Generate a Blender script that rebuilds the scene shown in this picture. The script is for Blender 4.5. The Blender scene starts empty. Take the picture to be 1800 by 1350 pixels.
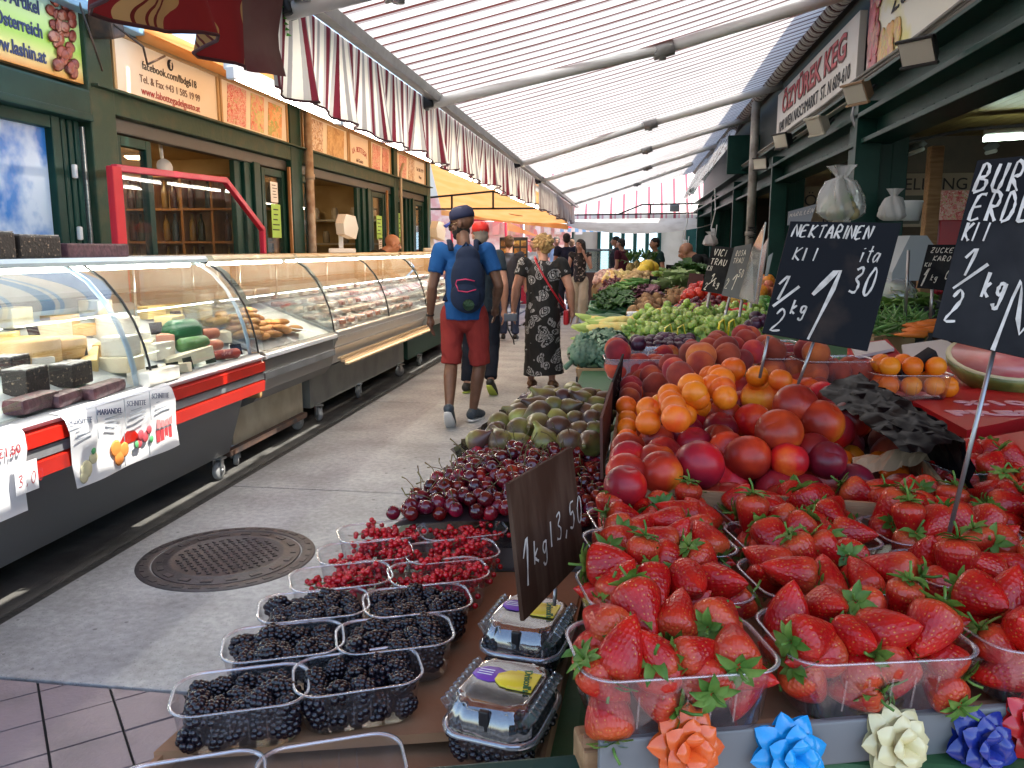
import bpy, bmesh, math, random
import numpy as np
from mathutils import Vector, Matrix, Euler
R = math.radians
rnd = random.Random(7)
sc = bpy.context.scene
C = sc.collection
# ---------------------------------------------------------------- camera
CAM = Vector((0, 0, 1.45)); PITCH, YAW, FPX = R(-9.449), R(8.165), 1430.0
cam_d = bpy.data.cameras.new("camera"); cam_d.lens = FPX / 1800 * 36; cam_d.sensor_width = 36
cam_d.clip_start = .02; cam_d.clip_end = 500
cam_o = bpy.data.objects.new("camera", cam_d); C.objects.link(cam_o)
cam_o.location = CAM; cam_o.rotation_euler = (math.pi/2 + PITCH, 0, YAW)
sc.camera = cam_o
# ---------------------------------------------------------------- sky, sun, exposure
SUN_EL, SUN_AZ = R(64), R(82)          # azimuth clockwise from +y (towards +x)
w = bpy.data.worlds.new("World"); sc.world = w; w.use_nodes = True
nt = w.node_tree; bg = nt.nodes["Background"]
sky = nt.nodes.new("ShaderNodeTexSky"); sky.sky_type = 'NISHITA'; sky.sun_disc = False
sky.sun_elevation = SUN_EL; sky.sun_rotation = SUN_AZ; sky.air_density = 1.0; sky.dust_density = 1.5
nt.links.new(sky.outputs[0], bg.inputs[0]); bg.inputs[1].default_value = .15
sun_d = bpy.data.lights.new("sun", 'SUN'); sun_d.energy = 3.0; sun_d.angle = R(.5); sun_d.color = (1, .95, .86)
sun_o = bpy.data.objects.new("sun", sun_d); C.objects.link(sun_o)
sv = Vector((math.sin(SUN_AZ)*math.cos(SUN_EL), math.cos(SUN_AZ)*math.cos(SUN_EL), math.sin(SUN_EL)))
sun_o.rotation_euler = sv.to_track_quat('Z', 'Y').to_euler(); sun_o.location = (8, 2, 12)
sc.view_settings.view_transform = 'Standard'; sc.view_settings.look = 'None'
sc.view_settings.gamma = 1; sc.view_settings.exposure = 1.97
sc.cycles.max_bounces = 9; sc.cycles.diffuse_bounces = 4; sc.cycles.glossy_bounces = 4
sc.cycles.transmission_bounces = 6; sc.cycles.transparent_max_bounces = 28
sc.cycles.use_denoising = True; sc.cycles.caustics_reflective = False; sc.cycles.caustics_refractive = False
sc.cycles.sample_clamp_indirect = 4
# ---------------------------------------------------------------- photo-ray helper (world points at real distances)
_F = Vector((-math.sin(YAW)*math.cos(PITCH), math.cos(YAW)*math.cos(PITCH), math.sin(PITCH)))
_R = Vector((math.cos(YAW), math.sin(YAW), 0)); _U = _R.cross(_F)
def px(u, v, z=None, x=None, y=None):
    r = _R*((u-900)/FPX) + _U*((675-v)/FPX) + _F
    if z is not None: t = (z-CAM.z)/r.z
    elif x is not None: t = (x-CAM.x)/r.x
    else: t = (y-CAM.y)/r.y
    return CAM + r*t
# ---------------------------------------------------------------- materials
MATS = {}
def _new(name):
    m = bpy.data.materials.new(name); m.use_nodes = True
    return m, m.node_tree.nodes, m.node_tree.links, m.node_tree.nodes["Principled BSDF"]
def mat(name, c, rough=.5, metal=0, c2=None, scale=6, lo=.4, hi=.65, detail=4, bump=0, bscale=60, rv=0, hv=0,
        coat=0, sss=0, spec=.5, emit=0, trl=0, sx=(1, 1, 1)):
    """base colour c blended to c2 by object-space noise; rv/hv value/hue variation per object; trl translucency"""
    if name in MATS: return MATS[name]
    m, N, L, b = _new(name)
    b.inputs['Base Color'].default_value = (*c, 1); b.inputs['Roughness'].default_value = rough
    b.inputs['Metallic'].default_value = metal; b.inputs['Specular IOR Level'].default_value = spec
    b.inputs['Coat Weight'].default_value = coat; b.inputs['Coat Roughness'].default_value = .08
    if sss:
        b.inputs['Subsurface Weight'].default_value = sss; b.inputs['Subsurface Scale'].default_value = .01
        b.inputs['Subsurface Radius'].default_value = (1, .3, .15)
    tc = N.new('ShaderNodeTexCoord'); mp = N.new('ShaderNodeMapping'); mp.inputs['Scale'].default_value = sx
    oi = N.new('ShaderNodeObjectInfo')
    L.new(tc.outputs['Object'], mp.inputs[0])
    ad = N.new('ShaderNodeVectorMath'); ad.operation = 'ADD'
    sc_ = N.new('ShaderNodeVectorMath'); sc_.operation = 'SCALE'; sc_.inputs['Scale'].default_value = 37.0
    cb = N.new('ShaderNodeCombineXYZ')
    for i in range(3): L.new(oi.outputs['Random'], cb.inputs[i])
    L.new(cb.outputs[0], sc_.inputs[0]); L.new(mp.outputs[0], ad.inputs[0]); L.new(sc_.outputs[0], ad.inputs[1])
    colr = None
    if c2 is not None:
        n = N.new('ShaderNodeTexNoise'); n.inputs['Scale'].default_value = scale; n.inputs['Detail'].default_value = detail
        L.new(ad.outputs[0], n.inputs['Vector'])
        cr = N.new('ShaderNodeValToRGB'); cr.color_ramp.elements[0].position = lo; cr.color_ramp.elements[1].position = hi
        cr.color_ramp.elements[0].color = (*c, 1); cr.color_ramp.elements[1].color = (*c2, 1)
        L.new(n.outputs['Fac'], cr.inputs[0]); colr = cr.outputs[0]
    if rv or hv:
        hs = N.new('ShaderNodeHueSaturation')
        if colr: L.new(colr, hs.inputs['Color'])
        else: hs.inputs['Color'].default_value = (*c, 1)
        def rng(amt, mid, src):
            mr = N.new('ShaderNodeMapRange'); mr.inputs[3].default_value = mid-amt; mr.inputs[4].default_value = mid+amt
            L.new(src, mr.inputs[0]); return mr.outputs[0]
        if rv: L.new(rng(rv, 1, oi.outputs['Random']), hs.inputs['Value'])
        if hv:
            wn = N.new('ShaderNodeTexWhiteNoise'); wn.noise_dimensions = '1D'
            L.new(oi.outputs['Random'], wn.inputs['W']); L.new(rng(hv, .5, wn.outputs['Value']), hs.inputs['Hue'])
        colr = hs.outputs[0]
    if colr: L.new(colr, b.inputs['Base Color'])
    if bump:
        n2 = N.new('ShaderNodeTexNoise'); n2.inputs['Scale'].default_value = bscale; n2.inputs['Detail'].default_value = 3
        L.new(ad.outputs[0], n2.inputs['Vector'])
        bp = N.new('ShaderNodeBump'); bp.inputs['Strength'].default_value = bump; bp.inputs['Distance'].default_value = .01
        L.new(n2.outputs['Fac'], bp.inputs['Height']); L.new(bp.outputs[0], b.inputs['Normal'])
    if emit:
        b.inputs['Emission Strength'].default_value = emit
        if colr: L.new(colr, b.inputs['Emission Color'])
        else: b.inputs['Emission Color'].default_value = (*c, 1)
    if trl:
        tr = N.new('ShaderNodeBsdfTranslucent'); mx = N.new('ShaderNodeMixShader'); mx.inputs[0].default_value = trl
        if colr: L.new(colr, tr.inputs[0])
        else: tr.inputs[0].default_value = (*c, 1)
        L.new(b.outputs[0], mx.inputs[1]); L.new(tr.outputs[0], mx.inputs[2])
        L.new(mx.outputs[0], N["Material Output"].inputs[0])
    MATS[name] = m; return m
def clear(name, tint=(.97, .98, .98), rough=.04, base=.05, milk=.02, grime=0, refl=1.0):
    """thin clear sheet: transparent mixed with fresnel gloss and a little milky diffuse"""
    m, N, L, b = _new(name)
    N.remove(b)
    t = N.new('ShaderNodeBsdfTransparent'); t.inputs[0].default_value = (*tint, 1)
    g = N.new('ShaderNodeBsdfGlossy'); g.inputs['Roughness'].default_value = rough
    d = N.new('ShaderNodeBsdfDiffuse'); d.inputs[0].default_value = (.85, .88, .9, 1)
    ge = N.new('ShaderNodeNewGeometry'); dt = N.new('ShaderNodeVectorMath'); dt.operation = 'DOT_PRODUCT'; L.new(ge.outputs['Incoming'], dt.inputs[0]); L.new(ge.outputs['Normal'], dt.inputs[1])
    ab = N.new('ShaderNodeMath'); ab.operation = 'ABSOLUTE'; L.new(dt.outputs['Value'], ab.inputs[0])
    om = N.new('ShaderNodeMath'); om.operation = 'SUBTRACT'; om.inputs[0].default_value = 1; L.new(ab.outputs[0], om.inputs[1])
    pw = N.new('ShaderNodeMath'); pw.operation = 'POWER'; pw.inputs[1].default_value = 4.2; L.new(om.outputs[0], pw.inputs[0])
    fr = N.new('ShaderNodeMath'); fr.operation = 'MULTIPLY_ADD'; fr.inputs[1].default_value = .9; fr.inputs[2].default_value = .07; L.new(pw.outputs[0], fr.inputs[0])
    ma = N.new('ShaderNodeMath'); ma.operation = 'MULTIPLY_ADD'; ma.inputs[1].default_value = refl; ma.inputs[2].default_value = base
    ma.use_clamp = True; L.new(fr.outputs[0], ma.inputs[0])
    m1 = N.new('ShaderNodeMixShader'); m1.inputs[0].default_value = milk
    if grime:
        n = N.new('ShaderNodeTexNoise'); n.inputs['Scale'].default_value = 9; n.inputs['Detail'].default_value = 8
        tc = N.new('ShaderNodeTexCoord'); L.new(tc.outputs['Object'], n.inputs['Vector'])
        mr = N.new('ShaderNodeMapRange'); mr.inputs[1].default_value = .45; mr.inputs[2].default_value = .8
        mr.inputs[3].default_value = milk; mr.inputs[4].default_value = milk+grime; L.new(n.outputs['Fac'], mr.inputs[0]); L.new(mr.outputs[0], m1.inputs[0])
    m2 = N.new('ShaderNodeMixShader')
    L.new(t.outputs[0], m1.inputs[1]); L.new(d.outputs[0], m1.inputs[2])
    L.new(ma.outputs[0], m2.inputs[0]); L.new(m1.outputs[0], m2.inputs[1]); L.new(g.outputs[0], m2.inputs[2])
    L.new(m2.outputs[0], N["Material Output"].inputs[0])
    MATS[name] = m; return m
def stripes(name, stops, period, axis=1, trl=.45, rough=.85, wobble=0, dirt=.15, uv=False):
    """cloth with stripes along an object axis; stops = [(pos, colour)...] constant ramp over one period"""
    m, N, L, b = _new(name)
    tc = N.new('ShaderNodeTexCoord'); sp = N.new('ShaderNodeSeparateXYZ'); L.new(tc.outputs['UV' if uv else 'Object'], sp.inputs[0])
    src = sp.outputs[axis]
    if wobble:
        wv = N.new('ShaderNodeMath'); wv.operation = 'SINE'; m0 = N.new('ShaderNodeMath'); m0.operation = 'MULTIPLY'; m0.inputs[1].default_value = 34
        L.new(sp.outputs[2], m0.inputs[0]); L.new(m0.outputs[0], wv.inputs[0])
        m1 = N.new('ShaderNodeMath'); m1.operation = 'MULTIPLY_ADD'; m1.inputs[1].default_value = wobble
        L.new(wv.outputs[0], m1.inputs[0]); L.new(src, m1.inputs[2]); src = m1.outputs[0]
    dv = N.new('ShaderNodeMath'); dv.operation = 'DIVIDE'; dv.inputs[1].default_value = period; L.new(src, dv.inputs[0])
    fr = N.new('ShaderNodeMath'); fr.operation = 'FRACT'; L.new(dv.outputs[0], fr.inputs[0])
    cr = N.new('ShaderNodeValToRGB'); cr.color_ramp.interpolation = 'CONSTANT'
    e = cr.color_ramp.elements
    while len(e) < len(stops): e.new(.5)
    for k, (p, c) in enumerate(stops): e[k].position = p; e[k].color = (*c, 1)
    L.new(fr.outputs[0], cr.inputs[0])
    n = N.new('ShaderNodeTexNoise'); n.inputs['Scale'].default_value = 2.2; n.inputs['Detail'].default_value = 5; L.new(tc.outputs['Object'], n.inputs['Vector'])
    mr = N.new('ShaderNodeMapRange'); mr.inputs[1].default_value = .3; mr.inputs[2].default_value = .75; mr.inputs[3].default_value = 1; mr.inputs[4].default_value = 1-dirt
    L.new(n.outputs['Fac'], mr.inputs[0])
    mx = N.new('ShaderNodeMix'); mx.data_type = 'RGBA'; mx.blend_type = 'MULTIPLY'; mx.inputs[0].default_value = 1
    L.new(cr.outputs[0], mx.inputs[6]); L.new(mr.outputs[0], mx.inputs[7])
    L.new(mx.outputs[2], b.inputs['Base Color']); b.inputs['Roughness'].default_value = rough; b.inputs['Specular IOR Level'].default_value = .2
    tr = N.new('ShaderNodeBsdfTranslucent'); ms = N.new('ShaderNodeMixShader'); ms.inputs[0].default_value = trl
    L.new(mx.outputs[2], tr.inputs[0]); L.new(b.outputs[0], ms.inputs[1]); L.new(tr.outputs[0], ms.inputs[2])
    L.new(ms.outputs[0], N["Material Output"].inputs[0]); MATS[name] = m; return m
def glow(name, c, s):
    m, N, L, b = _new(name); b.inputs['Base Color'].default_value = (*c, 1)
    b.inputs['Emission Color'].default_value = (*c, 1); b.inputs['Emission Strength'].default_value = s; MATS[name] = m; return m
# ---------------------------------------------------------------- mesh builder
def rot_m(rx=0, ry=0, rz=0): return Euler((rx, ry, rz)).to_matrix()
class MB:
    def __init__(s): s.v = []; s.f = []; s.mi = []; s.sm = []
    def add(s, vs, fs, mi=0, smooth=False):
        o = len(s.v); s.v += [tuple(p) for p in vs]
        for f in fs: s.f.append([i+o for i in f]); s.mi.append(mi); s.sm.append(smooth)
        return s
    def box(s, c, d, rot=None, mi=0, bev=0):
        hx, hy, hz = d[0]/2, d[1]/2, d[2]/2
        bm = bmesh.new(); bmesh.ops.create_cube(bm, size=1)
        for v in bm.verts: v.co = Vector((v.co.x*d[0], v.co.y*d[1], v.co.z*d[2]))
        if bev: bmesh.ops.bevel(bm, geom=bm.edges[:], offset=min(bev, min(d)*.4), segments=2, profile=.6, affect='EDGES')
        M = rot if rot is not None else Matrix.Identity(3); c = Vector(c)
        bm.verts.ensure_lookup_table()
        s.add([M @ v.co + c for v in bm.verts], [[v.index for v in f.verts] for f in bm.faces], mi, False)
        bm.free(); return s
    def ext(s, poly, h, mi=0, M=None, off=(0, 0, 0)):
        """polygon in local xy extruded along local z by h, then moved by matrix M (3x3) and off"""
        n = len(poly); M = M or Matrix.Identity(3); off = Vector(off)
        vs = [M @ Vector((p[0], p[1], 0)) + off for p in poly] + [M @ Vector((p[0], p[1], h)) + off for p in poly]
        fs = [list(range(n))[::-1], [n+i for i in range(n)]] + [[i, (i+1) % n, n+(i+1) % n, n+i] for i in range(n)]
        return s.add(vs, fs, mi, False)
    def prof(s, poly, y0, y1, mi=0):
        """polygon of (x, z) swept along y"""
        n = len(poly)
        vs = [(p[0], y0, p[1]) for p in poly] + [(p[0], y1, p[1]) for p in poly]
        fs = [list(range(n)), [n+i for i in range(n)][::-1]] + [[(i+1) % n, i, n+i, n+(i+1) % n] for i in range(n)]
        return s.add(vs, fs, mi, False)
    def strip(s, line, y0, y1, mi=0, ny=1, smooth=True, th=0):
        """open line of (x, z) swept along y, optionally thick"""
        n = len(line); vs = []; fs = []
        for j in range(ny+1):
            y = y0 + (y1-y0)*j/ny
            vs += [(p[0], y, p[1]) for p in line]
        for j in range(ny):
            for i in range(n-1): fs.append([j*n+i, j*n+i+1, (j+1)*n+i+1, (j+1)*n+i])
        return s.add(vs, fs, mi, smooth)
    def tube(s, pts, r, n=8, mi=0, cap=True, ell=None):
        pts = [Vector(p) for p in pts]; m = len(pts)
        rs = r if isinstance(r, (list, tuple)) else [r]*m
        T = [(pts[min(i+1, m-1)] - pts[max(i-1, 0)]).normalized() for i in range(m)]
        up = Vector((0, 0, 1)) if abs(T[0].z) < .9 else Vector((1, 0, 0))
        a = T[0].cross(up).normalized(); vs = []; fs = []
        for i in range(m):
            a = (a - T[i]*a.dot(T[i])).normalized(); b = T[i].cross(a)
            for k in range(n):
                t = 2*math.pi*k/n; vs.append(pts[i] + (a*math.cos(t) + b*math.sin(t)*(ell or 1))*rs[i])
        for i in range(m-1):
            for k in range(n): fs.append([i*n+k, i*n+(k+1) % n, (i+1)*n+(k+1) % n, (i+1)*n+k])
        if cap: fs += [list(range(n))[::-1], [(m-1)*n+k for k in range(n)]]
        return s.add(vs, fs, mi, True)
    def lathe(s, prof, n=16, c=(0, 0, 0), M=None, mi=0, smooth=True):
        M = M or Matrix.Identity(3); c = Vector(c); vs = []; fs = []; m = len(prof)
        for r, z in prof:
            for k in range(n):
                t = 2*math.pi*k/n; vs.append(M @ Vector((r*math.cos(t), r*math.sin(t), z)) + c)
        for i in range(m-1):
            for k in range(n): fs.append([i*n+k, i*n+(k+1) % n, (i+1)*n+(k+1) % n, (i+1)*n+k])
        if prof[0][0] > 1e-6: fs.append(list(range(n))[::-1])
        if prof[-1][0] > 1e-6: fs.append([(m-1)*n+k for k in range(n)])
        return s.add(vs, fs, mi, smooth)
    def ball(s, c, r, n=10, mi=0, M=None):
        r = (r, r, r) if not isinstance(r, (tuple, list)) else r
        pr = [(math.sin(math.pi*i/n), -math.cos(math.pi*i/n)) for i in range(n+1)]
        M = M or Matrix.Identity(3); S = Matrix.Diagonal(Vector(r))
        return s.lathe(pr, n+2, c, M @ S, mi)
    def cap(s, pts, rs, n=10, mi=0):
        """chain of balls and cones (for voxel-merged bodies)"""
        for p, r in zip(pts, rs): s.ball(p, r, 8, mi)
        for i in range(len(pts)-1): s.tube([pts[i], pts[i+1]], [rs[i], rs[i+1]], n, mi)
        return s
    def quad(s, a, b, c, d, mi=0): return s.add([a, b, c, d], [[0, 1, 2, 3]], mi)
    def grid(s, fn, nu, nv, mi=0, smooth=True, closed=False):
        vs = [fn(i/nu, j/nv) for j in range(nv+1) for i in range(nu+1)]; w_ = nu+1
        return s.add(vs, [[j*w_+i, j*w_+i+1, (j+1)*w_+i+1, (j+1)*w_+i] for j in range(nv) for i in range(nu)], mi, smooth)
    def mesh(s, name, mats):
        me = bpy.data.meshes.new(name); me.from_pydata([tuple(p) for p in s.v], [], s.f)
        for m in (mats if isinstance(mats, (list, tuple)) else [mats]): me.materials.append(m)
        me.polygons.foreach_set('material_index', s.mi); me.polygons.foreach_set('use_smooth', s.sm); me.update(); return me
    def build(s, name, mats, parent=None, loc=None, rot=None):
        return obj(name, s.mesh(name, mats), parent, loc, rot)
def obj(name, me, parent=None, loc=None, rot=None):
    o = bpy.data.objects.new(name, me); C.objects.link(o)
    if loc is not None: o.location = loc
    if rot is not None: o.rotation_euler = rot
    if parent is not None: o.parent = parent
    return o
def thing(name, label, cat, loc=(0, 0, 0), rz=0, group=None, rot=None):
    o = bpy.data.objects.new(name, None); C.objects.link(o); o.empty_display_size = .05
    o.location = loc; o.rotation_euler = rot if rot is not None else (0, 0, rz)
    return tag(o, label, cat, group)
def tag(o, label, cat, group=None):
    o['label'] = label; o['category'] = cat
    if group: o['group'] = group
    return o
def struct(o): o['kind'] = 'structure'; return o
def dup(root, loc, rot=None, scale=None, label=None, group=None):
    r = root.copy(); C.objects.link(r); r.location = loc
    if rot is not None: r.rotation_euler = rot
    if scale is not None: r.scale = (scale,)*3 if not isinstance(scale, tuple) else scale
    if label: r['label'] = label
    if group: r['group'] = group
    for ch in list(root.children):
        c = ch.copy(); C.objects.link(c); c.parent = r
        for g in ch.children:
            d = g.copy(); C.objects.link(d); d.parent = c
    return r
def item(name, me, label, cat, loc, rot=(0, 0, 0), group=None, kids=(), scale=None):
    """a one-mesh thing, with optional child meshes [(name, mesh)]"""
    o = obj(name, me, None, loc, rot); tag(o, label, cat, group)
    if scale is not None: o.scale = (scale,)*3 if not isinstance(scale, tuple) else scale
    for n_, m_ in kids: obj(n_, m_, o)
    return o
def fused(mb, name, mats, voxel, smooth=4, parent=None, loc=None, crease=0):
    """merge overlapping closed shells into one continuous skin"""
    t = mb.build('tmp', mats); md = t.modifiers.new('r', 'REMESH'); md.mode = 'VOXEL'; md.voxel_size = voxel; md.use_smooth_shade = True
    s2 = t.modifiers.new('s', 'SMOOTH'); s2.iterations = smooth; s2.factor = .5
    dg = bpy.context.evaluated_depsgraph_get(); dg.update()
    me = bpy.data.meshes.new_from_object(t.evaluated_get(dg)); me.name = name
    bpy.data.objects.remove(t)
    if crease:
        from mathutils import noise
        off = Vector((rnd.random()*9, rnd.random()*9, 0)); nr = [v.normal.copy() for v in me.vertices]
        for v, n in zip(me.vertices, nr):
            c = v.co; a = noise.noise(Vector((c.x*9+c.z*4, c.y*9-c.z*3, c.z*7))+off); b = noise.noise(Vector((c.x*22+c.z*9, c.y*22, c.z*11))+off)
            v.co = c + n*crease*((1-abs(a)*2.4)*.7+b*.6)
    if not me.materials:
        for m in (mats if isinstance(mats, (list, tuple)) else [mats]): me.materials.append(m)
    return obj(name, me, parent, loc)
def text_mesh(txt, size, m, th=.002, align='CENTER', bold=0, sx=1.0, shear=0):
    cu = bpy.data.curves.new('t', 'FONT'); cu.body = txt; cu.size = size; cu.extrude = th/2; cu.align_x = align; cu.align_y = 'CENTER'
    cu.offset = bold; cu.shear = shear; cu.resolution_u = 3
    o = bpy.data.objects.new('t', cu); C.objects.link(o)
    dg = bpy.context.evaluated_depsgraph_get(); dg.update()
    me = bpy.data.meshes.new_from_object(o.evaluated_get(dg)); bpy.data.objects.remove(o); bpy.data.curves.remove(cu)
    for v in me.vertices: v.co.x *= sx
    me.materials.clear(); me.materials.append(m); me.name = 'lettering'; return me
# hand-chalked strokes: letters on a unit box (0..1 wide, 0..1 high)
GL = {
 'N': [[(0, 0), (.08, 1), (.8, .05), (.85, 1)]], 'E': [[(.75, .98), (.08, .9), (.02, .05), (.75, .08)], [(.05, .5), (.6, .55)]],
 'K': [[(.05, 0), (.1, 1)], [(.8, 1), (.1, .45), (.85, 0)]], 'T': [[(0, .95), (.9, 1)], [(.45, .95), (.42, 0)]],
 'A': [[(0, 0), (.42, 1), (.85, 0)], [(.18, .38), (.68, .4)]], 'R': [[(.05, 0), (.1, 1), (.65, .9), (.6, .55), (.1, .48), (.8, 0)]],
 'I': [[(.12, 0), (.14, 1)]], 'L': [[(.1, 1), (.08, .04), (.75, .06)]], 'l': [[(.14, 1), (.12, 0)]], 'i': [[(.3, .6), (.3, 0)], [(.3, .82), (.31, .86)]],
 't': [[(.35, 1), (.32, .1), (.55, .02)], [(.08, .66), (.62, .68)]], 'a': [[(.7, .55), (.35, .6), (.1, .3), (.3, .02), (.65, .25), (.7, .6), (.75, .02)]],
 'B': [[(.08, 0), (.1, 1), (.65, .9), (.6, .6), (.12, .52), (.75, .4), (.7, .08), (.08, 0)]], 'U': [[(.08, 1), (.1, .2), (.4, 0), (.7, .2), (.75, 1)]],
 'Ü': [[(.08, .8), (.1, .2), (.4, 0), (.7, .2), (.75, .8)], [(.22, .98), (.24, 1.03)], [(.58, .98), (.6, 1.03)]],
 'D': [[(.08, 0), (.1, 1), (.6, .8), (.72, .45), (.55, .1), (.08, 0)]], 'C': [[(.75, .85), (.4, 1), (.08, .6), (.15, .15), (.5, 0), (.78, .15)]],
 'G': [[(.75, .85), (.4, 1), (.08, .6), (.15, .15), (.5, 0), (.78, .15), (.78, .45), (.5, .45)]], 'O': [[(.4, 1), (.08, .6), (.15, .12), (.45, 0), (.76, .35), (.7, .85), (.4, 1)]],
 'V': [[(0, 1), (.4, 0), (.8, 1)]], 'Z': [[(.05, .95), (.8, 1), (.1, .05), (.85, .05)]], 'k': [[(.1, 0), (.12, 1)], [(.6, .6), (.14, .3), (.65, 0)]],
 'g': [[(.65, .6), (.25, .62), (.1, .35), (.35, .15), (.64, .4), (.66, .62), (.62, -.25), (.3, -.38), (.1, -.22)]],
 '1': [[(0, .62), (.5, 1), (.3, 0)]], '2': [[(.08, .75), (.35, 1), (.65, .8), (.5, .45), (.05, .02), (.75, .06)]],
 '3': [[(.08, .9), (.5, 1), (.62, .78), (.3, .55), (.68, .38), (.55, .05), (.05, .1)]], '0': [[(.4, 1), (.08, .6), (.15, .12), (.45, 0), (.72, .35), (.68, .85), (.4, 1)]],
 '5': [[(.7, 1), (.2, .98), (.15, .58), (.55, .6), (.68, .3), (.45, 0), (.05, .1)]], ',': [[(.3, .12), (.15, -.15)]], '/': [[(0, 0), (.8, 1)]],
 'e': [[(.12, .32), (.62, .38), (.4, .62), (.12, .4), (.2, .05), (.65, .08)]], 'H': [[(.08, 0), (.1, 1)], [(.75, 0), (.78, 1)], [(.08, .5), (.76, .52)]],
 '7': [[(.05, .95), (.75, 1), (.3, 0)]], '9': [[(.65, .7), (.35, 1), (.1, .7), (.35, .5), (.65, .7), (.5, 0)]], '8': [[(.4, .52), (.1, .78), (.4, 1), (.68, .78), (.4, .52), (.08, .25), (.4, 0), (.72, .25), (.4, .52)]], '4': [[(.5, 1), (.05, .35), (.8, .38)], [(.55, .7), (.5, 0)]], 'P': [[(.05, 0), (.1, 1), (.7, .88), (.65, .5), (.1, .45)]],
 'F': [[(.75, .98), (.1, .95), (.05, 0)], [(.08, .52), (.6, .55)]], 'S': [[(.7, .9), (.3, 1), (.12, .75), (.6, .4), (.6, .1), (.1, .05)]],
 '-': [[(.1, .45), (.6, .48)]], 'M': [[(0, 0), (.1, 1), (.42, .3), (.75, 1), (.85, 0)]],
}
def chalk(mb, txt, x, y, h, wd=None, th=.004, slant=.12, rn=None, gap=.25):
    """ribbons for hand lettering in the local xz plane of a board, at y=-depth; x,y = lower left"""
    rn = rn or rnd; wd = wd or h*.72
    for ch in txt:
        if ch != ' ':
            for st in GL[ch]:
                pts = [Vector((x + (p[0]*wd) + p[1]*h*slant + rn.uniform(-.02, .02)*h, 0, y + p[1]*h + rn.uniform(-.02, .02)*h)) for p in st]
                if len(pts) > 2:      # Catmull smoothing for the curved ones
                    q = []
                    for i in range(len(pts)-1):
                        p0, p1, p2, p3 = pts[max(i-1, 0)], pts[i], pts[i+1], pts[min(i+2, len(pts)-1)]
                        for k in range(3):
                            t = k/3; q.append(.5*((2*p1)+(p2-p0)*t+(2*p0-5*p1+4*p2-p3)*t*t+(3*p1-p0-3*p2+p3)*t**3))
                    pts = q + [pts[-1]]
                n = len(pts); vs = []
                for i in range(n):
                    d = (pts[min(i+1, n-1)] - pts[max(i-1, 0)]); d = d.normalized() if d.length > 1e-9 else Vector((0, 0, 1))
                    nn = Vector((-d.z, 0, d.x)); wv = th*rn.uniform(.2, .5)
                    vs += [pts[i]+nn*wv, pts[i]-nn*wv]
                mb.add(vs, [[2*i, 2*i+1, 2*i+3, 2*i+2] for i in range(n-1)], 0)
        x += wd*(1+gap) if ch not in 'Iil1,t ' else wd*(.42+gap*.5) if ch in 'Il' else wd*(.7+gap*.6)
    return x
# ================================================================ shared materials
def concrete(name, c, c2):
    m = mat(name, c, .78, c2=c2, scale=2.4, lo=.38, hi=.72, detail=12, bump=.35, bscale=140); N, L = m.node_tree.nodes, m.node_tree.links; b = N['Principled BSDF']; src = b.inputs['Base Color'].links[0].from_socket
    tc = N.new('ShaderNodeTexCoord'); cur = src
    for sc_, thr, amt, col in ((11, .055, .55, (.05, .048, .045, 1)), (60, .1, .35, (.45, .45, .44, 1)), (120, .16, .5, (.09, .088, .085, 1))):
        v = N.new('ShaderNodeTexVoronoi'); v.inputs['Scale'].default_value = sc_; v.inputs['Randomness'].default_value = 1; L.new(tc.outputs['Object'], v.inputs['Vector'])
        wn = N.new('ShaderNodeSeparateColor'); L.new(v.outputs['Color'], wn.inputs[0])
        mr = N.new('ShaderNodeMath'); mr.operation = 'MULTIPLY'; mr.inputs[1].default_value = thr*2; L.new(wn.outputs[0], mr.inputs[0])
        lt = N.new('ShaderNodeMath'); lt.operation = 'LESS_THAN'; L.new(v.outputs['Distance'], lt.inputs[0]); L.new(mr.outputs[0], lt.inputs[1])
        am = N.new('ShaderNodeMath'); am.operation = 'MULTIPLY'; am.inputs[1].default_value = amt; L.new(lt.outputs[0], am.inputs[0])
        mx = N.new('ShaderNodeMix'); mx.data_type = 'RGBA'; mx.inputs[7].default_value = col; L.new(am.outputs[0], mx.inputs[0]); L.new(cur, mx.inputs[6]); cur = mx.outputs[2]
    n = N.new('ShaderNodeTexNoise'); n.inputs['Scale'].default_value = 30; n.inputs['Detail'].default_value = 10; L.new(tc.outputs['Object'], n.inputs['Vector'])
    mr = N.new('ShaderNodeMapRange'); mr.inputs[1].default_value = .3; mr.inputs[2].default_value = .7; mr.inputs[3].default_value = .8; mr.inputs[4].default_value = 1.15; L.new(n.outputs['Fac'], mr.inputs[0])
    mx = N.new('ShaderNodeMix'); mx.data_type = 'RGBA'; mx.blend_type = 'MULTIPLY'; mx.inputs[0].default_value = 1; L.new(cur, mx.inputs[6]); L.new(mr.outputs[0], mx.inputs[7]); L.new(mx.outputs[2], b.inputs['Base Color']); return m
m_conc = concrete('concrete', (.36, .365, .37), (.235, .235, .235))
m_conc_d = mat('gutter_asphalt', (.1, .097, .09), .62, c2=(.045, .045, .043), scale=5, detail=8, bump=.3, bscale=120)
m_dark = mat('joint_dark', (.03, .03, .03), .9)
m_green = mat('green_paint', (.004, .034, .026), .42, c2=(.008, .046, .036), scale=4, bump=.12, bscale=18, detail=6, spec=.2)
m_green_o = mat('olive_green_paint', (.02, .05, .03), .5, spec=.25, c2=(.05, .062, .035), scale=7, lo=.5, hi=.7, bump=.2, bscale=30)
m_black = mat('black_plastic', (.012, .012, .013), .4)
m_steel = mat('brushed_steel', (.55, .56, .57), .32, metal=.9, c2=(.42, .43, .44), scale=12, sx=(.2, 6, 6))
m_grey = mat('grey_paint', (.2, .21, .22), .45, c2=(.15, .155, .16), scale=5)
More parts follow.
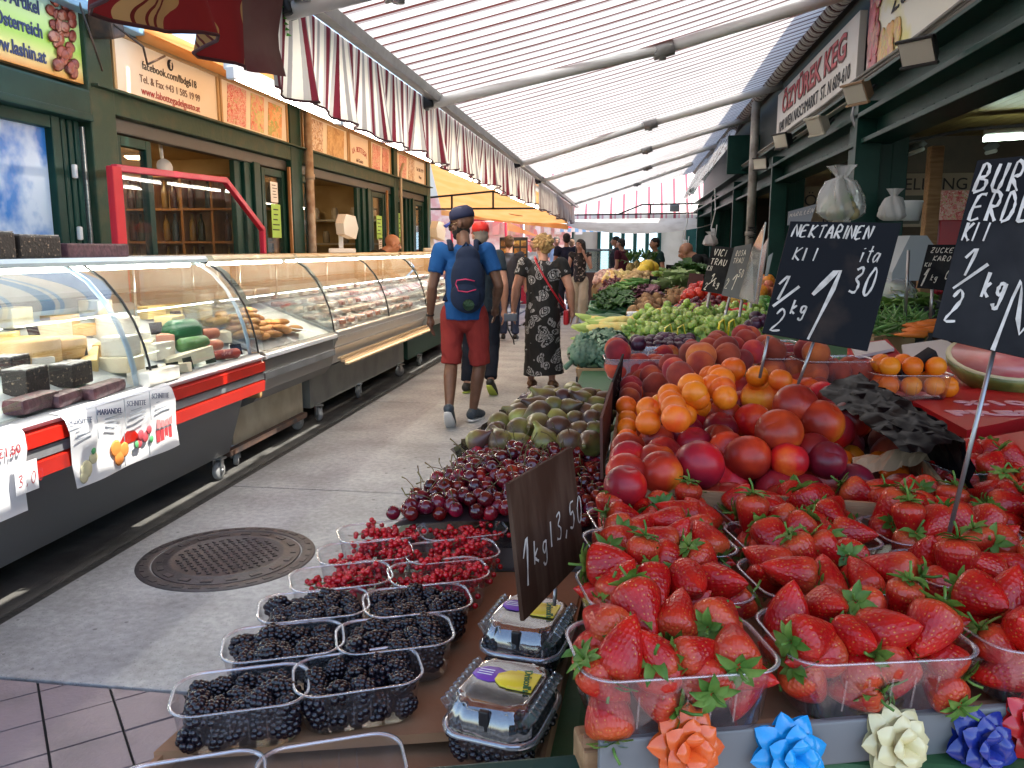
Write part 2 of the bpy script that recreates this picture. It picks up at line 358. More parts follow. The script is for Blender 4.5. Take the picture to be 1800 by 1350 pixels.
m_white = mat('white_enamel', (.78, .79, .8), .3)
m_cream = mat('cream_panel', (.62, .55, .4), .5, c2=(.5, .42, .28), scale=6)
m_wood = mat('bare_wood', (.42, .25, .12), .7, c2=(.28, .15, .065), scale=5, sx=(1, 9, 9), bump=.2)
m_card = mat('cardboard', (.3, .16, .08), .85, c2=(.24, .125, .06), scale=7, bump=.15, bscale=40)
m_red = mat('red_paint', (.5, .012, .025), .35, c2=(.42, .01, .03), scale=6)
m_glass = clear('shop_glass', rough=.01, base=.01, milk=.01, refl=.45)
m_cglass = clear('counter_glass', (.96, .985, .98), .012, .07, .012, refl=1.0)
m_paper = mat('white_paper', (.8, .8, .8), .7)
m_ink = mat('black_ink', (.015, .015, .018), .7)
m_chalk = mat('chalk', (.72, .66, .56), .9, c2=(.5, .45, .37), scale=60)
m_slate = mat('chalkboard', (.010, .010, .011), .75, c2=(.05, .048, .045), scale=6, lo=.46, hi=.82, detail=11, spec=.15)
# ================================================================ ground
g = MB(); g.quad((-60, -30, 0), (60, -30, 0), (60, 120, 0), (-60, 120, 0)); struct(g.build('ground', m_dark, loc=(0, 0, -.02)))
y_j = [2.312, 4.57, 7.42, 11.98, 16.2, 24]
g = MB()
for a, b in zip(y_j[:-1], y_j[1:]):
    for xa, xb in ((-2.405, -.2), (-.19, 3.2)): g.box(((xa+xb)/2, (a+b)/2, -.009), (xb-xa, b-a-.012, .018), bev=.004)
struct(g.build('alley', m_conc))
g = MB(); g.box((-3.1, 9, -.012), (1.28, 32, .018), bev=.004); struct(g.build('pavement', m_conc_d))
m_groove = mat('gutter_iron', (.022, .022, .022), .7, c2=(.05, .048, .045), scale=30, bump=.6, bscale=60)
g = MB(); g.box((-2.431, 10, -.012), (.05, 26, .008)); struct(g.build('gutter', m_groove))
g = MB(); g.quad((-30, 24, -.012), (30, 24, -.012), (30, 100, -.012), (-30, 100, -.012)); struct(g.build('street', mat('far_paving', (.3, .26, .21), .8, c2=(.22, .19, .16), scale=2)))
# diagonal paving tiles in front, one by one, cut at the slab edge
bm = bmesh.new(); a = R(41.5)
for i in range(-40, 20):
    for j in range(-40, 26):
        u, v = i*.2, j*.2 + .06
        jx = [(-.096, -.096), (.096, -.096), (.096, .096), (-.096, .096)]
        P = [((u+p[0])*math.cos(a) - (v+p[1])*math.sin(a) - 1.6, (u+p[0])*math.sin(a) + (v+p[1])*math.cos(a) + 2.05) for p in jx]
        if min(p[1] for p in P) > 2.3 or max(p[0] for p in P) < -5 or min(p[0] for p in P) > 2 or max(p[1] for p in P) < -1.5: continue
        z = -.004 + rnd.uniform(-.0015, .0015)
        t = [bm.verts.new((*p, z)) for p in P]; lo = [bm.verts.new((*p, z-.014)) for p in P]
        bm.faces.new(t)
        for k in range(4): bm.faces.new((t[(k+1) % 4], t[k], lo[k], lo[(k+1) % 4]))
bmesh.ops.bisect_plane(bm, geom=bm.verts[:]+bm.edges[:]+bm.faces[:], plane_co=(0, 2.303, 0), plane_no=(0, 1, 0), clear_outer=True)
me = bpy.data.meshes.new('paving_tiles'); bm.to_mesh(me); bm.free()
me.materials.append(mat('tile_mauve', (.235, .19, .198), .7, c2=(.14, .115, .12), scale=4, lo=.45, hi=.75, detail=9, bump=.3, bscale=70))
struct(obj('paving', me))
# manhole cover
mh = thing('manhole_cover', 'round rusty iron manhole cover with waffle pattern set in the concrete alley', 'manhole cover', (-1.865, 3.462, .002))
m_iron = mat('cast_iron', (.062, .048, .048), .55, c2=(.04, .034, .034), scale=16, detail=8, bump=.3, bscale=80, spec=.6)
q = MB(); q.lathe([(.0, .004), (.245, .004), (.25, .009), (.268, .009), (.275, .003), (.33, .003), (.336, .0), (.0, -.004)][:-1], 56)
for i in range(-9, 10):
    for j in range(-9, 10):
        x, y = i*.025, j*.025
        if x*x+y*y < .235**2 and (i+j) % 2 == 0: q.box((x, y, .006), (.022, .009, .007), rot_m(0, 0, .6 if i % 2 else -.6))
for k in range(18):
    t = k*2*math.pi/18; q.box((.302*math.cos(t), .302*math.sin(t), .004), (.026, .05, .006), rot_m(0, 0, t))
q.build('cover', m_iron, mh)
q = MB(); q.lathe([(.343, -.004), (.343, .003), (.352, .005), (.402, .004), (.41, -.006)], 56)
for k in range(30):
    t = k*2*math.pi/30; q.box((.377*math.cos(t), .377*math.sin(t), .005), (.02, .05, .005), rot_m(0, 0, t))
q.build('frame', m_iron, mh)
# ================================================================ left row of shops  (front plane x = FX)
FX = -3.6
LB = thing('shop_building', 'long green wooden shop building behind the deli counters on the left', 'building', (FX, 9, 0))
def lb(mb, name, m): return mb.build(name, m, LB, loc=(-FX, -9, 0))
PIL = [(5.17, 5.45), (8.45, 8.74), (12.3, 12.5), (14.35, 14.6)]
for a, b in PIL:
    q = MB(); q.box((FX-.1, (a+b)/2, 1.5), (.26, b-a, 3.0), bev=.012); q.box((FX+.015, (a+b)/2, .25), (.06, b-a+.03, .5), bev=.01)
    lb(q, 'pillar', m_green if a != 5.17 else m_green_o)
q = MB(); q.box((FX-.05, 9.9, 2.445), (.15, 9.4, .15), bev=.01); q.box((FX-.02, 9.9, 2.525), (.2, 9.4, .018), bev=.004); lb(q, 'lintel', m_green_o)
q = MB(); q.box((FX-.04, 3.0, 2.38), (.2, 4.3, .2), bev=.02); q.box((FX+.02, 3.0, 2.30), (.1, 4.3, .05), bev=.01); lb(q, 'lintel', m_green)
q = MB(); q.box((FX-.08, 9.9, 2.315), (.1, 9.3, .1), bev=.01); lb(q, 'shutter_box', mat('shutter_box_grey', (.06, .06, .055), .5))
q = MB(); q.box((FX-1.2, 7.7, 3.0), (2.6, 13.9, .06), bev=.01); q.box((FX+.06, 7.7, 2.985), (.1, 13.9, .05), bev=.01); lb(q, 'roof', mat('roof_edge', (.2, .38, .55), .5))
q = MB(); q.box((FX-.12, 7.7, 2.75), (.08, 13.9, .44)); lb(q, 'fascia', m_green)
q = MB(); q.box((FX-2.1, 9.9, 1.25), (.06, 9.6, 2.5)); q.box((FX-1.1, 5.3, 1.25), (2.0, .05, 2.5)); q.box((FX-1.1, 14.5, 1.25), (2.0, .05, 2.5)); q.box((FX-1.1, 12.42, 1.25), (2.0, .05, 2.5)); q.box((FX-1.1, 8.6, 1.25), (2.0, .05, 2.5))
lb(q, 'interior_wall', mat('warm_wall', (.48, .34, .17), .7, c2=(.36, .24, .1), scale=3))
q = MB(); q.box((FX-1.1, 9.9, 2.43), (1.95, 9.3, .04)); lb(q, 'ceiling', mat('warm_ceiling', (.5, .38, .2), .6))
q = MB(); q.box((FX-1.15, 7.7, .06), (2.0, 13.6, .12)); lb(q, 'interior_floor', mat('shop_floor', (.2, .13, .08), .5))
# bay with the shuttered front, far left
q = MB(); q.box((FX-.12, 5.06, 1.15), (.08, .2, 2.3), bev=.01)
for k in range(3): q.box((FX-.06, 4.98+.065*k, 1.15), (.05, .05, 2.26), bev=.012)
lb(q, 'shutter', m_green)
q = MB(); q.box((FX-.03, 5.15, 1.15), (.03, .025, 2.2), bev=.006); lb(q, 'shutter_track', m_steel)
for zc in (1.95, 1.55):
    q = MB(); q.box((FX-.02, 5.03, zc), (.03, .03, .09), bev=.01); lb(q, 'handle', m_white)
q = MB()
for yy in (3.86, 4.9): q.box((FX-.07, yy, 1.15), (.08, .08, 2.3), bev=.008)
for zz in (.3, 2.24): q.box((FX-.07, 4.38, zz), (.078, .95, .08), bev=.008)
f = lb(q, 'window_frame', m_green)
m_blue = mat('blue_poster', (.03, .18, .55), .25, c2=(.5, .62, .78), scale=3.5, lo=.45, hi=.6)
q = MB(); q.box((FX-.08, 4.38, 1.27), (.012, .94, 1.86)); q.build('pane', m_blue, f)
q = MB(); q.box((FX-.1, 2.4, 1.15), (.1, 2.8, 2.3)); lb(q, 'wall_panel', m_green)
# framed leaves and door posts in the other bays
def leaf(y0, y1, z1=2.25, z0=.1, x=FX-.06, note=None, m=m_green, pane=True):
    q = MB(); t = .07
    for yy in (y0+t/2, y1-t/2): q.box((x, yy, (z0+z1)/2), (.06, t, z1-z0), bev=.006)
    for zz in (z1-t/2, z0+.12): q.box((x, (y0+y1)/2, zz), (.058, y1-y0-2*t-.002, t if zz > 1 else .24), bev=.005)
    f = lb(q, 'door', m)
    if pane:
        q = MB(); q.box((x, (y0+y1)/2, (z0+z1)/2+.08), (.008, y1-y0-2*t-.004, z1-z0-.32)); q.build('pane', m_glass, f)
    return f
m_amber = mat('varnished_wood', (.4, .2, .07), .35, c2=(.3, .13, .04), scale=5, sx=(8, 8, 1))
leaf(5.5, 5.95); leaf(7.85, 8.4); leaf(8.8, 9.12); leaf(11.35, 11.95); leaf(12.0, 12.28); leaf(12.55, 12.95); leaf(13.7, 14.3)
for y0, y1 in ((7.36, 7.8), (10.85, 11.3), (13.3, 13.65)):
    q = MB()
    for k in range(3): q.box((FX-.1+.03*k, y0+(y1-y0)*(k+.5)/3, 1.18), (.05, (y1-y0)/3-.012, 2.2), bev=.008)
    lb(q, 'folded_leaves', m_green)
q = MB()
for yy in (8.42, 11.97): q.box((FX+.01, yy, 1.2), (.03, .03, 2.2), bev=.004)
lb(q, 'door_trim', m_amber)
# notices in the door panes
def note(y, z, w_, h_, c, label, x=FX-.02):
    q = MB(); q.box((0, 0, 0), (.003, w_, h_), mi=0)
    for k in range(5): q.box((.002, rnd.uniform(-.1, .1)*w_, h_*(.34-.15*k)), (.001, w_*rnd.uniform(.4, .75), h_*.035), mi=1)
    tag(q.build('notice', [c, m_ink], loc=(x, y, z)), label, 'notice')
m_gnote = mat('green_notice', (.35, .6, .12), .7)
note(8.12, 1.73, .22, .34, m_gnote, 'green and white notice taped in the first shop door behind the red screen')
note(8.1, 2.02, .17, .2, m_paper, 'small white notice above the green one in the first shop door')
note(11.65, 1.75, .26, .34, m_gnote, 'green notice taped in the door above the bald man')
note(11.68, 1.5, .16, .2, m_paper, 'small white notice under the green one above the bald man')
note(12.75, 1.75, .2, .5, m_gnote, 'narrow green notice in the door pane nearest the orange awning')
# rain pipe at the second pillar, thin pipe at the third
q = MB(); q.tube([(0, 0, 0), (0, 0, 2.95)], .045, 12); q.tube([(0, 0, 2.2), (0, 0, 2.26)], .055, 12); q.tube([(0, 0, 1.1), (0, 0, 1.15)], .055, 12)
tag(q.build('rain_pipe', mat('peeling_zinc', (.4, .34, .27), .6, c2=(.22, .14, .1), scale=8, metal=.2), loc=(FX+.08, 8.82, 0)), 'peeling grey rain pipe beside the second green pillar on the left', 'pipe')
q = MB(); q.tube([(0, 0, 0), (0, 0, 2.6), (.05, 0, 2.75)], .022, 10)
tag(q.build('cable_pipe', mat('pale_conduit', (.5, .42, .3), .5), loc=(FX+.06, 12.55, 0)), 'thin pale conduit beside the third green pillar on the left', 'pipe')
# interior: shelves of bottles, ceiling lamps, kitchen panels
sh = thing('bottle_shelf', 'tall brown wooden shelf of wine bottles inside the first shop', 'shelf', (FX-.98, 8.42, .12), R(-90))
q = MB()
for yy in np.linspace(-.86, .86, 6): q.box((0, yy, 1.05), (.28, .025, 2.1))
for zz in np.linspace(0, 2.08, 7): q.box((.004, 0, zz+.01), (.28, 1.74, .022))
q.build('case', m_amber, sh)
bt = MB(); bt.lathe([(0, 0), (.036, .002), (.038, .02), (.038, .16), (.03, .2), (.014, .24), (.014, .29), (0, .29)], 8)
bt_me = [bt.mesh('bottle', mat('bottle_glass_%d' % k, c, .15)) for k, c in enumerate(((.02, .03, .015), (.06, .02, .01), (.2, .12, .03), (.03, .05, .06)))]
for zz in np.linspace(0, 2.08, 7)[:-1]:
    for yy in np.arange(-.8, .82, .1):
        if rnd.random() < .75 and .05 < ((yy+.86) % .344) < .3:
            item('bottle', rnd.choice(bt_me), 'wine bottle standing on the brown shelf inside the first shop', 'bottle', (FX-.98+yy, 8.36, .142+zz), group='bottles on the shop shelf')
m_lamp_w = glow('warm_lamp', (1, .72, .36), 14)
def clamp(y, x, label, r=.09):
    t = thing('ceiling_lamp', label, 'lamp', (x, y, 2.40))
    q = MB(); q.lathe([(r*1.25, 0), (r*1.2, -.03), (r, -.03)], 20); q.build('lamp_housing', m_steel, t)
    q = MB(); q.lathe([(r, -.031), (r*.8, -.05), (0, -.055)], 20); q.build('bulb', m_lamp_w, t)
clamp(6.6, FX-.9, 'warm round ceiling lamp over the first shop opening', .11); clamp(7.9, FX-1.4, 'warm ceiling lamp deep inside the first shop', .1)
clamp(9.7, FX-.8, 'warm ceiling lamp in the second shop near its left door', .12); clamp(11.2, FX-1.2, 'warm ceiling lamp deep inside the second shop', .1); clamp(13.3, FX-.9, 'warm ceiling lamp inside the last shop on the left', .1)
q = MB(); q.lathe([(.0, 0), (.055, 0), (.07, .02), (.07, .03), (0, .035)], 20, M=rot_m(R(80), 0, R(60))); q.tube([(0, 0, 0), (0, -.02, .24)], .015)
tag(q.build('wall_fan', m_white, loc=(FX-.3, 6.55, 2.12)), 'small round white fan hanging under the first shop ceiling', 'fan')
kt = thing('kitchen_unit', 'steel kitchen unit with shelves inside the second shop', 'kitchen unit', (FX-1.0, 12.05, .12), R(-90))
q = MB(); q.box((0, 0, .45), (.6, 1.7, .9), bev=.01); q.build('cabinet', m_steel, kt)
q = MB(); q.box((-.12, 0, 1.75), (.3, 1.7, .03)); q.box((-.12, 0, 1.4), (.3, 1.7, .03)); q.build('shelf', m_steel, kt)
jr = MB(); jr.lathe([(0, 0), (.05, 0), (.055, .02), (.055, .13), (.04, .16), (.04, .18), (0, .18)], 10); jr_me = jr.mesh('jar', mat('jar_mix', (.3, .25, .18), .4, c2=(.5, .45, .4), scale=5, rv=.4))
for k in range(11): item('jar', jr_me, 'dull glass jar standing on the steel shelves inside the second shop', 'jar', (FX-1.78+.15*k, 12.17, 1.535 if k % 2 else 1.885), group='jars in the second shop')
# ================================================================ signs on the left
ROT_L = (math.pi/2, 0, math.pi/2); ROT_R = (math.pi/2, 0, -math.pi/2)
def sign(name, label, y, z, w_, h_, face, x=FX, fr=None, rot=ROT_L, depth=.05, cat='sign'):
    t = thing(name, label, cat, (x, y, z), rot=rot)
    q = MB(); q.box((0, 0, -depth/2), (w_, h_, depth), bev=.004); q.build('panel', face, t)
    if fr:
        q = MB(); b = .03
        for s in (-1, 1): q.box((0, s*(h_/2-b/2), .006), (w_, b, .02), bev=.003); q.box((s*(w_/2-b/2), 0, .005), (b, h_-2*b-.002, .02), bev=.003)
        q.build('frame', fr, t)
    return t
def letter(t, txt, size, x, y, m, z=.004, **k): return obj('lettering', text_mesh(txt, size, m, **k), t, loc=(x, y, z))
m_navy = mat('navy_ink', (.01, .03, .12), .5); m_crm = mat('sign_cream', (.8, .75, .64), .3, c2=(.76, .69, .55), scale=2); m_tan = mat('sign_frame_tan', (.45, .28, .12), .5)
m_brown = mat('brown_ink', (.16, .08, .05), .6); m_redink = mat('red_ink', (.42, .03, .04), .5)
def gradient_sky(name, stops):
    m, N, L, b = _new(name); tc = N.new('ShaderNodeTexCoord'); sp = N.new('ShaderNodeSeparateXYZ'); L.new(tc.outputs['Generated'], sp.inputs[0])
    cr = N.new('ShaderNodeValToRGB'); e = cr.color_ramp.elements
    while len(e) < len(stops): e.new(.5)
    for k, (p, c) in enumerate(stops): e[k].position = p; e[k].color = (*c, 1)
    L.new(sp.outputs[1], cr.inputs[0]); L.new(cr.outputs[0], b.inputs['Base Color']); b.inputs['Roughness'].default_value = .3; MATS[name] = m; return m
def pict(name, cols, scale=14, rough=.35):
    """printed food photograph: blotches of several inks"""
    m, N, L, b = _new(name); tc = N.new('ShaderNodeTexCoord'); v = N.new('ShaderNodeTexVoronoi'); v.inputs['Scale'].default_value = scale
    n = N.new('ShaderNodeTexNoise'); n.inputs['Scale'].default_value = scale*.6; n.inputs['Detail'].default_value = 5
    mx = N.new('ShaderNodeMix'); mx.data_type = 'RGBA'; mx.inputs[0].default_value = .35
    L.new(tc.outputs['Object'], n.inputs['Vector']); L.new(tc.outputs['Object'], mx.inputs[6]); L.new(n.outputs['Color'], mx.inputs[7]); L.new(mx.outputs[2], v.inputs['Vector'])
    sp = N.new('ShaderNodeSeparateColor'); L.new(v.outputs['Color'], sp.inputs[0]); cr = N.new('ShaderNodeValToRGB'); e = cr.color_ramp.elements
    while len(e) < len(cols): e.new(.5)
    for k, c in enumerate(cols): e[k].position = k/(len(cols)-1); e[k].color = (*c, 1)
    L.new(sp.outputs[0], cr.inputs[0]); L.new(cr.outputs[0], b.inputs['Base Color']); b.inputs['Roughness'].default_value = rough; MATS[name] = m; return m
p_meat = pict('meat_print', [(.5, .04, .05), (.7, .22, .2), (.8, .7, .62), (.55, .05, .06), (.78, .5, .45), (.35, .45, .12)], 34)
p_brown = pict('roast_print', [(.4, .17, .05), (.8, .74, .66), (.25, .1, .04), (.6, .4, .2), (.78, .7, .6)], 26)
p_date = pict('date_print', [(.22, .03, .02), (.35, .08, .04), (.15, .02, .02), (.5, .25, .18)], 17)
# green printed sign, cut by the frame
t = sign('shop_sign', 'green and blue printed sign with a pile of dates above the shuttered bay', 3.6, 2.83, 3.14, .62, gradient_sky('print_sky_green', [(0, (.75, .3, .06)), (.14, (.85, .75, .3)), (.3, (.4, .65, .08)), (.55, (.55, .75, .3)), (.8, (.35, .6, .8)), (1, (.25, .5, .8))]))
letter(t, "Feinkost-Artikel", .11, 1.2, .06, m_navy, align='RIGHT', bold=.003, sx=.8); letter(t, "aus \u00d6sterreich", .11, 1.21, -.075, m_navy, align='RIGHT', bold=.003, sx=.8); letter(t, "www.lashin.at", .11, 1.22, -.22, m_navy, align='RIGHT', bold=.003, sx=.8)
q = MB()
for k in range(46):
    u = rnd.random(); vv = rnd.uniform(-.27, .26); wdt = .13*(1-.35*abs(vv+.05)/.3)
    q.lathe([(.0, .008), (.035, .006), (.05, 0)], 10, (1.4+rnd.uniform(-1, 1)*wdt, vv, .002+.0004*k), rot_m(0, 0, rnd.random()) @ Matrix.Diagonal(Vector((1, .7, 1))))
q.build('dates_picture', p_date, t)
t = sign('shop_sign', 'cream sign with contact lines and a round logo above the first shop opening', 6.24, 2.74, 1.5, .43, m_crm, fr=m_tan)
q = MB(); q.lathe([(.0, .005), (.042, .005), (.042, .003)], 24, (.0, .125, 0)); q.build('logo_disc', m_ink, t); letter(t, 'f', .08, .004, .125, m_crm, z=.007, bold=.003)
letter(t, 'facebook.com/lbdg618', .085, 0, .045, m_ink); letter(t, 'Tel. & Fax +43 1 585 19 99', .078, 0, -.055, m_brown); letter(t, 'www.labottegadelgusto.at', .08, 0, -.14, m_redink)
def picture(t, x0, x1, y0, y1, m, k=0):
    q = MB(); q.ext([(x0, y0), (x1-.04, y0), (x1, y1), (x0+.04, y1)], .004, off=(0, 0, .001+k*.001)); q.build('picture', m, t)
t = sign('shop_sign', 'sign with photos of ham and salami platters beside the cream sign', 7.73, 2.74, 1.44, .43, m_crm, fr=m_tan)
picture(t, -.6, -.2, -.17, .17, p_meat); picture(t, -.14, .18, -.17, .17, pict('salad_print', [(.6, .12, .08), (.75, .4, .3), (.7, .6, .3), (.35, .5, .15)], 20)); picture(t, .24, .6, -.17, .15, pict('prawn_print', [(.75, .3, .12), (.8, .5, .25), (.3, .45, .12), (.7, .25, .1)], 18))
t = sign('shop_sign', 'row sign of roast photos right of the second left pillar', 9.58, 2.73, 1.5, .43, m_crm, fr=m_tan); picture(t, -.6, -.1, -.17, .17, p_brown); picture(t, .0, .62, -.17, .17, pict('ham_print', [(.5, .3, .12), (.65, .45, .22), (.4, .2, .07)], 18))
t = sign('shop_sign', 'small cream sign with an arched red shop name above the second shop', 10.78, 2.73, .84, .43, m_crm, fr=m_tan)
for k, ch in enumerate('LA BOTTEGA'):
    a = R(28 - 56*k/9); obj('lettering', text_mesh(ch, .1, m_redink), t, loc=(-.38*math.sin(a)*1.5, .34*math.cos(a)-.33, .004), rot=(0, 0, a*.8))
letter(t, 'del Gusto', .07, 0, -.13, m_brown)
t = sign('shop_sign', 'sign with two cold cut photos left of the third left pillar', 11.72, 2.73, .98, .43, m_crm, fr=m_tan); picture(t, -.4, .0, -.17, .17, p_meat); picture(t, .06, .42, -.17, .17, pict('meat_print_b', [(.4, .05, .05), (.6, .2, .2), (.7, .4, .3), (.45, .1, .06)], 20))
t = sign('shop_sign', 'last cream sign with roast photo before the orange awning', 13.42, 2.73, 1.8, .43, m_crm, fr=m_tan); picture(t, -.75, -.3, -.17, .17, p_meat); picture(t, -.2, .2, -.17, .17, p_brown); letter(t, 'Tel. 585 19 99', .08, .55, .04, m_brown); letter(t, 'Wien', .08, .55, -.08, m_brown)
# cables and grey lamp bracket at the corner of the first pillar
q = MB(); q.box((0, 0, 0), (.16, .22, .22), rot_m(.3, 0, .2), bev=.02); q.tube([(.05, -.1, 0), (.2, .1, -.15), (.1, .3, -.22), (.12, .5, -.12)], .008); q.tube([(-.02, -.25, .1), (.1, -.3, -.2), (.02, -.1, -.34)], .007)
tag(q.build('junction_box', mat('rusty_black', (.03, .025, .022), .7, c2=(.09, .05, .03), scale=12), loc=(FX+.1, 5.3, 2.95)), 'rusty black cable box at the top of the first left pillar', 'junction box')
# ================================================================ deli counters
GP = [(-2.35, .79), (-2.362, .88), (-2.385, .98), (-2.425, 1.09), (-2.485, 1.2), (-2.57, 1.3), (-2.68, 1.372)]
def counter(name, label, y0, y1, front, kick, mats, seams=(), x=0, z=0):
    """front/kick: (x, z) polygons swept along y; curved glass above"""
    t = thing(name, label, 'deli counter', (-2.8+x, (y0+y1)/2, 0)); off = (2.8, -(y0+y1)/2, z)
    def P(mb, nm, m, par=t): return mb.build(nm, m, par, loc=off)
    q = MB(); q.prof(front[0], y0, y1); P(q, 'front_panel', mats[0])
    for poly, nm, m in front[1:]:
        q = MB(); q.prof(poly, y0-.001, y1+.001); P(q, nm, m)
    q = MB(); q.prof(kick, y0+.05, y1-.05); P(q, 'base', mats[1])
    q = MB(); q.prof([(-2.36, .775), (-3.2, 1.11), (-3.2, 1.09), (-2.36, .755)], y0+.01, y1-.01); P(q, 'display_deck', m_deck)
    q = MB(); q.prof([(-3.2, .5), (-3.24, .5), (-3.24, 1.36), (-3.2, 1.36)], y0+.02, y1-.02); P(q, 'back_panel', m_grey)
    q = MB(); q.prof([(-2.66, 1.366), (-2.655, 1.385), (-2.67, 1.405), (-3.22, 1.405), (-3.25, 1.385), (-3.22, 1.364)], y0, y1); P(q, 'top_slab', mats[2])
    ed = [y0] + list(seams) + [y1]
    for a, b in zip(ed[:-1], ed[1:]):
        q = MB(); q.strip(GP, a+.006, b-.006, ny=1); P(q, 'curved_glass', m_cglass)
        q = MB(); q.tube([(p[0]+.004, b-.004, p[1]) for p in GP], .006, 6); P(q, 'glass_seam', m_black)
    for yy in (y0+.02, y1-.02):
        q = MB(); q.ext([(-2.36, .79)] + GP + [(-3.2, 1.37), (-3.2, 1.1)], .006, M=Matrix(((1, 0, 0), (0, 0, -1), (0, 1, 0))), off=(0, yy, 0)); P(q, 'end_glass', m_cglass)
    q = MB(); q.tube([(-2.74, y0+.08, 1.35), (-2.74, y1-.08, 1.35)], .012, 8); P(q, 'tube_lamp', m_clamp)
    q = MB(); q.box((-2.98, (y0+y1)/2, 1.2), (.3, y1-y0-.1, .008)); P(q, 'glass_shelf', m_cglass)
    q = MB()
    for yy in np.linspace(y0+.3, y1-.3, 3): q.tube([(-2.98, yy, 1.0), (-2.98, yy, 1.36)], .008, 6)
    P(q, 'shelf_post', m_steel); return t
m_clamp = glow('counter_lamp', (1, .93, .78), 16)
m_deck = mat('display_deck', (.55, .58, .6), .35, metal=.3)
m_red_b = mat('red_bumper', (.55, .018, .008), .3, c2=(.5, .016, .008), scale=5, coat=.3)
m_top_b = mat('pale_blue_slab', (.62, .72, .76), .25)
c1 = counter('deli_counter', 'nearest glass deli counter with red and grey bumper bands', 1.0, 4.9,
    [[(-2.35, .79), (-2.33, .775), (-2.35, .535), (-2.42, .52), (-2.6, .5), (-2.6, .78)],
     ([(-2.333, .774), (-2.30, .768), (-2.325, .745), (-2.336, .74)], 'light_rail', m_white),
     ([(-2.333, .742), (-2.306, .73), (-2.306, .675), (-2.336, .668)], 'bumper_band', m_red_b),
     ([(-2.336, .669), (-2.318, .664), (-2.318, .622), (-2.34, .616)], 'grey_band', m_grey),
     ([(-2.339, .617), (-2.31, .61), (-2.318, .545), (-2.35, .533)], 'bumper_band', m_red_b)],
    [(-2.44, .52), (-2.56, .14), (-3.15, .14), (-3.15, .52)], (mat('counter_dark', (.2, .205, .21), .4), mat('counter_dark2', (.17, .175, .18), .4, metal=.3), m_top_b), seams=(3.72,))
q = MB(); q.tube([(p[0]-.02, 3.62, p[1]-.005) for p in GP], .022, 8, ell=.4); q.build('arched_post', mat('pale_blue_metal', (.42, .55, .65), .3, metal=.3), c1, loc=(2.8, -2.95, 0))
q = MB(); q.tube([(p[0]-.025, 4.84, p[1]-.005) for p in GP], .02, 8, ell=.4); q.build('arched_post', mat('pale_blue_metal', (.42, .55, .65), .3, metal=.3), c1, loc=(2.8, -2.95, 0))
q = MB(); q.box((-2.42, 4.93, .64), (.13, .04, .3), bev=.02); q.build('bumper_end', mat('worn_wood_end', (.45, .28, .12), .7, c2=(.3, .15, .05), scale=14), c1, loc=(2.8, -2.95, 0))
BASEP = [(-2.62, .42), (-2.62, .13), (-3.15, .13), (-3.15, .42)]
c2 = counter('deli_counter', 'second deli counter with dull grey curved front and cream base panel', 4.98, 6.27,
    [[(-2.36, .785), (-2.335, .77), (-2.335, .735), (-2.36, .73), (-2.36, .6), (-2.38, .52), (-2.44, .45), (-2.56, .4), (-2.7, .4), (-2.7, .785)],
     ([(-2.337, .772), (-2.32, .768), (-2.32, .745), (-2.337, .735)], 'light_rail', m_white),
     ([(-2.36, .65), (-2.345, .645), (-2.345, .6), (-2.361, .595)], 'grey_band', m_grey)], BASEP, (mat('counter_greybrown', (.23, .225, .21), .38, metal=.3), m_cream, m_cream), seams=())
c3 = counter('deli_counter', 'third deli counter with ribbed silver front full of packed meat', 6.33, 9.3,
    [[(-2.36, .79), (-2.335, .78), (-2.34, .75), (-2.40, .58), (-2.44, .5), (-2.6, .47), (-2.7, .47), (-2.7, .785)],
     ([(-2.352, .748), (-2.335, .742), (-2.345, .712), (-2.36, .71)], 'light_rail', m_steel), ([(-2.385, .655), (-2.365, .65), (-2.372, .635), (-2.39, .63)], 'rib', m_steel)],
    BASEP, (mat('counter_silver', (.5, .5, .48), .33, metal=.55), mat('base_greygreen', (.27, .28, .26), .5, c2=(.2, .21, .2), scale=4), m_cream), seams=(7.8,))
c4 = counter('deli_counter', 'farthest deli counter with green base before the orange awning', 9.38, 12.6,
    [[(-2.36, .79), (-2.335, .77), (-2.345, .6), (-2.42, .5), (-2.7, .48), (-2.7, .785)]], BASEP, (mat('counter_silver', (.5, .5, .48), .33), mat('base_green', (.02, .09, .06), .5), m_cream), seams=(11,))
# wooden slats along the third counter's foot
for k in range(3):
    q = MB(); q.box((0, 0, 0), (.035, 2.9, .02), bev=.004)
    tag(q.build('wooden_plank', mat('pale_slat', (.6, .45, .28), .6, c2=(.5, .35, .2), scale=6, sx=(6, .3, 6)), loc=(-2.30+.03*k*-1, 7.85, .51-.022*k*-1)), ['outer', 'middle', 'inner'][k]+' pale wooden slat along the foot of the third counter', 'slat')
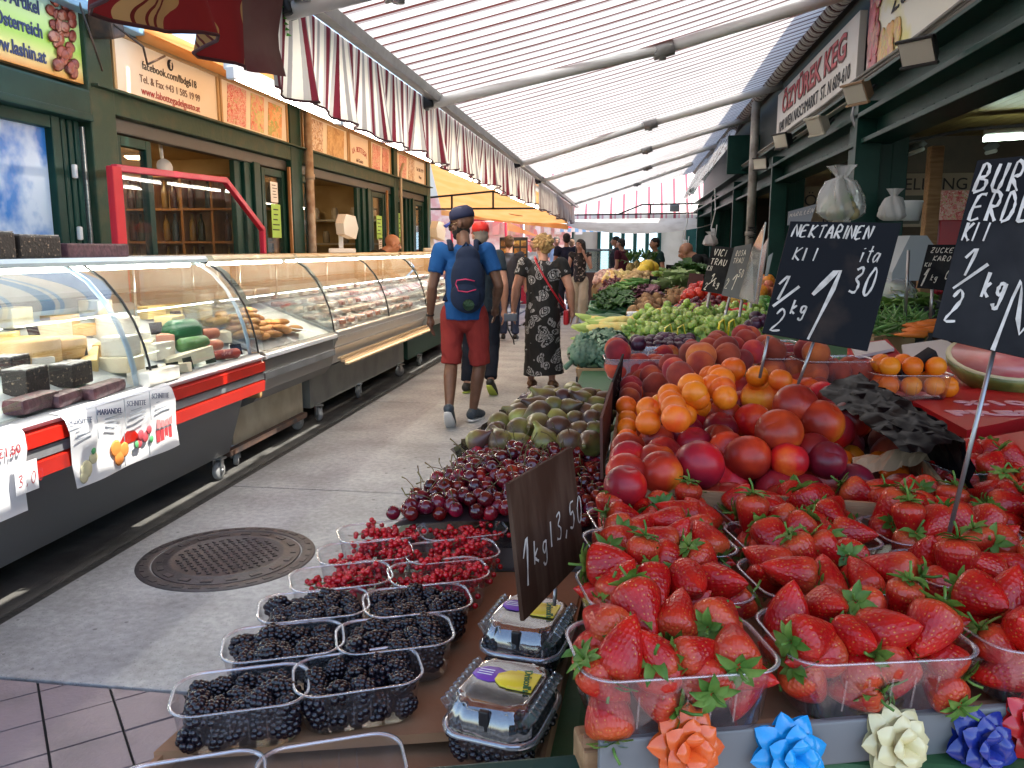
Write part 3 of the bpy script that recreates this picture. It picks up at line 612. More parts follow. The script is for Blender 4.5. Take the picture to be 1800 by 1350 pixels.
# castors
cs = thing('castor', 'grey swivel castor wheel under the counter nearest the alley slabs', 'castor', (-2.56, 4.7, 0))
q = MB(); q.lathe([(0, -.018), (.05, -.018), (.058, -.01), (.058, .01), (.05, .018), (0, .018)], 24, (0, 0, .058), rot_m(0, R(90), 0)); q.build('wheel', mat('wheel_rubber', (.33, .34, .34), .6), cs)
q = MB(); q.box((-.026, 0, .09), (.006, .035, .08), bev=.002); q.box((.026, 0, .09), (.006, .035, .08), bev=.002); q.box((0, .01, .135), (.075, .075, .012), bev=.004); q.lathe([(.0, -.032), (.012, -.032), (.012, .032), (0, .032)], 10, (0, 0, .058), rot_m(0, R(90), 0)); q.build('fork', m_steel, cs)
for (x, y, r, lb_) in ((-2.62, 5.05, .5, 'grey castor wheel under the near end of the second counter'), (-2.64, 6.15, -.4, 'castor wheel under the far end of the second counter'), (-2.6, 6.5, .8, 'castor wheel under the near end of the third counter'),
        (-2.62, 7.6, .2, 'castor wheel under the middle of the third counter'), (-2.6, 9.0, -.6, 'castor wheel under the far end of the third counter'), (-2.6, 9.9, .3, 'castor wheel under the near end of the farthest counter'), (-2.66, 2.9, 1.2, 'castor wheel under the middle of the nearest red counter')):
    dup(cs, (x, y, 0), (0, 0, r), label=lb_)
q = MB(); q.box((0, 0, 0), (.05, 1.3, .04), bev=.006); q.build('trolley_bar', mat('rust_bar', (.16, .09, .06), .7, c2=(.06, .05, .05), scale=9), c2, Vector((-2.58, 5.5, .125))-c2.location)
# ---------------------------------------------------------------- goods in the counters
def deck_z(x): return .776 + (-2.36-x)*.399
def on_deck(u, v, dz=0):
    r = px(u, v, y=1)-CAM; t = (.776-.399*2.36+dz-CAM.z)/(r.z+.399*r.x); p = CAM+r*t
    if p.x < -3.1: p = p+(CAM-p)*((-3.1-p.x)/(-p.x)); p.z = deck_z(p.x)+dz
    return p
m_halva = mat('dark_nut_halva', (.028, .02, .016), .55, c2=(.35, .26, .17), scale=60, lo=.6, hi=.68, bump=.4)
m_halvap = mat('plum_halva', (.06, .02, .028), .5, c2=(.12, .05, .06), scale=30, bump=.3)
m_sugar = mat('sugar_top', (.5, .48, .46), .8, c2=(.2, .18, .17), scale=40)
def block(name, m, label, cat, loc, d, rz=0, mtop=None, bev=.008, group=None):
    q = MB(); q.box((0, 0, d[2]/2), d, bev=bev)
    kids = []
    o = item(name, q.mesh(name, m), label, cat, loc, (0, 0, rz), group)
    if mtop:
        q = MB(); q.box((0, 0, d[2]+.002), (d[0]*.96, d[1]*.96, .006), bev=.002); q.build('crust', mtop, o)
    return o
for (u, v, d, lb_) in ((48, 692, (.11, .16, .11), 'front speckled halva block in the nearest counter'), (127, 676, (.11, .17, .1), 'speckled halva block right of the front one in the nearest counter'), (30, 655, (.1, .22, .08), 'long speckled halva block behind the front one')):
    block('halva_block', m_halva, lb_, 'halva', on_deck(u, v), d, .12, m_sugar)
for (u, v, d, rz, lb_) in ((58, 722, (.1, .26, .07), .1, 'plum coloured halva roll at the lower left of the nearest counter'), (110, 712, (.09, .2, .06), .15, 'brown halva roll in the middle of the front row'), (180, 695, (.09, .3, .06), .12, 'plum coloured halva roll near the arched post')):
    block('halva_roll', m_halvap, lb_, 'halva', on_deck(u, v), d, rz, None, .03)
m_ch = [mat('cheese_%d' % k, c, .5, c2=c2, scale=9, sss=0) for k, (c, c2) in enumerate((((.7, .5, .18), (.75, .58, .28)), ((.75, .68, .5), (.68, .58, .4)), ((.6, .36, .12), (.68, .45, .2)), ((.72, .7, .62), (.6, .55, .45))))]
def wedge(label, loc, l, w_, h, m, rz, rx=0):
    q = MB(); q.ext([(-w_/2, -l/2), (w_/2, -l/2), (w_*.12, l/2), (-w_*.12, l/2)], h); item('cheese_wedge', q.mesh('cheese_wedge', m), label, 'cheese', loc, (rx, 0, rz))
def wheelc(label, loc, r, h, m):
    q = MB(); q.lathe([(0, 0), (r*.97, 0), (r, .01), (r, h-.012), (r*.96, h), (0, h)], 24); item('round_cheese', q.mesh('round_cheese', m), label, 'cheese', loc)
wheelc('tan cheese wheel at the back left of the nearest counter', on_deck(50, 640), .14, .12, m_ch[2]); wheelc('small tan cheese wheel left of the yellow wedge', on_deck(115, 628), .1, .1, m_ch[2]); wheelc('pale cheese wheel behind the arched post', on_deck(205, 600), .1, .14, m_ch[3])
block('cheese_block', m_ch[3], 'upper white cheese block beside the arched post', 'cheese', on_deck(216, 652)+Vector((0, 0, .08)), (.13, .15, .1), .1); block('cheese_block', m_ch[1], 'lower pale cheese block under the white one', 'cheese', on_deck(216, 652), (.15, .17, .08), .1)
wedge('yellow cheese wedge leaning beside the black tags', on_deck(165, 640), .2, .08, .06, m_ch[0], .4, .25); wedge('pale yellow wedge at the back near the arched post', on_deck(185, 590), .18, .1, .05, m_ch[1], -.5); wedge('long cream cheese wedge behind the front tags', on_deck(335, 640), .3, .1, .07, m_ch[1], -.5, .15)
wedge('cream cheese wedge right of the black seam', on_deck(262, 620), .2, .09, .07, m_ch[1], .3); wedge('grey rind cheese wedge beside the green roll', on_deck(285, 630), .18, .1, .09, m_ch[3], -.2); wedge('small cream wedge at the front of the second pane', on_deck(310, 655), .16, .08, .05, m_ch[1], -.7)
wedge('pink ham wedge behind the cream cheeses', on_deck(290, 605), .16, .1, .06, mat('ham_pink', (.6, .28, .2), .5), .6); block('cheese_block', m_ch[3], 'wrapped white cheese behind the front tags', 'cheese', on_deck(272, 672), (.12, .3, .07), .05)
def roll(name, label, cat, loc, r, l, m, rz):
    q = MB(); q.lathe([(0, -l/2), (r*.8, -l/2), (r, -l/2+r*.4), (r, l/2-r*.4), (r*.8, l/2), (0, l/2)], 16, (0, 0, r), rot_m(0, R(90), 0)); item(name, q.mesh(name, m), label, cat, loc, (0, 0, rz))
m_gwrap = mat('green_wrap', (.02, .12, .045), .35); m_saus = mat('sausage', (.42, .1, .05), .35, c2=(.55, .2, .1), scale=20)
roll('wrapped_roll', 'big green wrapped roll on the nearest counter', 'sausage', on_deck(322, 605), .075, .2, m_gwrap, 1.2); roll('wrapped_roll', 'lower green wrapped roll in front of the big one', 'sausage', on_deck(340, 618), .045, .22, mat('green_wrap_pale', (.08, .2, .06), .35), 1.4)
roll('sausage', 'short orange sausage on top near the counter end', 'sausage', on_deck(370, 605)+Vector((0, 0, .03)), .035, .12, m_saus, 1.3); roll('sausage', 'short orange sausage lying under the other near the counter end', 'sausage', on_deck(372, 618), .035, .15, m_saus, 1.3); roll('sausage', 'dark red salami beside the last black tag', 'sausage', on_deck(392, 632), .03, .22, mat('salami_red', (.25, .03, .02), .5, c2=(.5, .25, .2), scale=30, lo=.6), 1.1)
tg = thing('price_tag', 'x', 'price tag')
q = MB(); q.box((0, 0, .05), (.085, .003, .07), rot_m(-.25, 0, 0)); q.build('card', m_slate, tg)
q = MB(); chalk(q, 'E1', -.03, .062, .016, th=.003); chalk(q, '250', -.03, .03, .022, th=.003); q.build('lettering', m_paper, tg, loc=(0, -.0035, 0), rot=(-.25, 0, 0))
q = MB(); q.tube([(0, .002, 0), (0, .004, .03)], .002, 5); q.build('clip', m_steel, tg)
rn2 = random.Random(21)
for k, (u, v, kind) in enumerate(((20, 610, 'w'), (95, 600, 'b'), (150, 590, 'w'), (235, 575, 'w'), (265, 560, 'b'), (25, 575, 'b'), (110, 570, 'w'), (170, 560, 'b'), (300, 555, 'w'), (345, 560, 'b'), (380, 575, 'w'), (250, 600, 'w'), (300, 585, 'b'), (395, 600, 'w'), (180, 625, 'w'), (75, 655, 'w'))):
    m_ = m_ch[k % 4]
    near_ = ('left of the arched post', 'by the arched post', 'near the far pane end')[0 if u < 160 else (1 if u < 300 else 2)]
    lb2 = '%s cheese %s in the %s row %s' % (('yellow', 'cream', 'tan', 'white')[k % 4], 'wedge' if kind == 'w' else 'block', 'rear' if v < 580 else ('second' if v < 605 else 'front'), near_)
    if kind == 'w': wedge(lb2, on_deck(u, v), rn2.uniform(.14, .22), .09, rn2.uniform(.05, .08), m_, rn2.uniform(-1, 1))
    else: block('cheese_block', m_, lb2, 'cheese', on_deck(u, v), (rn2.uniform(.1, .16), rn2.uniform(.12, .18), rn2.uniform(.07, .11)), rn2.uniform(-.2, .2))
first = True
for (u, v, what) in ((132, 632, 'beside the yellow cheese wedge'), (142, 642, 'lower one beside the yellow cheese wedge'), (214, 583, 'in front of the white cheese by the arched post'), (271, 672, 'at the front right of the black seam'), (306, 665, 'between two cream wedges at the front'), (332, 655, 'third from the black seam'), (370, 643, 'in front of the long cream wedge'), (416, 629, 'at the far end by the salami'), (311, 570, 'behind the big green roll'), (276, 592, 'left of the big green roll'), (62, 600, 'at the back left among the tan wheels'), (88, 622, 'leaning on the small tan wheel')):
    lab = 'small black price tag '+what; p = on_deck(u, v); r = (0, 0, R(78)+rnd.uniform(-.2, .2))
    if first: tg.location = p; tg.rotation_euler = r; tg['label'] = lab; first = False
    else: dup(tg, p, r, label=lab)
# halva blocks and tray on the counter top
for k in range(4): block('halva_block', m_halva, ['leftmost', 'second', 'third', 'rightmost'][k]+' grey nut halva block on top of the nearest counter', 'halva', (-2.78, 2.62+.27*k+.02*(k % 2), 1.406), (.2, .262, .115-.012*(k == 3)), rnd.uniform(-.05, .05), m_sugar, .01)
block('halva_slab', m_halvap, 'flat dark red halva slab behind the grey halva blocks', 'halva', (-2.86, 3.95, 1.406), (.25, .5, .07), 0, None, .01)
# breads, trays, paper in the second counter
m_bread = mat('golden_bread', (.5, .24, .06), .6, c2=(.36, .14, .03), scale=12, rv=.2)
q = MB(); q.ball((0, 0, .025), (.045, .085, .026), 10); bread = q.mesh('bread_roll', m_bread)
for k in range(26):
    item('bread_roll', bread, 'golden brown oval bread roll heaped in the second deli counter', 'bread roll', (-2.46-.07*(k % 5)-rnd.uniform(0, .02), 5.1+.17*(k//5)*.8+rnd.uniform(-.02, .02), .815+.028*(k % 5)+.03*(k % 3 == 0)+.02), (rnd.uniform(-.2, .2), 0, rnd.uniform(-.5, .5)), 'bread rolls in the second deli counter')
q = MB(); q.box((0, 0, 0), (.3, .1, .003), rot_m(0, .2, 0)); item('paper_strip', q.mesh('paper_strip', m_paper), 'white paper strip lying on the golden bread rolls', 'paper', (-2.47, 5.72, .87), (0, 0, .5))
m_lid = mat('steel_lid', (.3, .31, .31), .3, metal=.8)
for k in range(4): block('steel_tray', m_lid, ['first', 'second', 'third', 'fourth'][k]+' dark steel tray on the shelf behind the bread rolls', 'tray', (-3.0, 5.2+.3*k, 1.03), (.3, .26, .12), 0, None, .02)
# packed meats with white tags in the third and fourth counters
m_meat = [mat('meat_%d' % k, c, .4, c2=c2, scale=30) for k, (c, c2) in enumerate((((.3, .07, .05), (.5, .3, .25)), ((.5, .5, .5), (.62, .6, .58)), ((.22, .07, .05), (.5, .42, .38)), ((.6, .56, .5), (.5, .35, .28)), ((.45, .46, .47), (.6, .6, .6))))]
q = MB(); q.box((0, 0, .02), (.12, .16, .04), bev=.015)
packs = [q.mesh('meat_pack', m) for m in m_meat]
q = MB(); q.box((0, 0, .03), (.003, .05, .05)); q.box((.002, .0, .035), (.001, .036, .004), mi=1); q.box((.002, .0, .025), (.001, .03, .004), mi=1); wt = q.mesh('white_tag', [m_paper, m_ink])
for j in range(24):
    for i in range(5):
        y = 6.42+.245*j+rnd.uniform(-.02, .02)
        if 9.2 < y < 9.5 or y > 12.4: continue
        x = -2.45-.135*i; w3 = 'third' if y < 9.3 else 'farthest'
        item('meat_pack', rnd.choice(packs), 'flat packet of sliced meat laid out in the %s deli counter' % w3, 'meat packet', (x, y, deck_z(x)+.005), (0, 0, rnd.uniform(-.2, .2)), 'meat packets in the %s counter' % w3)
        if i in (0, 2) and y < 9.3: item('white_tag', wt, 'small white price tag standing before the meat packets in the third counter', 'price tag', (x+.07, y+.03, deck_z(x)+.002), (0, -.2, rnd.uniform(-.3, .1)), 'white tags in the third counter')
# printed sheets hung over the red bumper
ps = thing('paper_sheet', 'large white printed sheet with fruit pictures hanging over the red bumper', 'poster', (-2.3, 3.38, .75))
line = [(-.05, .035), (-.012, .028), (.008, .0), (.014, -.06), (.0, -.13), (-.012, -.2), (-.01, -.31)]
q = MB(); q.grid(lambda a, b: (lambda p: (p[0]+.012*math.sin(9*b)*a, -.42+.8*b+.09*a, p[1]))(line[round(a*6)]), 6, 14); q.build('sheet', m_paper, ps)
q = MB()
for yb in (-.2, .0, .2): q.box((.017, yb, -.05), (.002, .003, .14)); q.box((-.006, yb+.01, -.22), (.002, .003, .16), rot_m(0, .05, 0))
for k in range(4):
    for j in range(4): q.box((.0165, -.3+.2*k+rnd.uniform(-.015, .015), -.045-.016*j), (.0015, rnd.uniform(.08, .13), .004))
q.build('print_lines', mat('grey_print', (.35, .38, .42), .8), ps)
for k, wd in enumerate(('SCHNITTE', 'MARIANDEL', 'SCHNITTE', 'SCHNITTE')): obj('lettering', text_mesh(wd, .036, m_navy if k == 1 else mat('grey_ink', (.2, .22, .28), .7), sx=.9), ps, loc=(.0185, -.31+.2*k, -.018), rot=(R(90), R(8), R(90)))
def printed(name, pts, m): q = MB(); [q.lathe([(0, .003), (r*.8, .0025), (r, 0)], 12, (-.002+.004*(z_ > -.2), y_, z_), rot_m(0, R(90), 0)) for (y_, z_, r) in pts]; q.build(name, m, ps)
printed('apricot_picture', [(-.06, -.2, .04), (-.0, -.22, .036), (-.04, -.25, .036)], mat('apricot_print', (.75, .25, .05), .6)); printed('cream_picture', [(-.27, -.24, .04), (-.22, -.2, .03), (-.29, -.27, .028)], mat('cream_print', (.7, .65, .4), .6)); printed('leaf_picture', [(-.22, -.17, .016), (.1, -.22, .018), (.22, -.22, .018)], mat('leaf_print', (.1, .4, .15), .6)); printed('berry_picture', [(.13, -.18, .026), (.17, -.2, .026), (.2, -.17, .022), (.12, -.22, .022)], mat('berry_print', (.55, .08, .1), .6))
q = MB(); [q.box((.003-.006*j, .28+.035*i, -.15-.07*j), (.004, .03, .06), mi=(i*3+j*2) % 3) for i in range(4) for j in range(2)]; q.build('photo_grid', [mat('print_pink', (.65, .25, .25), .6), mat('print_dark', (.1, .03, .03), .6), mat('print_red', (.5, .05, .06), .6)], ps)
ps2 = thing('paper_sheet', 'white price sheet with red 1,50 at the left edge of the red bumper', 'poster', (-2.3, 2.6, .75))
q = MB(); q.grid(lambda a, b: (lambda p: (p[0], -.2+.36*b, p[1]))(line[round(a*6)]), 6, 6); q.build('sheet', m_paper, ps2); obj('lettering', text_mesh('\u20ac1,50', .05, m_redink), ps2, loc=(.02, .06, -.05), rot=(R(90), 0, R(90)))
ps3 = obj('price_note', MB().box((0, 0, 0), (.002, .12, .12)).mesh('price_note', m_paper), None, (-2.285, 2.74, .58)); tag(ps3, 'small handwritten white note on the red bumper at the left edge', 'note')
q = MB(); chalk(q, '3,00', -.05, -.03, .045, th=.006); q.build('lettering', m_redink, ps3, loc=(.0022, 0, 0), rot=(0, 0, R(90)))
# red framed glass screen behind the first counter
rs = thing('glass_screen', 'red framed glass screen with a cut corner behind the first counter', 'screen', (-3.28, 4.9, .9))
q = MB(); q.box((0, .04, .53), (.05, .1, 1.08), bev=.01); q.build('post', mat('red_cloth', (.5, .008, .02), .6), rs)
fr_ = [(0, .0, .0), (0, .05, 1.06), (0, 1.5, 1.1), (0, 2.15, .72), (0, 2.15, 0)]
q = MB()
for a, b in zip(fr_[:-1], fr_[1:]):
    a, b = Vector(a), Vector(b); d = (b-a); q.box((a+b)/2, (.045, d.length+.02, .045), rot_m(math.atan2(d.z, d.y), 0, 0), bev=.006)
q.build('frame', mat('crimson_frame', (.45, .008, .05), .4), rs)
q = MB(); q.add([(.0, p[1], p[2]) for p in fr_], [[0, 1, 2, 3, 4]]); q.build('pane', m_glass, rs)
# scale on the counter and a second one beyond
def scale_(y, label, s=1):
    t = thing('shop_scale', label, 'scale', (-2.95, y, 1.406), rz=.3)
    q = MB(); q.box((0, 0, .03), (.34, .36, .06), bev=.015); q.build('base', m_white, t)
    q = MB(); q.box((-.02, .1, .2), (.06, .07, .34), bev=.01); q.build('column', m_white, t)
    q = MB(); q.ext([(-.17, -.1), (.12, -.16), (.19, -.02), (.12, .14), (-.12, .16), (-.19, .04)], .12, M=rot_m(R(90), 0, R(62)), off=(.02, -.02, .34)); q.build('display_head', mat('ivory_plastic', (.72, .7, .64), .4), t)
    q = MB(); q.box((.05, .16, .34), (.05, .1, .22), bev=.01); q.build('screen', mat('grey_screen', (.16, .2, .25), .2), t); t.scale = (s,)*3
scale_(8.2, 'white shop scale with tilted display on the third counter', .78); scale_(12.2, 'ivory cash scale at the far end of the counters', .9)
# ================================================================ awnings
W = (.86, .82, .75); GR = (.46, .44, .43); BU = (.12, .022, .028); DK = (.12, .1, .11)
m_awn = stripes('white_striped_cloth', [(0, (.12, .035, .03)), (.1, (.36, .31, .29)), (.19, W), (.32, (.52, .48, .45)), (.37, W), (.5, (.12, .035, .03)), (.58, (.42, .37, .35)), (.67, W), (.86, (.52, .48, .45)), (.92, W)], .29, trl=.46, dirt=.25)
m_val = stripes('valance_cloth', [(0, W), (.16, GR), (.25, (.16, .02, .035)), (.41, (.3, .28, .28)), (.45, W), (.58, GR), (.69, (.16, .02, .035)), (.8, W), (.9, (.36, .34, .34))], .30, trl=.35, dirt=.25)
m_burg = stripes('burgundy_cloth', [(0, (.24, .022, .022)), (.42, (.5, .3, .12)), (.55, (.14, .02, .015)), (.58, (.42, .24, .09)), (.66, (.14, .02, .015)), (.69, (.42, .24, .09)), (.74, (.14, .02, .015)), (.77, (.42, .24, .09)), (.9, (.24, .022, .022))], .34, trl=.42, wobble=.035, dirt=.2)
m_bw = stripes('blue_white_cloth', [(0, W), (.35, (.06, .3, .66)), (.62, W), (.72, (.2, .45, .75)), (.82, W)], .5, trl=.4)
m_orange = mat('orange_cloth', (.82, .38, .12), .85, c2=(.82, .44, .17), scale=2.5, trl=.3, spec=.2)
m_alu = mat('awning_aluminium', (.38, .38, .37), .4, metal=.4, c2=(.3, .3, .29), scale=10)
AX0, AZ0, AX1, AZ1 = -1.35, 2.45, 1.42, 3.18
SL = (AZ1-AZ0)/(AX1-AX0)
def on_awn(u, v, off=-.07):
    r = px(u, v, y=1.0) - CAM; n = Vector((-SL, 0, 1)); p0 = Vector((AX0, 0, AZ0+off))
    return CAM + r*((p0-CAM).dot(n)/r.dot(n))
def awning(label, y0, y1, cloth, val, x0=AX0, z0=AZ0, x1=AX1, z1=AZ1, vh=.38, sag=.05, bar=True, bump=.03, seed=1, ruffle=1.0, vy1=None):
    t = thing('awning', label, 'awning', (x0, (y0+y1)/2, z0)); off = (-x0, -(y0+y1)/2, -z0); rn = random.Random(seed)
    q = MB(); q.grid(lambda a, b: (x0+(x1-x0)*a, y0+(y1-y0)*b, z0+(z1-z0)*a - sag*math.sin(math.pi*a)*(.8+.2*math.sin(b*9))), 14, 30); q.build('cloth', cloth, t, off)
    if vh:
        ph = [rn.uniform(0, 6) for _ in range(6)]
        def wv(a, b):
            y = y0+((vy1 or y1)-y0)*b; d = a**1.2*ruffle*bump*(math.sin(y*13+ph[0])+.8*math.sin(y*23+ph[1])+.5*math.sin(y*5+ph[2]))
            return (x0-.012+d-.02*a*(x1 < x0)*-1, y+a*.02*math.sin(y*17+ph[3]), z0-.02-vh*a*(1+.04*math.sin(y*4+ph[4])+.025*math.sin(y*11+ph[5])))
        q = MB(); q.grid(wv, 8, int((y1-y0)*26)); q.build('valance', val, t, off)
        q = MB(); q.tube([Vector(wv(1, b))+Vector((.002, 0, 0)) for b in np.linspace(0, 1, int((y1-y0)*20))], .006, 5); q.build('hem', mat('hem_dark', (.07, .02, .025), .8), t, off)
    if bar:
        s = 1 if x1 > x0 else -1
        q = MB(); q.prof([(x0+.02*s, z0-.04), (x0+.09*s, z0-.05), (x0+.1*s, z0), (x0+.06*s, z0+.035), (x0+.03*s, z0+.03)], y0+.01, y1-.01); q.build('front_bar', m_alu, t, off)
        q = MB(); q.tube([(x1, y0+.02, z1), (x1, y1-.02, z1)], .07, 14); q.build('roller', cloth, t, off)
    return t
a1 = awning('wide red, grey and white striped awning over the fruit stall', 3.05, 11.85, m_awn, m_val)
a2 = awning('second striped awning with faded grey valance behind the wide one', 11.8, 19.4, m_awn, stripes('faded_valance', [(0, (.55, .5, .47)), (.3, (.4, .35, .33)), (.5, (.6, .56, .53)), (.75, (.36, .28, .27))], .14, trl=.3), x0=-1.3, z0=2.42)
a0 = awning('burgundy and tan striped awning overhead at the near end of the fruit stall', .25, 3.09, m_burg, m_burg, z0=2.47, z1=3.23, bump=.045, ruffle=1.2, seed=4, vy1=2.86)
q = MB(); q.grid(lambda a, b: (-1.37+.06*a+.015*math.sin(b*7), 2.86+.2*a+.01*math.sin(a*9), 2.47+.02*a-.4*b), 6, 8); q.build('end_flap', mat('brown_flap', (.16, .1, .085), .8, c2=(.12, .03, .035), scale=3, trl=.15), a0, (1.35, -1.67, -2.47))
# left hand awnings
a3 = awning('blue and white striped awning over the nearest deli counter', -1.5, 5.7, m_bw, None, x0=-1.51, z0=2.5, x1=-3.5, z1=3.5, vh=0, sag=.04)
a4 = awning('long orange awning over the far deli counters', 5.72, 14.5, m_orange, None, x0=-1.41, z0=2.4, x1=-3.5, z1=2.99, vh=0, sag=.05)
t = thing('awning', 'orange canopy hanging over the crossing beyond the long orange awning', 'awning', (-2.8, 16.8, 2.4))
q = MB(); P4 = [Vector(p) for p in ((-3.6, 14.7, 3.0), (-1.5, 14.7, 2.42), (-1.42, 19, 2.02), (-4.4, 19, 2.36))]
def c4f(a, b):
    p = P4[0].lerp(P4[1], a).lerp(P4[3].lerp(P4[2], a), b); p.z -= .1*math.sin(math.pi*a)*math.sin(math.pi*b*.5); return p
q.grid(c4f, 12, 12); q.build('cloth', m_orange, t, (2.8, -16.8, -2.4))
q = MB(); q.grid(lambda a, b: P4[3].lerp(P4[2], a)+Vector((0, .02*math.sin(a*40), -.02-.12*b)), 40, 2); q.build('valance', m_orange, t, (2.8, -16.8, -2.4))
q = MB(); q.lathe([(0, .003), (.16, .002), (.16, 0)], 24, (0, 0, 0), rot_m(R(180)+.1, .18, 0)); q.build('round_patch', mat('brown_patch', (.3, .13, .05), .8), t, Vector(c4f(.62, .75))-Vector((-2.8, 16.8, 2.4))-Vector((0, 0, .01)))
tr = thing('steel_truss', 'dark thin steel truss under the orange canopy', 'truss', (-2.4, 15.6, 0))
q = MB()
for a, b in (((-1.4, 2.2), (.9, 2.2)), ((-1.4, 2.42), (-.2, 2.52)), ((-.2, 2.52), (.9, 2.2)), ((-.2, 2.52), (-.2, 2.2)), ((-1.0, 2.44), (-1.0, 2.2))): q.box(((a[0]+b[0])/2, 0, (a[1]+b[1])/2), (math.dist(a, b)+.03, .03, .035), rot_m(0, -math.atan2(b[1]-a[1], b[0]-a[0]), 0))
q.build('frame', m_black, tr)
# folding arms of the striped awnings
def arm(par, A, E_, B_, r=.045):
    A, E_, B_ = Vector(A), Vector(E_), Vector(B_); o = A-par.location
    q = MB(); q.tube([(0, 0, 0), E_-A], [r*.85, r], 12, ell=.75); q.tube([E_-A, B_-A], [r*1.05, r*1.15], 12, ell=.75); t = q.build('folding_arm', m_arm, par, o)
    q = MB(); d = (B_-E_).normalized(); q.tube([E_-A-d*.07, E_-A+d*.07], r*1.25, 12); q.tube([E_-A+Vector((0, 0, -r*1.5)), E_-A+Vector((0, 0, r*1.5))], r*.5, 10); q.build('elbow', mat('joint_grey', (.33, .33, .33), .4, metal=.4), t)
    q = MB(); q.box((0, 0, .02), (.08, .1, .09), rot_m(0, -.25, 0), bev=.015); q.build('bar_bracket', m_black, t)
m_arm = mat('arm_enamel', (.84, .84, .83), .4, c2=(.76, .76, .74), scale=4)
words_ = ['nearest', 'second', 'third', 'fourth', 'fifth', 'sixth', 'seventh']
for k, (p1, p2, p3) in enumerate((((500, 22), (700, -30), (1000, -120)), ((752, 185), (1165, 85), (1490, -12)), ((910, 291), (1143, 217), (1375, 150)), ((946, 320), (1137, 262), (1330, 205)), ((968, 345), (1138, 293), (1262, 255)), ((990, 365), (1120, 322), (1215, 288)))):
    arm(a1 if k < 3 else a2, on_awn(*p1), on_awn(*p2), on_awn(*p3), .05 if k < 3 else .045)
# rope bundle and fern sprig on the bar
q = MB()
for k in range(7): q.tube([(rnd.uniform(-.03, .03), rnd.uniform(-.05, .05), 0), (rnd.uniform(-.04, .04), rnd.uniform(-.09, .09), -.1), (rnd.uniform(-.03, .03), rnd.uniform(-.1, .1), -.17), (rnd.uniform(-.02, .02), rnd.uniform(-.06, .06), -.05)], .004, 5)
tag(q.build('tied_rope', mat('grey_rope', (.25, .24, .23), .9), loc=(-1.40, 5.35, 2.4)), 'bundle of grey cord tied to the front bar beside the second awning arm', 'rope')
q = MB(); q.tube([(0, 0, 0), (.0, .05, -.1), (0, .12, -.16)], .004, 5)
for k in range(9):
    for s in (-1, 1):
        c = Vector((0, .013*k, -.018*k)); q.add([c, c+Vector((s*.03, .02, -.035)), c+Vector((s*.055, .045, -.03)), c+Vector((s*.03, .04, -.01))], [[0, 1, 2, 3]])
tag(q.build('leaf_sprig', mat('fresh_leaf', (.06, .3, .03), .5, trl=.3), loc=(-1.41, 3.12, 2.46)), 'small bright green fern sprig hanging at the near end of the striped valance', 'leaf')
# tube lamps under the left awning edge
m_tube = glow('tube_light', (1, .93, .8), 15)
for k in range(9):
    y = 3.25+1.28*k; t = thing('tube_lamp', 'lit tube lamp under the left awning edge, %s of the row from the near end' % ['first', 'second', 'third', 'fourth', 'fifth', 'sixth', 'seventh', 'eighth', 'ninth'][k], 'lamp', (-1.6, y, 2.14+.005*(k % 3)))
    q = MB(); q.tube([(0, 0, 0), (0, 1.16, 0)], .016, 10); q.build('tube', m_tube, t)
    q = MB(); q.box((-.01, .58, .035), (.05, 1.2, .03), bev=.005); q.box((0, -.02, .005), (.035, .03, .05), bev=.005); q.box((0, 1.18, .005), (.035, .03, .05), bev=.005); q.build('lamp_housing', m_white, t)
# striped canopy across the far end, its truss and the sagging white sheet
m_far = stripes('pink_striped_cloth', [(0, W), (.3, (.5, .13, .16)), (.5, W), (.68, (.7, .4, .42)), (.82, W)], .3, axis=0, trl=.22)
t = thing('awning', 'red and white striped awning facing us across the far end of the fruit stall', 'awning', (0, 20, 2.2))
q = MB(); q.grid(lambda a, b: (-2.2+4.1*a, 20+1.5*b, 2.25+1.5*b-.05*math.sin(b*3)), 20, 6); q.build('cloth', m_far, t, (0, -20, -2.2))
q = MB(); q.grid(lambda a, b: (-2.2+4.1*a, 20+.02*math.sin(a*60)*b, 2.25-.12*b), 60, 2); q.build('valance', m_far, t, (0, -20, -2.2))
tr = thing('steel_truss', 'dark flat steel truss in front of the far striped awning', 'truss', (0, 19.8, 0))
q = MB()
for a, b in (((-1.45, 2.24), (1.75, 2.27)), ((-.3, 2.25), (.25, 2.47)), ((.25, 2.47), (1.75, 2.49)), ((.45, 2.47), (.45, 2.25))): q.box(((a[0]+b[0])/2, 0, (a[1]+b[1])/2), (math.dist(a, b)+.02, .03, .035), rot_m(0, -math.atan2(b[1]-a[1], b[0]-a[0]), 0))
q.build('frame', m_black, tr)
q = MB(); q.box((1.0, -.03, 2.38), (.22, .1, .16), bev=.02); q.build('lamp_box', m_grey, tr)
t = thing('white_sheet', 'sagging white cloth sheet hung under the far striped awning', 'cloth', (0, 19.6, 2))
q = MB(); q.grid(lambda a, b: (-1.45+3.25*a, 19.6-.9*b, 2.13+.02*a-(.16+.2*math.sin(math.pi*a)**.7)*b - .12*b*(1-a)*0), 24, 8); q.build('cloth', mat('white_canvas', (.72, .7, .65), .9, c2=(.58, .55, .5), scale=3, trl=.4), t, (0, -19.6, -2))
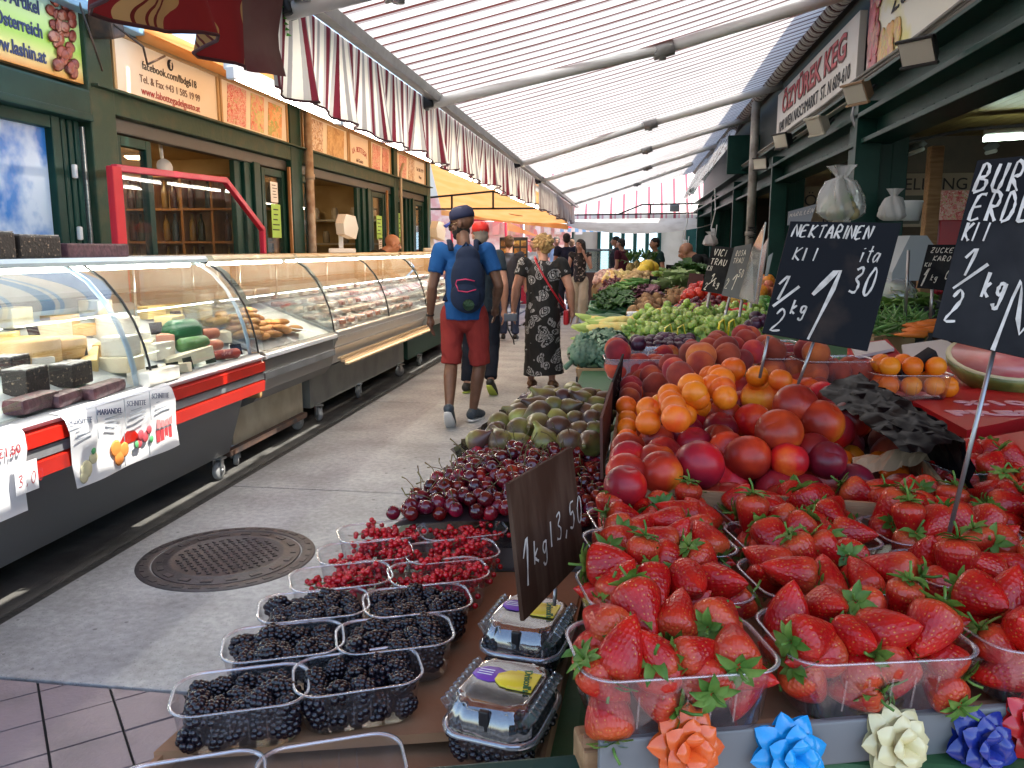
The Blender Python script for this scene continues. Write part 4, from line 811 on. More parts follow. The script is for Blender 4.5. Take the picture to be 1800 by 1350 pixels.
# ================================================================ fruit shop on the right (front plane x = GX)
GX = 1.5
RB = thing('shop_building', 'green steel framed fruit shop on the right behind the stall', 'building', (GX, 9, 0))
def rb(mb, name, m): return mb.build(name, m, RB, loc=(-GX, -9, 0))
for y in (2.55, 5.85, 9.12, 12.4, 15.6, 18.8):
    q = MB(); q.box((GX+.10, y+.16, 1.2), (.2, .34, 2.4), bev=.006); q.box((GX+.03, y-.03, 1.2), (.16, .06, 2.4), bev=.004); q.box((GX+.25, y+.06, 1.1), (.1, .12, 2.2), bev=.004); rb(q, 'post', m_green)
q = MB(); q.box((GX+.08, 10.15, 2.145), (.2, 19.7, .03), bev=.004); q.box((GX+.1, 10.15, 2.225), (.05, 19.7, .13)); q.box((GX+.06, 10.15, 2.305), (.22, 19.7, .03), bev=.004)
for k in range(110): q.lathe([(.0, .006), (.008, .004), (.01, 0)], 6, (GX+.075, 2.2+.16*k, 2.2), rot_m(0, R(-90), 0)); 
rb(q, 'steel_beam', m_green)
q = MB(); q.box((GX+.12, 10.15, 2.41), (.1, 19.7, .18), bev=.01); q.box((GX+.02, 10.15, 2.49), (.16, 19.7, .02), bev=.004); rb(q, 'ledge', m_green)
q = MB(); q.box((GX+.2, 10.15, 2.9), (.08, 19.7, .8)); rb(q, 'fascia', mat('fascia_dark', (.02, .03, .028), .6))
q = MB(); q.box((GX+.2, 10.15, 3.9), (.1, 19.7, .55), bev=.01); rb(q, 'parapet', m_green)
q = MB(); q.box((GX+2.1, 10.15, 3.62), (4.1, 19.7, .1)); q.box((GX+.1, 10.15, 3.44), (.35, 19.7, .3), bev=.02); rb(q, 'roof', mat('roof_dark', (.05, .05, .05), .7))
q = MB(); [q.box((GX+.3+.1*k+.05, 10.15, 2.6), (.096, 19.6, .012), bev=.002) for k in range(38)]; rb(q, 'ceiling', mat('yellow_boards', (.3, .21, .07), .5, c2=(.22, .14, .05), scale=5, sx=(4, .3, 4)))
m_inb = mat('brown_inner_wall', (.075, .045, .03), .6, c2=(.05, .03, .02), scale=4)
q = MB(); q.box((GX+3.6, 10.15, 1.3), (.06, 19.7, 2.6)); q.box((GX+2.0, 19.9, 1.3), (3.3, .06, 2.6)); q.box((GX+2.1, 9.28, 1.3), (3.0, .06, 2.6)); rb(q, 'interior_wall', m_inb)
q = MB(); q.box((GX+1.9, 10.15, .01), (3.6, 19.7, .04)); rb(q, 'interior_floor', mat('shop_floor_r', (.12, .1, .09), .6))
# signs
t = sign('shop_sign', 'long white shop sign with red and black lettering between the right green posts', 7.62, 2.75, 3.1, .56, mat('old_white_sign', (.6, .57, .52), .35, c2=(.52, .48, .42), scale=3), x=GX-.01, rot=ROT_R)
letter(t, '\u00d6ZY\u00dcREK KEG', .25, 0, .12, mat('brown_shadow', (.1, .03, .02), .6), z=.003, bold=.014, sx=1.5); letter(t, '\u00d6ZY\u00dcREK KEG', .25, .012, .125, m_redink, z=.006, bold=.003, sx=1.5)
letter(t, '1040 WIEN NASCHMARKT  ST. N 609-610', .15, 0, -.08, m_ink, sx=1.02); letter(t, 'TEL@FAX 01/586315', .12, -.5, -.215, m_ink, sx=1.05)
t = sign('shop_banner', 'printed fruit banner with yellow grapes and dark lettering above the near shop opening', 4.2, 2.84, 3.25, .64, mat('banner_ground', (.62, .6, .5), .35, c2=(.6, .55, .12), scale=2.2, lo=.5, hi=.62), x=GX-.01, rot=ROT_R)
letter(t, '\u00d6ZY\u00dcREK', .3, -.6, .2, m_brown, bold=.006, shear=.2, sx=1.2); letter(t, 'ZUSTELLUNG', .19, -.45, .03, m_ink, shear=.15, sx=1.2)
def blot(t, name, m, pts): q = MB(); [q.lathe([(0, .006), (r*.85, .004), (r, 0)], 12, (x, y, .001+.0003*k), Matrix.Diagonal(Vector((1, sy, 1)))) for k, (x, y, r, sy) in enumerate(pts)]; q.build(name, m, t)
blot(t, 'fruit_picture', pict('red_fruit_print', [(.35, .03, .05), (.5, .08, .1), (.2, .02, .03), (.5, .2, .1)], 16), [(-1.5+rnd.uniform(-.07, .1), rnd.uniform(-.28, .27), .07, 1) for _ in range(30)])
blot(t, 'grape_picture', pict('grape_print', [(.6, .45, .08), (.65, .3, .1), (.5, .45, .1), (.6, .2, .15)], 18), [(-1.2+rnd.uniform(-.15, .25), -.2+rnd.uniform(-.09, .08), .06, 1) for _ in range(24)])
blot(t, 'leaf_picture', mat('banner_leaf', (.1, .2, .05), .5, c2=(.25, .3, .05), scale=12), [(.1+rnd.uniform(-.2, .2), -.12+rnd.uniform(-.1, .05), .06, .7) for _ in range(12)]); blot(t, 'melon_picture', mat('banner_melon', (.02, .05, .04), .4), [(.35, .0, .2, .6), (.1, -.05, .14, .7)]); blot(t, 'pepper_picture', m_redink, [(1.05, .12, .15, .7), (.85, .2, .1, .8)])
# cables along the ledge, floodlights
q = MB()
for k in range(4): q.tube([(GX-.02-.012*k, y, 2.505+.012*k+.006*math.sin(y*3+k)) for y in np.linspace(2.3, 12, 30)], .011+.003*(k == 1), 6)
tag(q.build('cable_bundle', mat('cable_grey', (.2, .19, .17), .7)), 'bundle of grey cables running along the green ledge on the right', 'cable')
def flood(label, p, m, s=1, tilt=.6, yaw=0.):
    s *= .62
    t = thing('floodlight', label, 'floodlight', p, rot=(0, tilt, yaw)); t.scale = (s,)*3
    q = MB(); q.add([(-.0, -.13, -.09), (0, .13, -.09), (0, .13, .09), (0, -.13, .09), (.12, -.09, -.06), (.12, .09, -.06), (.12, .09, .06), (.12, -.09, .06)], [[3, 2, 1, 0], [4, 5, 6, 7], [0, 1, 5, 4], [1, 2, 6, 5], [2, 3, 7, 6], [3, 0, 4, 7]]); q.box((-.004, 0, .095), (.03, .28, .02), bev=.004); q.box((-.004, 0, -.095), (.03, .28, .02), bev=.004); q.build('housing', m, t)
    q = MB(); q.box((-.006, 0, 0), (.006, .24, .16)); q.build('lens', mat('flood_lens', (.45, .43, .36), .15), t)
    q = MB(); q.tube([(.09, 0, 0), (.16, .0, -.05), (.26, .02, -.02)], .016, 8); q.build('bracket', m_black, t)
m_fb = mat('flood_black', (.015, .015, .016), .45); m_ft = mat('flood_tan', (.3, .19, .11), .5); m_fc = mat('flood_cream', (.5, .47, .38), .45)
flood('big black floodlight under the fruit banner', px(1612, 92, x=1.3), m_fb, 1.05, -.5, .75); flood('tan floodlight at the near end of the long white sign', px(1503, 165, x=1.3), m_ft, 1.05, -.45, .5)
flood('cream floodlight below the long white sign', px(1432, 222, x=1.32), m_fc, 1.1, -.4, .4); flood('small black floodlight at the far end of the long white sign', px(1372, 248, x=1.3), m_fb, 1.1, -.3, .5); flood('black floodlight on the grey downpipe', px(1336, 288, x=1.3), m_fb, 1.0, -.2, .8)
q = MB()
for k in range(4): q.tube([(0, 0, 0), (-.03, -.05-.02*k, -.1), (.03, -.1-.01*k, -.25-.02*k), (.02, -.16, -.34-.02*k)], .006, 5)
tag(q.build('hanging_cable', m_grey, loc=(GX-.03, 5.98, 2.42)), 'loose grey cables hanging under the tan floodlight', 'cable')
q = MB(); q.tube([(0, 0, 0), (0, 0, 3.1), (.1, 0, 3.25)], .05, 12); q.tube([(0, 0, 1.6), (0, 0, 1.65)], .06, 12)
t = q.build('downpipe', mat('old_zinc', (.4, .38, .35), .55, c2=(.2, .18, .16), scale=6, metal=.2), loc=(GX-.1, 10.1, 0)); tag(t, 'grey downpipe with black scribbles beside the far right green post', 'pipe')
q = MB(); chalk(q, 'RASK', -.05, 0, .1, wd=.03, th=.014); q.build('scribble', m_ink, t, loc=(-.03, -.052, 1.65), rot=(0, R(90), 0))
# lamps and things inside the shop
m_fl = glow('cool_tube', (.8, 1, .82), 7)
def tubel(label, a, b, lit):
    a, b = Vector(a), Vector(b); t = thing('tube_lamp', label, 'lamp', a); d = b-a
    q = MB(); q.tube([(0, 0, 0), d], .02, 10); q.build('tube', m_fl if lit else m_white, t)
    q = MB(); q.tube([Vector((0, 0, .05)), d+Vector((0, 0, .05))], .04, 4); q.build('lamp_housing', m_white if lit else m_grey, t)
tubel('lit greenish tube lamp under the near shop ceiling', px(1728, 245, z=2.38), px(1728, 245, z=2.38)+Vector((.75, -.35, 0)), True); tubel('small lit tube lamp seen left of the green post', px(1462, 322, z=2.4), px(1462, 322, z=2.4)+Vector((.5, -.35, .0)), True)
tubel('unlit tube lamp just right of the green post', px(1562, 285, z=2.42), px(1622, 262, z=2.42), False); tubel('long unlit tube lamp above the right chalkboard', px(1650, 290, z=2.42), px(1750, 265, z=2.42), False)
q = MB(); q.tube([(0, 0, 0), (.02, -.02, .3), (.4, -.3, .36), (1.0, -.8, .34), (1.6, -1.2, .35)], .012, 6); tag(q.build('conduit', m_grey, loc=px(1560, 330, y=6.4)), 'thin grey conduit bending under the shop ceiling', 'pipe')
for k in range(3): block('white_socket', m_white, ['upper', 'middle', 'lower'][k]+' white socket box beside the green post', 'socket', px(1564, 300+26*k, y=6.05), (.09, .05, .1), 0, None, .01)
t = sign('shop_banner', 'dim printed banner hanging deep inside the near shop', 7.2, 2.2, 1.3, .45, mat('dim_banner', (.28, .25, .18), .6), x=GX+1.2, rot=(R(90), 0, R(0)), cat='sign'); t.location = px(1606, 352, y=7.6)
letter(t, 'ZUSTELLUNG', .14, 0, .13, m_ink); picture(t, -.2, .1, -.2, .04, mat('dim_pict', (.06, .07, .05), .6)); picture(t, .14, .5, -.2, .08, p_meat)
t = sign('shop_banner', 'dim brown sign hanging inside the far shop opening', 9, 2, 1.0, .5, mat('dim_sign', (.2, .15, .1), .6), x=GX+1, rot=(R(90), 0, 0)); t.location = px(1470, 370, y=9.15); letter(t, '\u00d6ZY\u00dcREK', .17, .05, .1, m_ink); letter(t, 'KEG', .15, 0, -.1, m_ink)
q = MB(); q.box((0, 0, 1.1), (.1, .1, 2.2), bev=.01); item('wooden_post', q.mesh('wooden_post', m_wood), 'pale wooden post standing inside the near shop', 'post', (px(1632, 420, y=6.9).x, 6.9, .03))
t = thing('shop_scale', 'grey hooded shop scale seen between the two chalkboards', 'scale', px(1582, 492, y=5.2), rz=.2)
q = MB(); q.ext([(-.12, 0), (.12, 0), (.12, .2), (.07, .26), (-.03, .26), (-.12, .05)], .26, M=rot_m(R(90), 0, 0), off=(0, .13, 0)); q.build('head', mat('scale_grey', (.3, .33, .35), .35), t)
q = MB(); q.box((0, 0, -.06), (.05, .08, .12), bev=.01); q.box((0, 0, -.14), (.4, .34, .05), bev=.01); q.box((0, 0, -.35), (.3, .3, .38), bev=.01); q.build('base', m_black, t)
def bag(label, p, r, h, m):
    q = MB(); ph = len(label)
    def fn(a, b):
        t = 2*math.pi*a; rr = r*((1.02-.5*b**1.4-.25*max(0, b-.45)*2)*min(1, .55+b*4) if b < .78 else .2+(b-.78)*1.6); wv = 1+(.08+.2*b)*math.sin(t*5+ph+b*4)+.09*math.sin(t*11+b*9)
        return (rr*wv*math.cos(t), rr*.75*wv*math.sin(t), h*b)
    q.grid(fn, 44, 14); item('plastic_bag', q.mesh('plastic_bag', m), label, 'bag', p)
    if 'vegetables' in label:
        q = MB(); rn = random.Random(1); [q.ball((rn.uniform(-.6, .6)*r, rn.uniform(-.4, .4)*r, h*rn.uniform(.12, .4)), r*.28, 7, k % 2) for k in range(14)]; item('bagged_vegetables', q.mesh('bagged_vegetables', [mat('bag_veg', (.35, .3, .16), .6), mat('bag_veg_g', (.12, .2, .05), .6)]), 'pale vegetables inside the knotted clear plastic bag', 'vegetables', p)
m_bagc = clear('bag_plastic', (.95, .96, .96), .16, .03, .3); m_bagw = mat('white_bag', (.7, .7, .7), .4, c2=(.6, .6, .6), scale=9, trl=.3)
bag('knotted clear plastic bag of vegetables hanging on the green post', px(1476, 388, y=5.5), .14, .34, m_bagc); bag('white plastic bag hanging right of the green post', px(1568, 388, y=5.6), .08, .2, m_bagw)
q = MB(); q.lathe([(0, 0), (.08, 0), (.1, .12), (.1, .13), (.08, .13)], 16); item('white_bucket', q.mesh('white_bucket', m_white), 'small white bucket hanging behind the white bag', 'bucket', px(1592, 388, y=5.9))
block('red_notice_box', m_red, 'dark red box fixed to the wooden post inside the shop', 'box', px(1662, 455, y=6.9), (.16, .12, .3), 0, None, .01); block('lit_screen', glow('screen_glow', (.8, .8, .85), 1.2), 'small bright screen beside the dark red box', 'screen', px(1642, 440, y=7.0), (.09, .02, .2), 0, None, .005)
q = MB(); q.box((0, 0, .55), (1.6, .5, 1.1), bev=.01); q.box((0, -.2, 1.15), (1.7, .8, .05), bev=.01); item('shop_table', q.mesh('shop_table', mat('dark_table', (.05, .06, .055), .5)), 'dark sales table inside the near shop', 'table', (3.3, 6.2, 0.03))
# far right: green panel, clear sheet roll-down, small hanging things
q = MB(); q.box((0, 0, 0), (.5, .06, .5), bev=.01); item('blank_sign', q.mesh('blank_sign', m_green), 'dark green square panel fixed above the far shop front', 'panel', px(1312, 272, y=11.5))
t = thing('plastic_curtain', 'wrinkled clear plastic curtain rolled under the far end of the striped awning', 'curtain', (1.42, 14, 2.5))
q = MB(); q.grid(lambda a, b: (.0-.45*b+.05*math.sin(a*30+b*4), -2.3+4.6*a, .62-.75*b+.04*math.sin(a*21)), 60, 10); q.build('sheet', clear('curtain_plastic', (.85, .93, .92), .08, .25, .2, grime=.3), t)
for k, (u, v, l, lb_) in enumerate(((1204, 440, 'a', 'white cord with a plug hanging before the far green post'), (1253, 420, 'b', 'grey switch cable hanging beside the far green post'))):
    q = MB(); q.tube([(0, 0, .7), (.02, 0, .4), (-.03, 0, .15), (.03, 0, .0), (.05, 0, .2)], .008, 6); q.box((0, 0, .1), (.05, .04, .1), bev=.01); item('power_cable', q.mesh('power_cable', m_white), lb_, 'cord', px(u, v, y=12.2))
bag('white carrier bag hung on the far green post', px(1248, 432, y=12.2), .1, .2, m_bagw)
# ================================================================ beyond the alley
def pane_wall(name, label, cat, x0, x1, y, z0, z1, m):
    q = MB(); q.box(((x0+x1)/2, y, (z0+z1)/2), (x1-x0, .12, z1-z0), bev=.01); return tag(q.build(name, m), label, cat)
far = thing('market_hall', 'far stall with tall bright panes and green posts closing the alley', 'building', (0, 29, 0))
q = MB(); q.box((.5, 29.5, 1.7), (11, .2, 3.4)); q.build('wall', mat('far_cream', (.5, .44, .34), .7, c2=(.42, .36, .27), scale=2), far, (0, -29, 0))
q = MB(); [q.box((-1.1+.42*k, 29.3, 1.55), (.12, .16, 3.1), bev=.01) for k in range(6)]; [q.box((x, 29.3, 1.5), (.4, .2, 3.0), bev=.01) for x in (-2.2, 2.1, 3.7)]; q.build('post', m_green, far, (0, -29, 0))
q = MB(); [q.box((-.9+.42*k, 29.36, 1.7), (.26, .05, 2.4)) for k in range(5)]; q.build('window', glow('bright_pane', (.55, .8, .95), 1.0), far, (0, -29, 0))
q = MB(); q.box((.5, 29, 3.4), (11.4, 1.6, .15), bev=.02); q.build('roof', m_green, far, (0, -29, 0))
sh2 = thing('market_stall', 'bright red framed meat stall glowing at the left end of the alley', 'stall', (-4, 24, 0))
q = MB(); q.box((-4.5, 27, 1.5), (5, .2, 3.2)); q.build('wall', mat('pink_wall', (.62, .3, .26), .6, c2=(.7, .55, .45), scale=4), sh2, (4, -24, 0))
q = MB(); q.box((-3.9, 22, .55), (3.2, .9, 1.1), bev=.02); q.build('counter', m_red, sh2, (4, -24, 0))
q = MB(); [q.tube([(x, 21.5, 0), (x, 21.5, 2.9)], .035, 8) for x in (-4.7, -3.25)]; q.tube([(-4.7, 21.5, 2.2), (-3.25, 21.5, 2.2)], .03, 8); [q.tube([(-3.25, 21.5, z), (-2.4, 21.5, z)], .025, 6) for z in (1.2, 1.65)]; q.tube([(-2.4, 21.5, 0), (-2.4, 21.5, 1.65)], .025, 6); q.build('frame', mat('bright_red', (.65, .01, .02), .35), sh2, (4, -24, 0))
q = MB(); [q.box((-5.4+.34*k, 26.8, 2.05+.1*(k % 2)), (.22, .04, .5)) for k in range(12)]; [q.box((-5.3+.5*k, 26.8, 1.45), (.4, .04, .25)) for k in range(8)]; q.build('hanging_goods', pict('far_goods_print', [(.6, .05, .05), (.75, .4, .3), (.7, .65, .6), (.5, .25, .1)], 3), sh2, (4, -24, 0))
q = MB(); [q.tube([(-5.3+1.4*k, 24.5, 2.85), (-4.3+1.4*k, 24.5, 2.85)], .05, 8) for k in range(3)]; q.build('tube_lamp', glow('far_tube', (1, .9, .8), 8), sh2, (4, -24, 0))
q = MB(); q.strip([(-2.2, 0.0), (-2.0, .5), (-1.95, .9)], 21.6, 22.5); q.build('glass_front', m_cglass, sh2, (4, -24, 0))
t = thing('awning', 'red and white diagonal striped awning over the far left meat stall', 'awning', (-3, 23, 2.4))
q = MB(); q.grid(lambda a, b: (-4.6+3.0*a, 22.6+2.2*b, 2.25-.25*a+.75*b), 10, 6); q.build('cloth', stripes('red_stripe_far', [(0, W), (.5, (.65, .05, .06))], .5, axis=0, trl=.5), t, (3, -23, -2.4))
t = thing('awning', 'blue checked awning glowing over the middle of the crossing', 'awning', (-1, 26, 2.2))
q = MB(); q.grid(lambda a, b: (-2.2+2.6*a, 25.6-.9*b, 2.6-.5*b), 10, 4); q.build('cloth', stripes('blue_check_far', [(0, W), (.5, (.25, .5, .75))], .22, axis=0, trl=.6), t, (1, -26, -2.2))
q = MB(); q.grid(lambda a, b: (-2.2+2.6*a, 24.7, 2.1-.16*b), 10, 2); q.build('valance', stripes('blue_check_val', [(0, W), (.5, (.3, .55, .78))], .22, axis=0, trl=.5), t, (1, -26, -2.2))
t = thing('market_parasol', 'tilted orange parasol cloth behind the red frame', 'parasol', (-2.9, 22.4, 1.95))
q = MB(); q.grid(lambda a, b: (-.5+1.0*a, 0, .25*(1-a)*(1-b)-.2*a), 6, 2); q.build('cloth', m_orange, t); q = MB(); q.tube([(0, .03, -1.9), (0, .03, .2)], .025, 8); q.build('pole', m_steel, t)
t = thing('display_case', 'far glass display case with a dark frame beyond the walking woman', 'display case', (-.55, 19.5, 0))
q = MB(); q.box((0, 0, .45), (1.1, .8, .9), bev=.02); q.build('base', mat('case_brown', (.1, .05, .04), .5), t); q = MB(); q.box((0, 0, 1.15), (1.05, .75, .5), bev=.02); q.build('glass_top', clear('case_glass', (.75, .85, .82), .03, .12, .1), t); q = MB(); q.box((0, 0, 1.42), (1.15, .85, .05), bev=.01); q.build('lid', m_grey, t)
pane_wall('far_house', 'pale house front far behind the market stalls', 'house', -14, 14, 46, 0, 9, mat('far_house_plaster', (.6, .56, .48), .8, c2=(.5, .47, .42), scale=.6))
# easel with postcards beside the man (black frame, orange cards)
t = thing('card_rack', 'tall dark rack of orange cards standing behind the man in blue', 'rack', (-2.05, 14.5, 0))
q = MB(); q.box((0, 0, .55), (.04, .5, 1.1), bev=.01); [q.box((.0, 0, z), (.3, .4, .02)) for z in (.1, .5, .9)]; q.box((0, 0, 1.35), (.5, .05, .6), bev=.01); q.build('frame', m_black, t)
q = MB(); [q.box((-.18+.12*(k % 4), -.03, 1.15+.13*(k//4)), (.09, .01, .1)) for k in range(16)]; q.build('cards', pict('card_print', [(.6, .25, .03), (.1, .05, .02), (.6, .45, .1), (.3, .06, .02)], 9), t)
# ================================================================ people
def V(*a): return Vector(a)
m_skins = {'brown': mat('skin_brown', (.13, .06, .035), .5, c2=(.16, .075, .045), scale=14, bump=.05), 'fair': mat('skin_fair', (.5, .25, .17), .5, c2=(.55, .29, .21), scale=9, bump=.05), 'tan': mat('skin_tan', (.36, .17, .1), .5, c2=(.42, .2, .13), scale=9)}
m_sole = mat('white_sole', (.7, .7, .7), .6); m_eye = mat('eye_white', (.6, .58, .55), .3); m_lip = mat('lip', (.28, .09, .07), .5)
def hand(mb, wr, d, up, side, r=.009, curl=.5):
    """palm and five bent fingers; d = direction from wrist, up = back of the hand, side = thumb side"""
    d, up = d.normalized(), up.normalized(); s = d.cross(up).normalized()*side
    mb.cap([wr, wr+d*.04], [.026, .03]); mb.ball(wr+d*.052, (.036, .036, .036), 8)
    mb.tube([wr+d*.02, wr+d*.09], [.03, .036], 10, ell=.5)
    for k, (o, l) in enumerate(((.027, .07), (.01, .08), (-.008, .074), (-.026, .058))):
        b = wr+d*.085+s*o; p = [b]
        for j, c in enumerate((.25, .7, 1.1)): p.append(p[-1]+(d*math.cos(c*curl)-up*math.sin(c*curl))*l*(.45, .32, .26)[j])
        mb.cap(p, [r, r*.95, r*.9, r*.8], 8)
    b = wr+d*.03+s*.028; mb.cap([b, b+(d*.6+s*.8-up*.2).normalized()*.032, b+(d*.6+s*.8-up*.2).normalized()*.032+(d-up*.3).normalized()*.03], [r*1.25, r*1.15, r*.9], 8)
def person(label, loc, rz, h, skin, top, bottom, shoe, pose, hair=None, head=(0, 0, 0), sleeve=.55, leg=.5, girth=1.0, vox=.009, kind='trousers', hairfn=None, face=True, hips=1.0, group=None):
    """built facing +y, origin on the ground between the feet, scaled to height h"""
    t = thing('person', label, 'person', loc, rz, group); S = h/1.75; t.scale = (S, S, S); sk = m_skins[skin]
    p = dict(hipL=V(-.095, 0, .9), hipR=V(.095, 0, .9), kneeL=V(-.1, .02, .49), kneeR=V(.1, .02, .49), ankL=V(-.1, 0, .09), ankR=V(.1, 0, .09), toeL=V(-.12, .16, .03), toeR=V(.12, .16, .03),
             shL=V(-.19*girth**.5, 0, 1.42), shR=V(.19*girth**.5, 0, 1.42), elL=V(-.25*girth**.6, -.03, 1.14), elR=V(.25*girth**.6, -.03, 1.14), wrL=V(-.27, .05, .9), wrR=V(.27, .05, .9), hdL=V(0, .1, -1), hdR=V(0, .1, -1), chest=V(0, .01, 1.27), neck=V(0, .0, 1.47), head=V(0, .03, 1.62))
    p.update(pose); M = rot_m(*head); hc = p['head']
    def hv(x, y, z): return hc + M @ V(x, y, z)
    b = MB()
    b.cap([p['hipL']*.5+p['hipR']*.5+V(0, 0, .03), V(0, .0, 1.1), p['chest'], p['chest']*.5+p['neck']*.5], [.14*girth, .125*girth, .135*girth, .1], 12)
    b.cap([p['neck']-V(0, 0, .06), p['neck'], hc-V(0, 0, .05)], [.065, .056, .055], 12)
    b.ball(hv(0, -.012, .03), (.077, .096, .085), 12, M=M.copy()); b.ball(hv(0, .02, -.035), (.062, .07, .075), 10, M=M.copy()); b.ball(hv(0, .055, -.075), (.035, .034, .028), 8, M=M.copy())
    b.cap([hv(0, .088, .02), hv(0, .108, -.018)], [.011, .017], 8); b.ball(hv(0, .078, .035), (.05, .018, .014), 8, M=M.copy()); b.ball(hv(0, .088, -.05), (.026, .014, .016), 8, M=M.copy())
    for s in (-1, 1): b.ball(hv(s*.078, -.005, -.005), (.012, .022, .033), 8, M=M.copy()); b.ball(hv(s*.04, .065, -.015), (.025, .022, .022), 8, M=M.copy())
    lt = .8 if leg > .9 else 1
    for s, sd in (('L', -1), ('R', 1)):
        b.cap([p['chest']*.5+p['neck']*.5+V(sd*.05, 0, -.03), p['sh'+s], p['sh'+s].lerp(p['el'+s], .5), p['el'+s], p['el'+s].lerp(p['wr'+s], .35), p['wr'+s]], [.066, .056*girth**.5, .05*girth, .041*girth, .043*girth, .027*girth**.5], 10)
        hand(b, p['wr'+s], p['hd'+s], V(sd, 0, .15) if abs(p['hd'+s].normalized().x) < .7 else V(0, 1, 0), -1 if sd > 0 else 1)
        c = p['kne'+'e'+s]
        b.cap([p['hip'+s], p['hip'+s].lerp(c, .4), c, c.lerp(p['ank'+s], .3)+V(0, -.018, 0), p['ank'+s]], [.085*girth*lt, .075*girth*lt, .054*lt, .056*lt, .034], 12)
        b.cap([p['ank'+s], p['ank'+s].lerp(p['toe'+s], .8)], [.036, .026], 8)
    fused(b, 'body', sk, vox, 3, t)
    # shirt
    b = MB(); g = girth
    tl = p.get('hem', .86)
    b.cap([V(0, 0, tl+.12*g), V(0, 0, 1.08), p['chest'], p['chest']*.42+p['neck']*.58], [.155*g*hips, .145*g, .155*g, .1], 14)
    b.tube([V(0, 0, tl), V(0, 0, tl+.13)], [.165*g*hips, .16*g*hips], 18)
    for s, sd in (('L', -1), ('R', 1)):
        b.cap([p['chest']*.5+p['neck']*.5+V(sd*.05, 0, -.03), p['sh'+s]], [.08, .066], 12)
        if sleeve > .05:
            e = p['sh'+s].lerp(p['el'+s], min(sleeve, 1)); pts = [p['sh'+s], e]; rr = [.067*g**.6, .063*g**.8]
            if sleeve > 1: pts.append(p['el'+s].lerp(p['wr'+s], sleeve-1)); rr.append(.05)
            b.tube(pts, rr, 14); b.ball(p['sh'+s], .067*g**.7, 8)
    fused(b, 'shirt' if kind != 'dress' else 'dress_top', top, vox, 5, t, crease=.007)
    # lower garment
    b = MB()
    if kind == 'dress':
        pr = p['dress']
        b.tube([V(x, y, z) for x, y, z, r in pr], [r for *_, r in pr], 22, ell=.8); fused(b, 'dress_skirt', bottom, vox, 4, t, crease=.006)
    else:
        b.cap([V(0, 0, .99), p['hipL']*.5+p['hipR']*.5], [.155*g*hips, .15*g*hips], 14)
        for s in 'LR':
            k, a = p['knee'+s], p['ank'+s]; e = p['hip'+s].lerp(k, min(leg*2, 1)) if leg <= .5 else k.lerp(a, (leg-.5)*2)
            pts = [p['hip'+s], p['hip'+s].lerp(k, .5), e] if leg <= .5 else [p['hip'+s], p['hip'+s].lerp(k, .5), k, e]
            wl = p.get('wide', 0); rr = [.1*g, .09*g, .083+wl] if leg <= .5 else [.108*g, .095*g+wl*.5, .072+wl, .062+wl*1.3]
            b.tube(pts, rr, 16); b.ball(p['hip'+s], .1*g, 10)
        fused(b, kind, bottom, vox, 4, t, crease=.008)
    for s in 'LR':
        a, o = p['ank'+s], p['toe'+s]; d = (o-a); fl = V(d.x, d.y, 0).normalized() if d.z > -.09 else d.normalized()
        dn = V(0, 0, -1) if d.z > -.09 else V(0, 0, -1).lerp(-V(0, 1, 0), 0) ; q = MB(); heel = a - fl*.045 + V(0, 0, -.045) if d.z > -.09 else a + V(0, -.045, -.02)
        tip = heel + (o + V(0, 0, -.0) - heel).normalized()*.25
        q.cap([heel+V(0, 0, .02), heel.lerp(tip, .35)+V(0, 0, .03), heel.lerp(tip, .7)+V(0, 0, .008), tip], [.04, .042, .043, .032], 10)
        if p.get('open_shoe') is None: q.cap([heel+V(0, 0, .02), a+V(0, 0, -.005)], [.042, .042], 10)
        sh = fused(q, 'shoe', shoe, vox*.8, 3, t)
        q = MB(); n = (tip-heel).cross(V(1, 0, 0)).normalized(); n = n if n.z < 0 else -n
        q.tube([heel+n*.03-(tip-heel).normalized()*.03, heel.lerp(tip, .3)+n*.032, heel.lerp(tip, .7)+n*.033, tip+n*.02], [.03, .043, .046, .03], 12, ell=.28); q.build('sole', p.get('sole', m_sole), sh)
    if face:
        q = MB()
        for s in (-1, 1): q.ball(hv(s*.032, .082, .012), (.013, .008, .007), 8, M=M.copy())
        q.build('eyes', m_eye, t)
        q = MB()
        for s in (-1, 1): q.ball(hv(s*.032, .089, .012), (.006, .004, .006), 6, M=M.copy()); q.tube([hv(s*.015, .09, .034), hv(s*.035, .088, .038), hv(s*.052, .074, .033)], .004, 5)
        q.build('pupils', m_ink, t)
        q = MB(); q.tube([hv(-.024, .086, -.052), hv(0, .1, -.05), hv(.024, .086, -.052)], [.003, .007, .003], 6); q.build('mouth', m_lip, t)
    if hair: hairm, fn = hair; q = MB(); fn(q, hv, M); fused(q, 'hair', hairm, vox*.7, 1, t)
    return t, p, hv, M
def h_short(q, hv, M): q.ball(hv(0, -.02, .045), (.083, .1, .083), 12, M=M.copy()); q.ball(hv(0, -.06, -.01), (.072, .055, .07), 10, M=M.copy())
def h_curly(q, hv, M):
    rn = random.Random(3); h_short(q, hv, M)
    for _ in range(150):
        a = rn.uniform(0, 6.28); e = rn.uniform(-.5, 1.5); r = .105
        d = V(math.cos(a)*math.cos(e), math.sin(a)*math.cos(e)*1.1-.12, math.sin(e))
        if d.y > .62 and d.z < .55: continue
        q.ball(hv(*(d*r*rn.uniform(.85, 1.1)))+V(0, 0, .03), rn.uniform(.012, .026), 6)
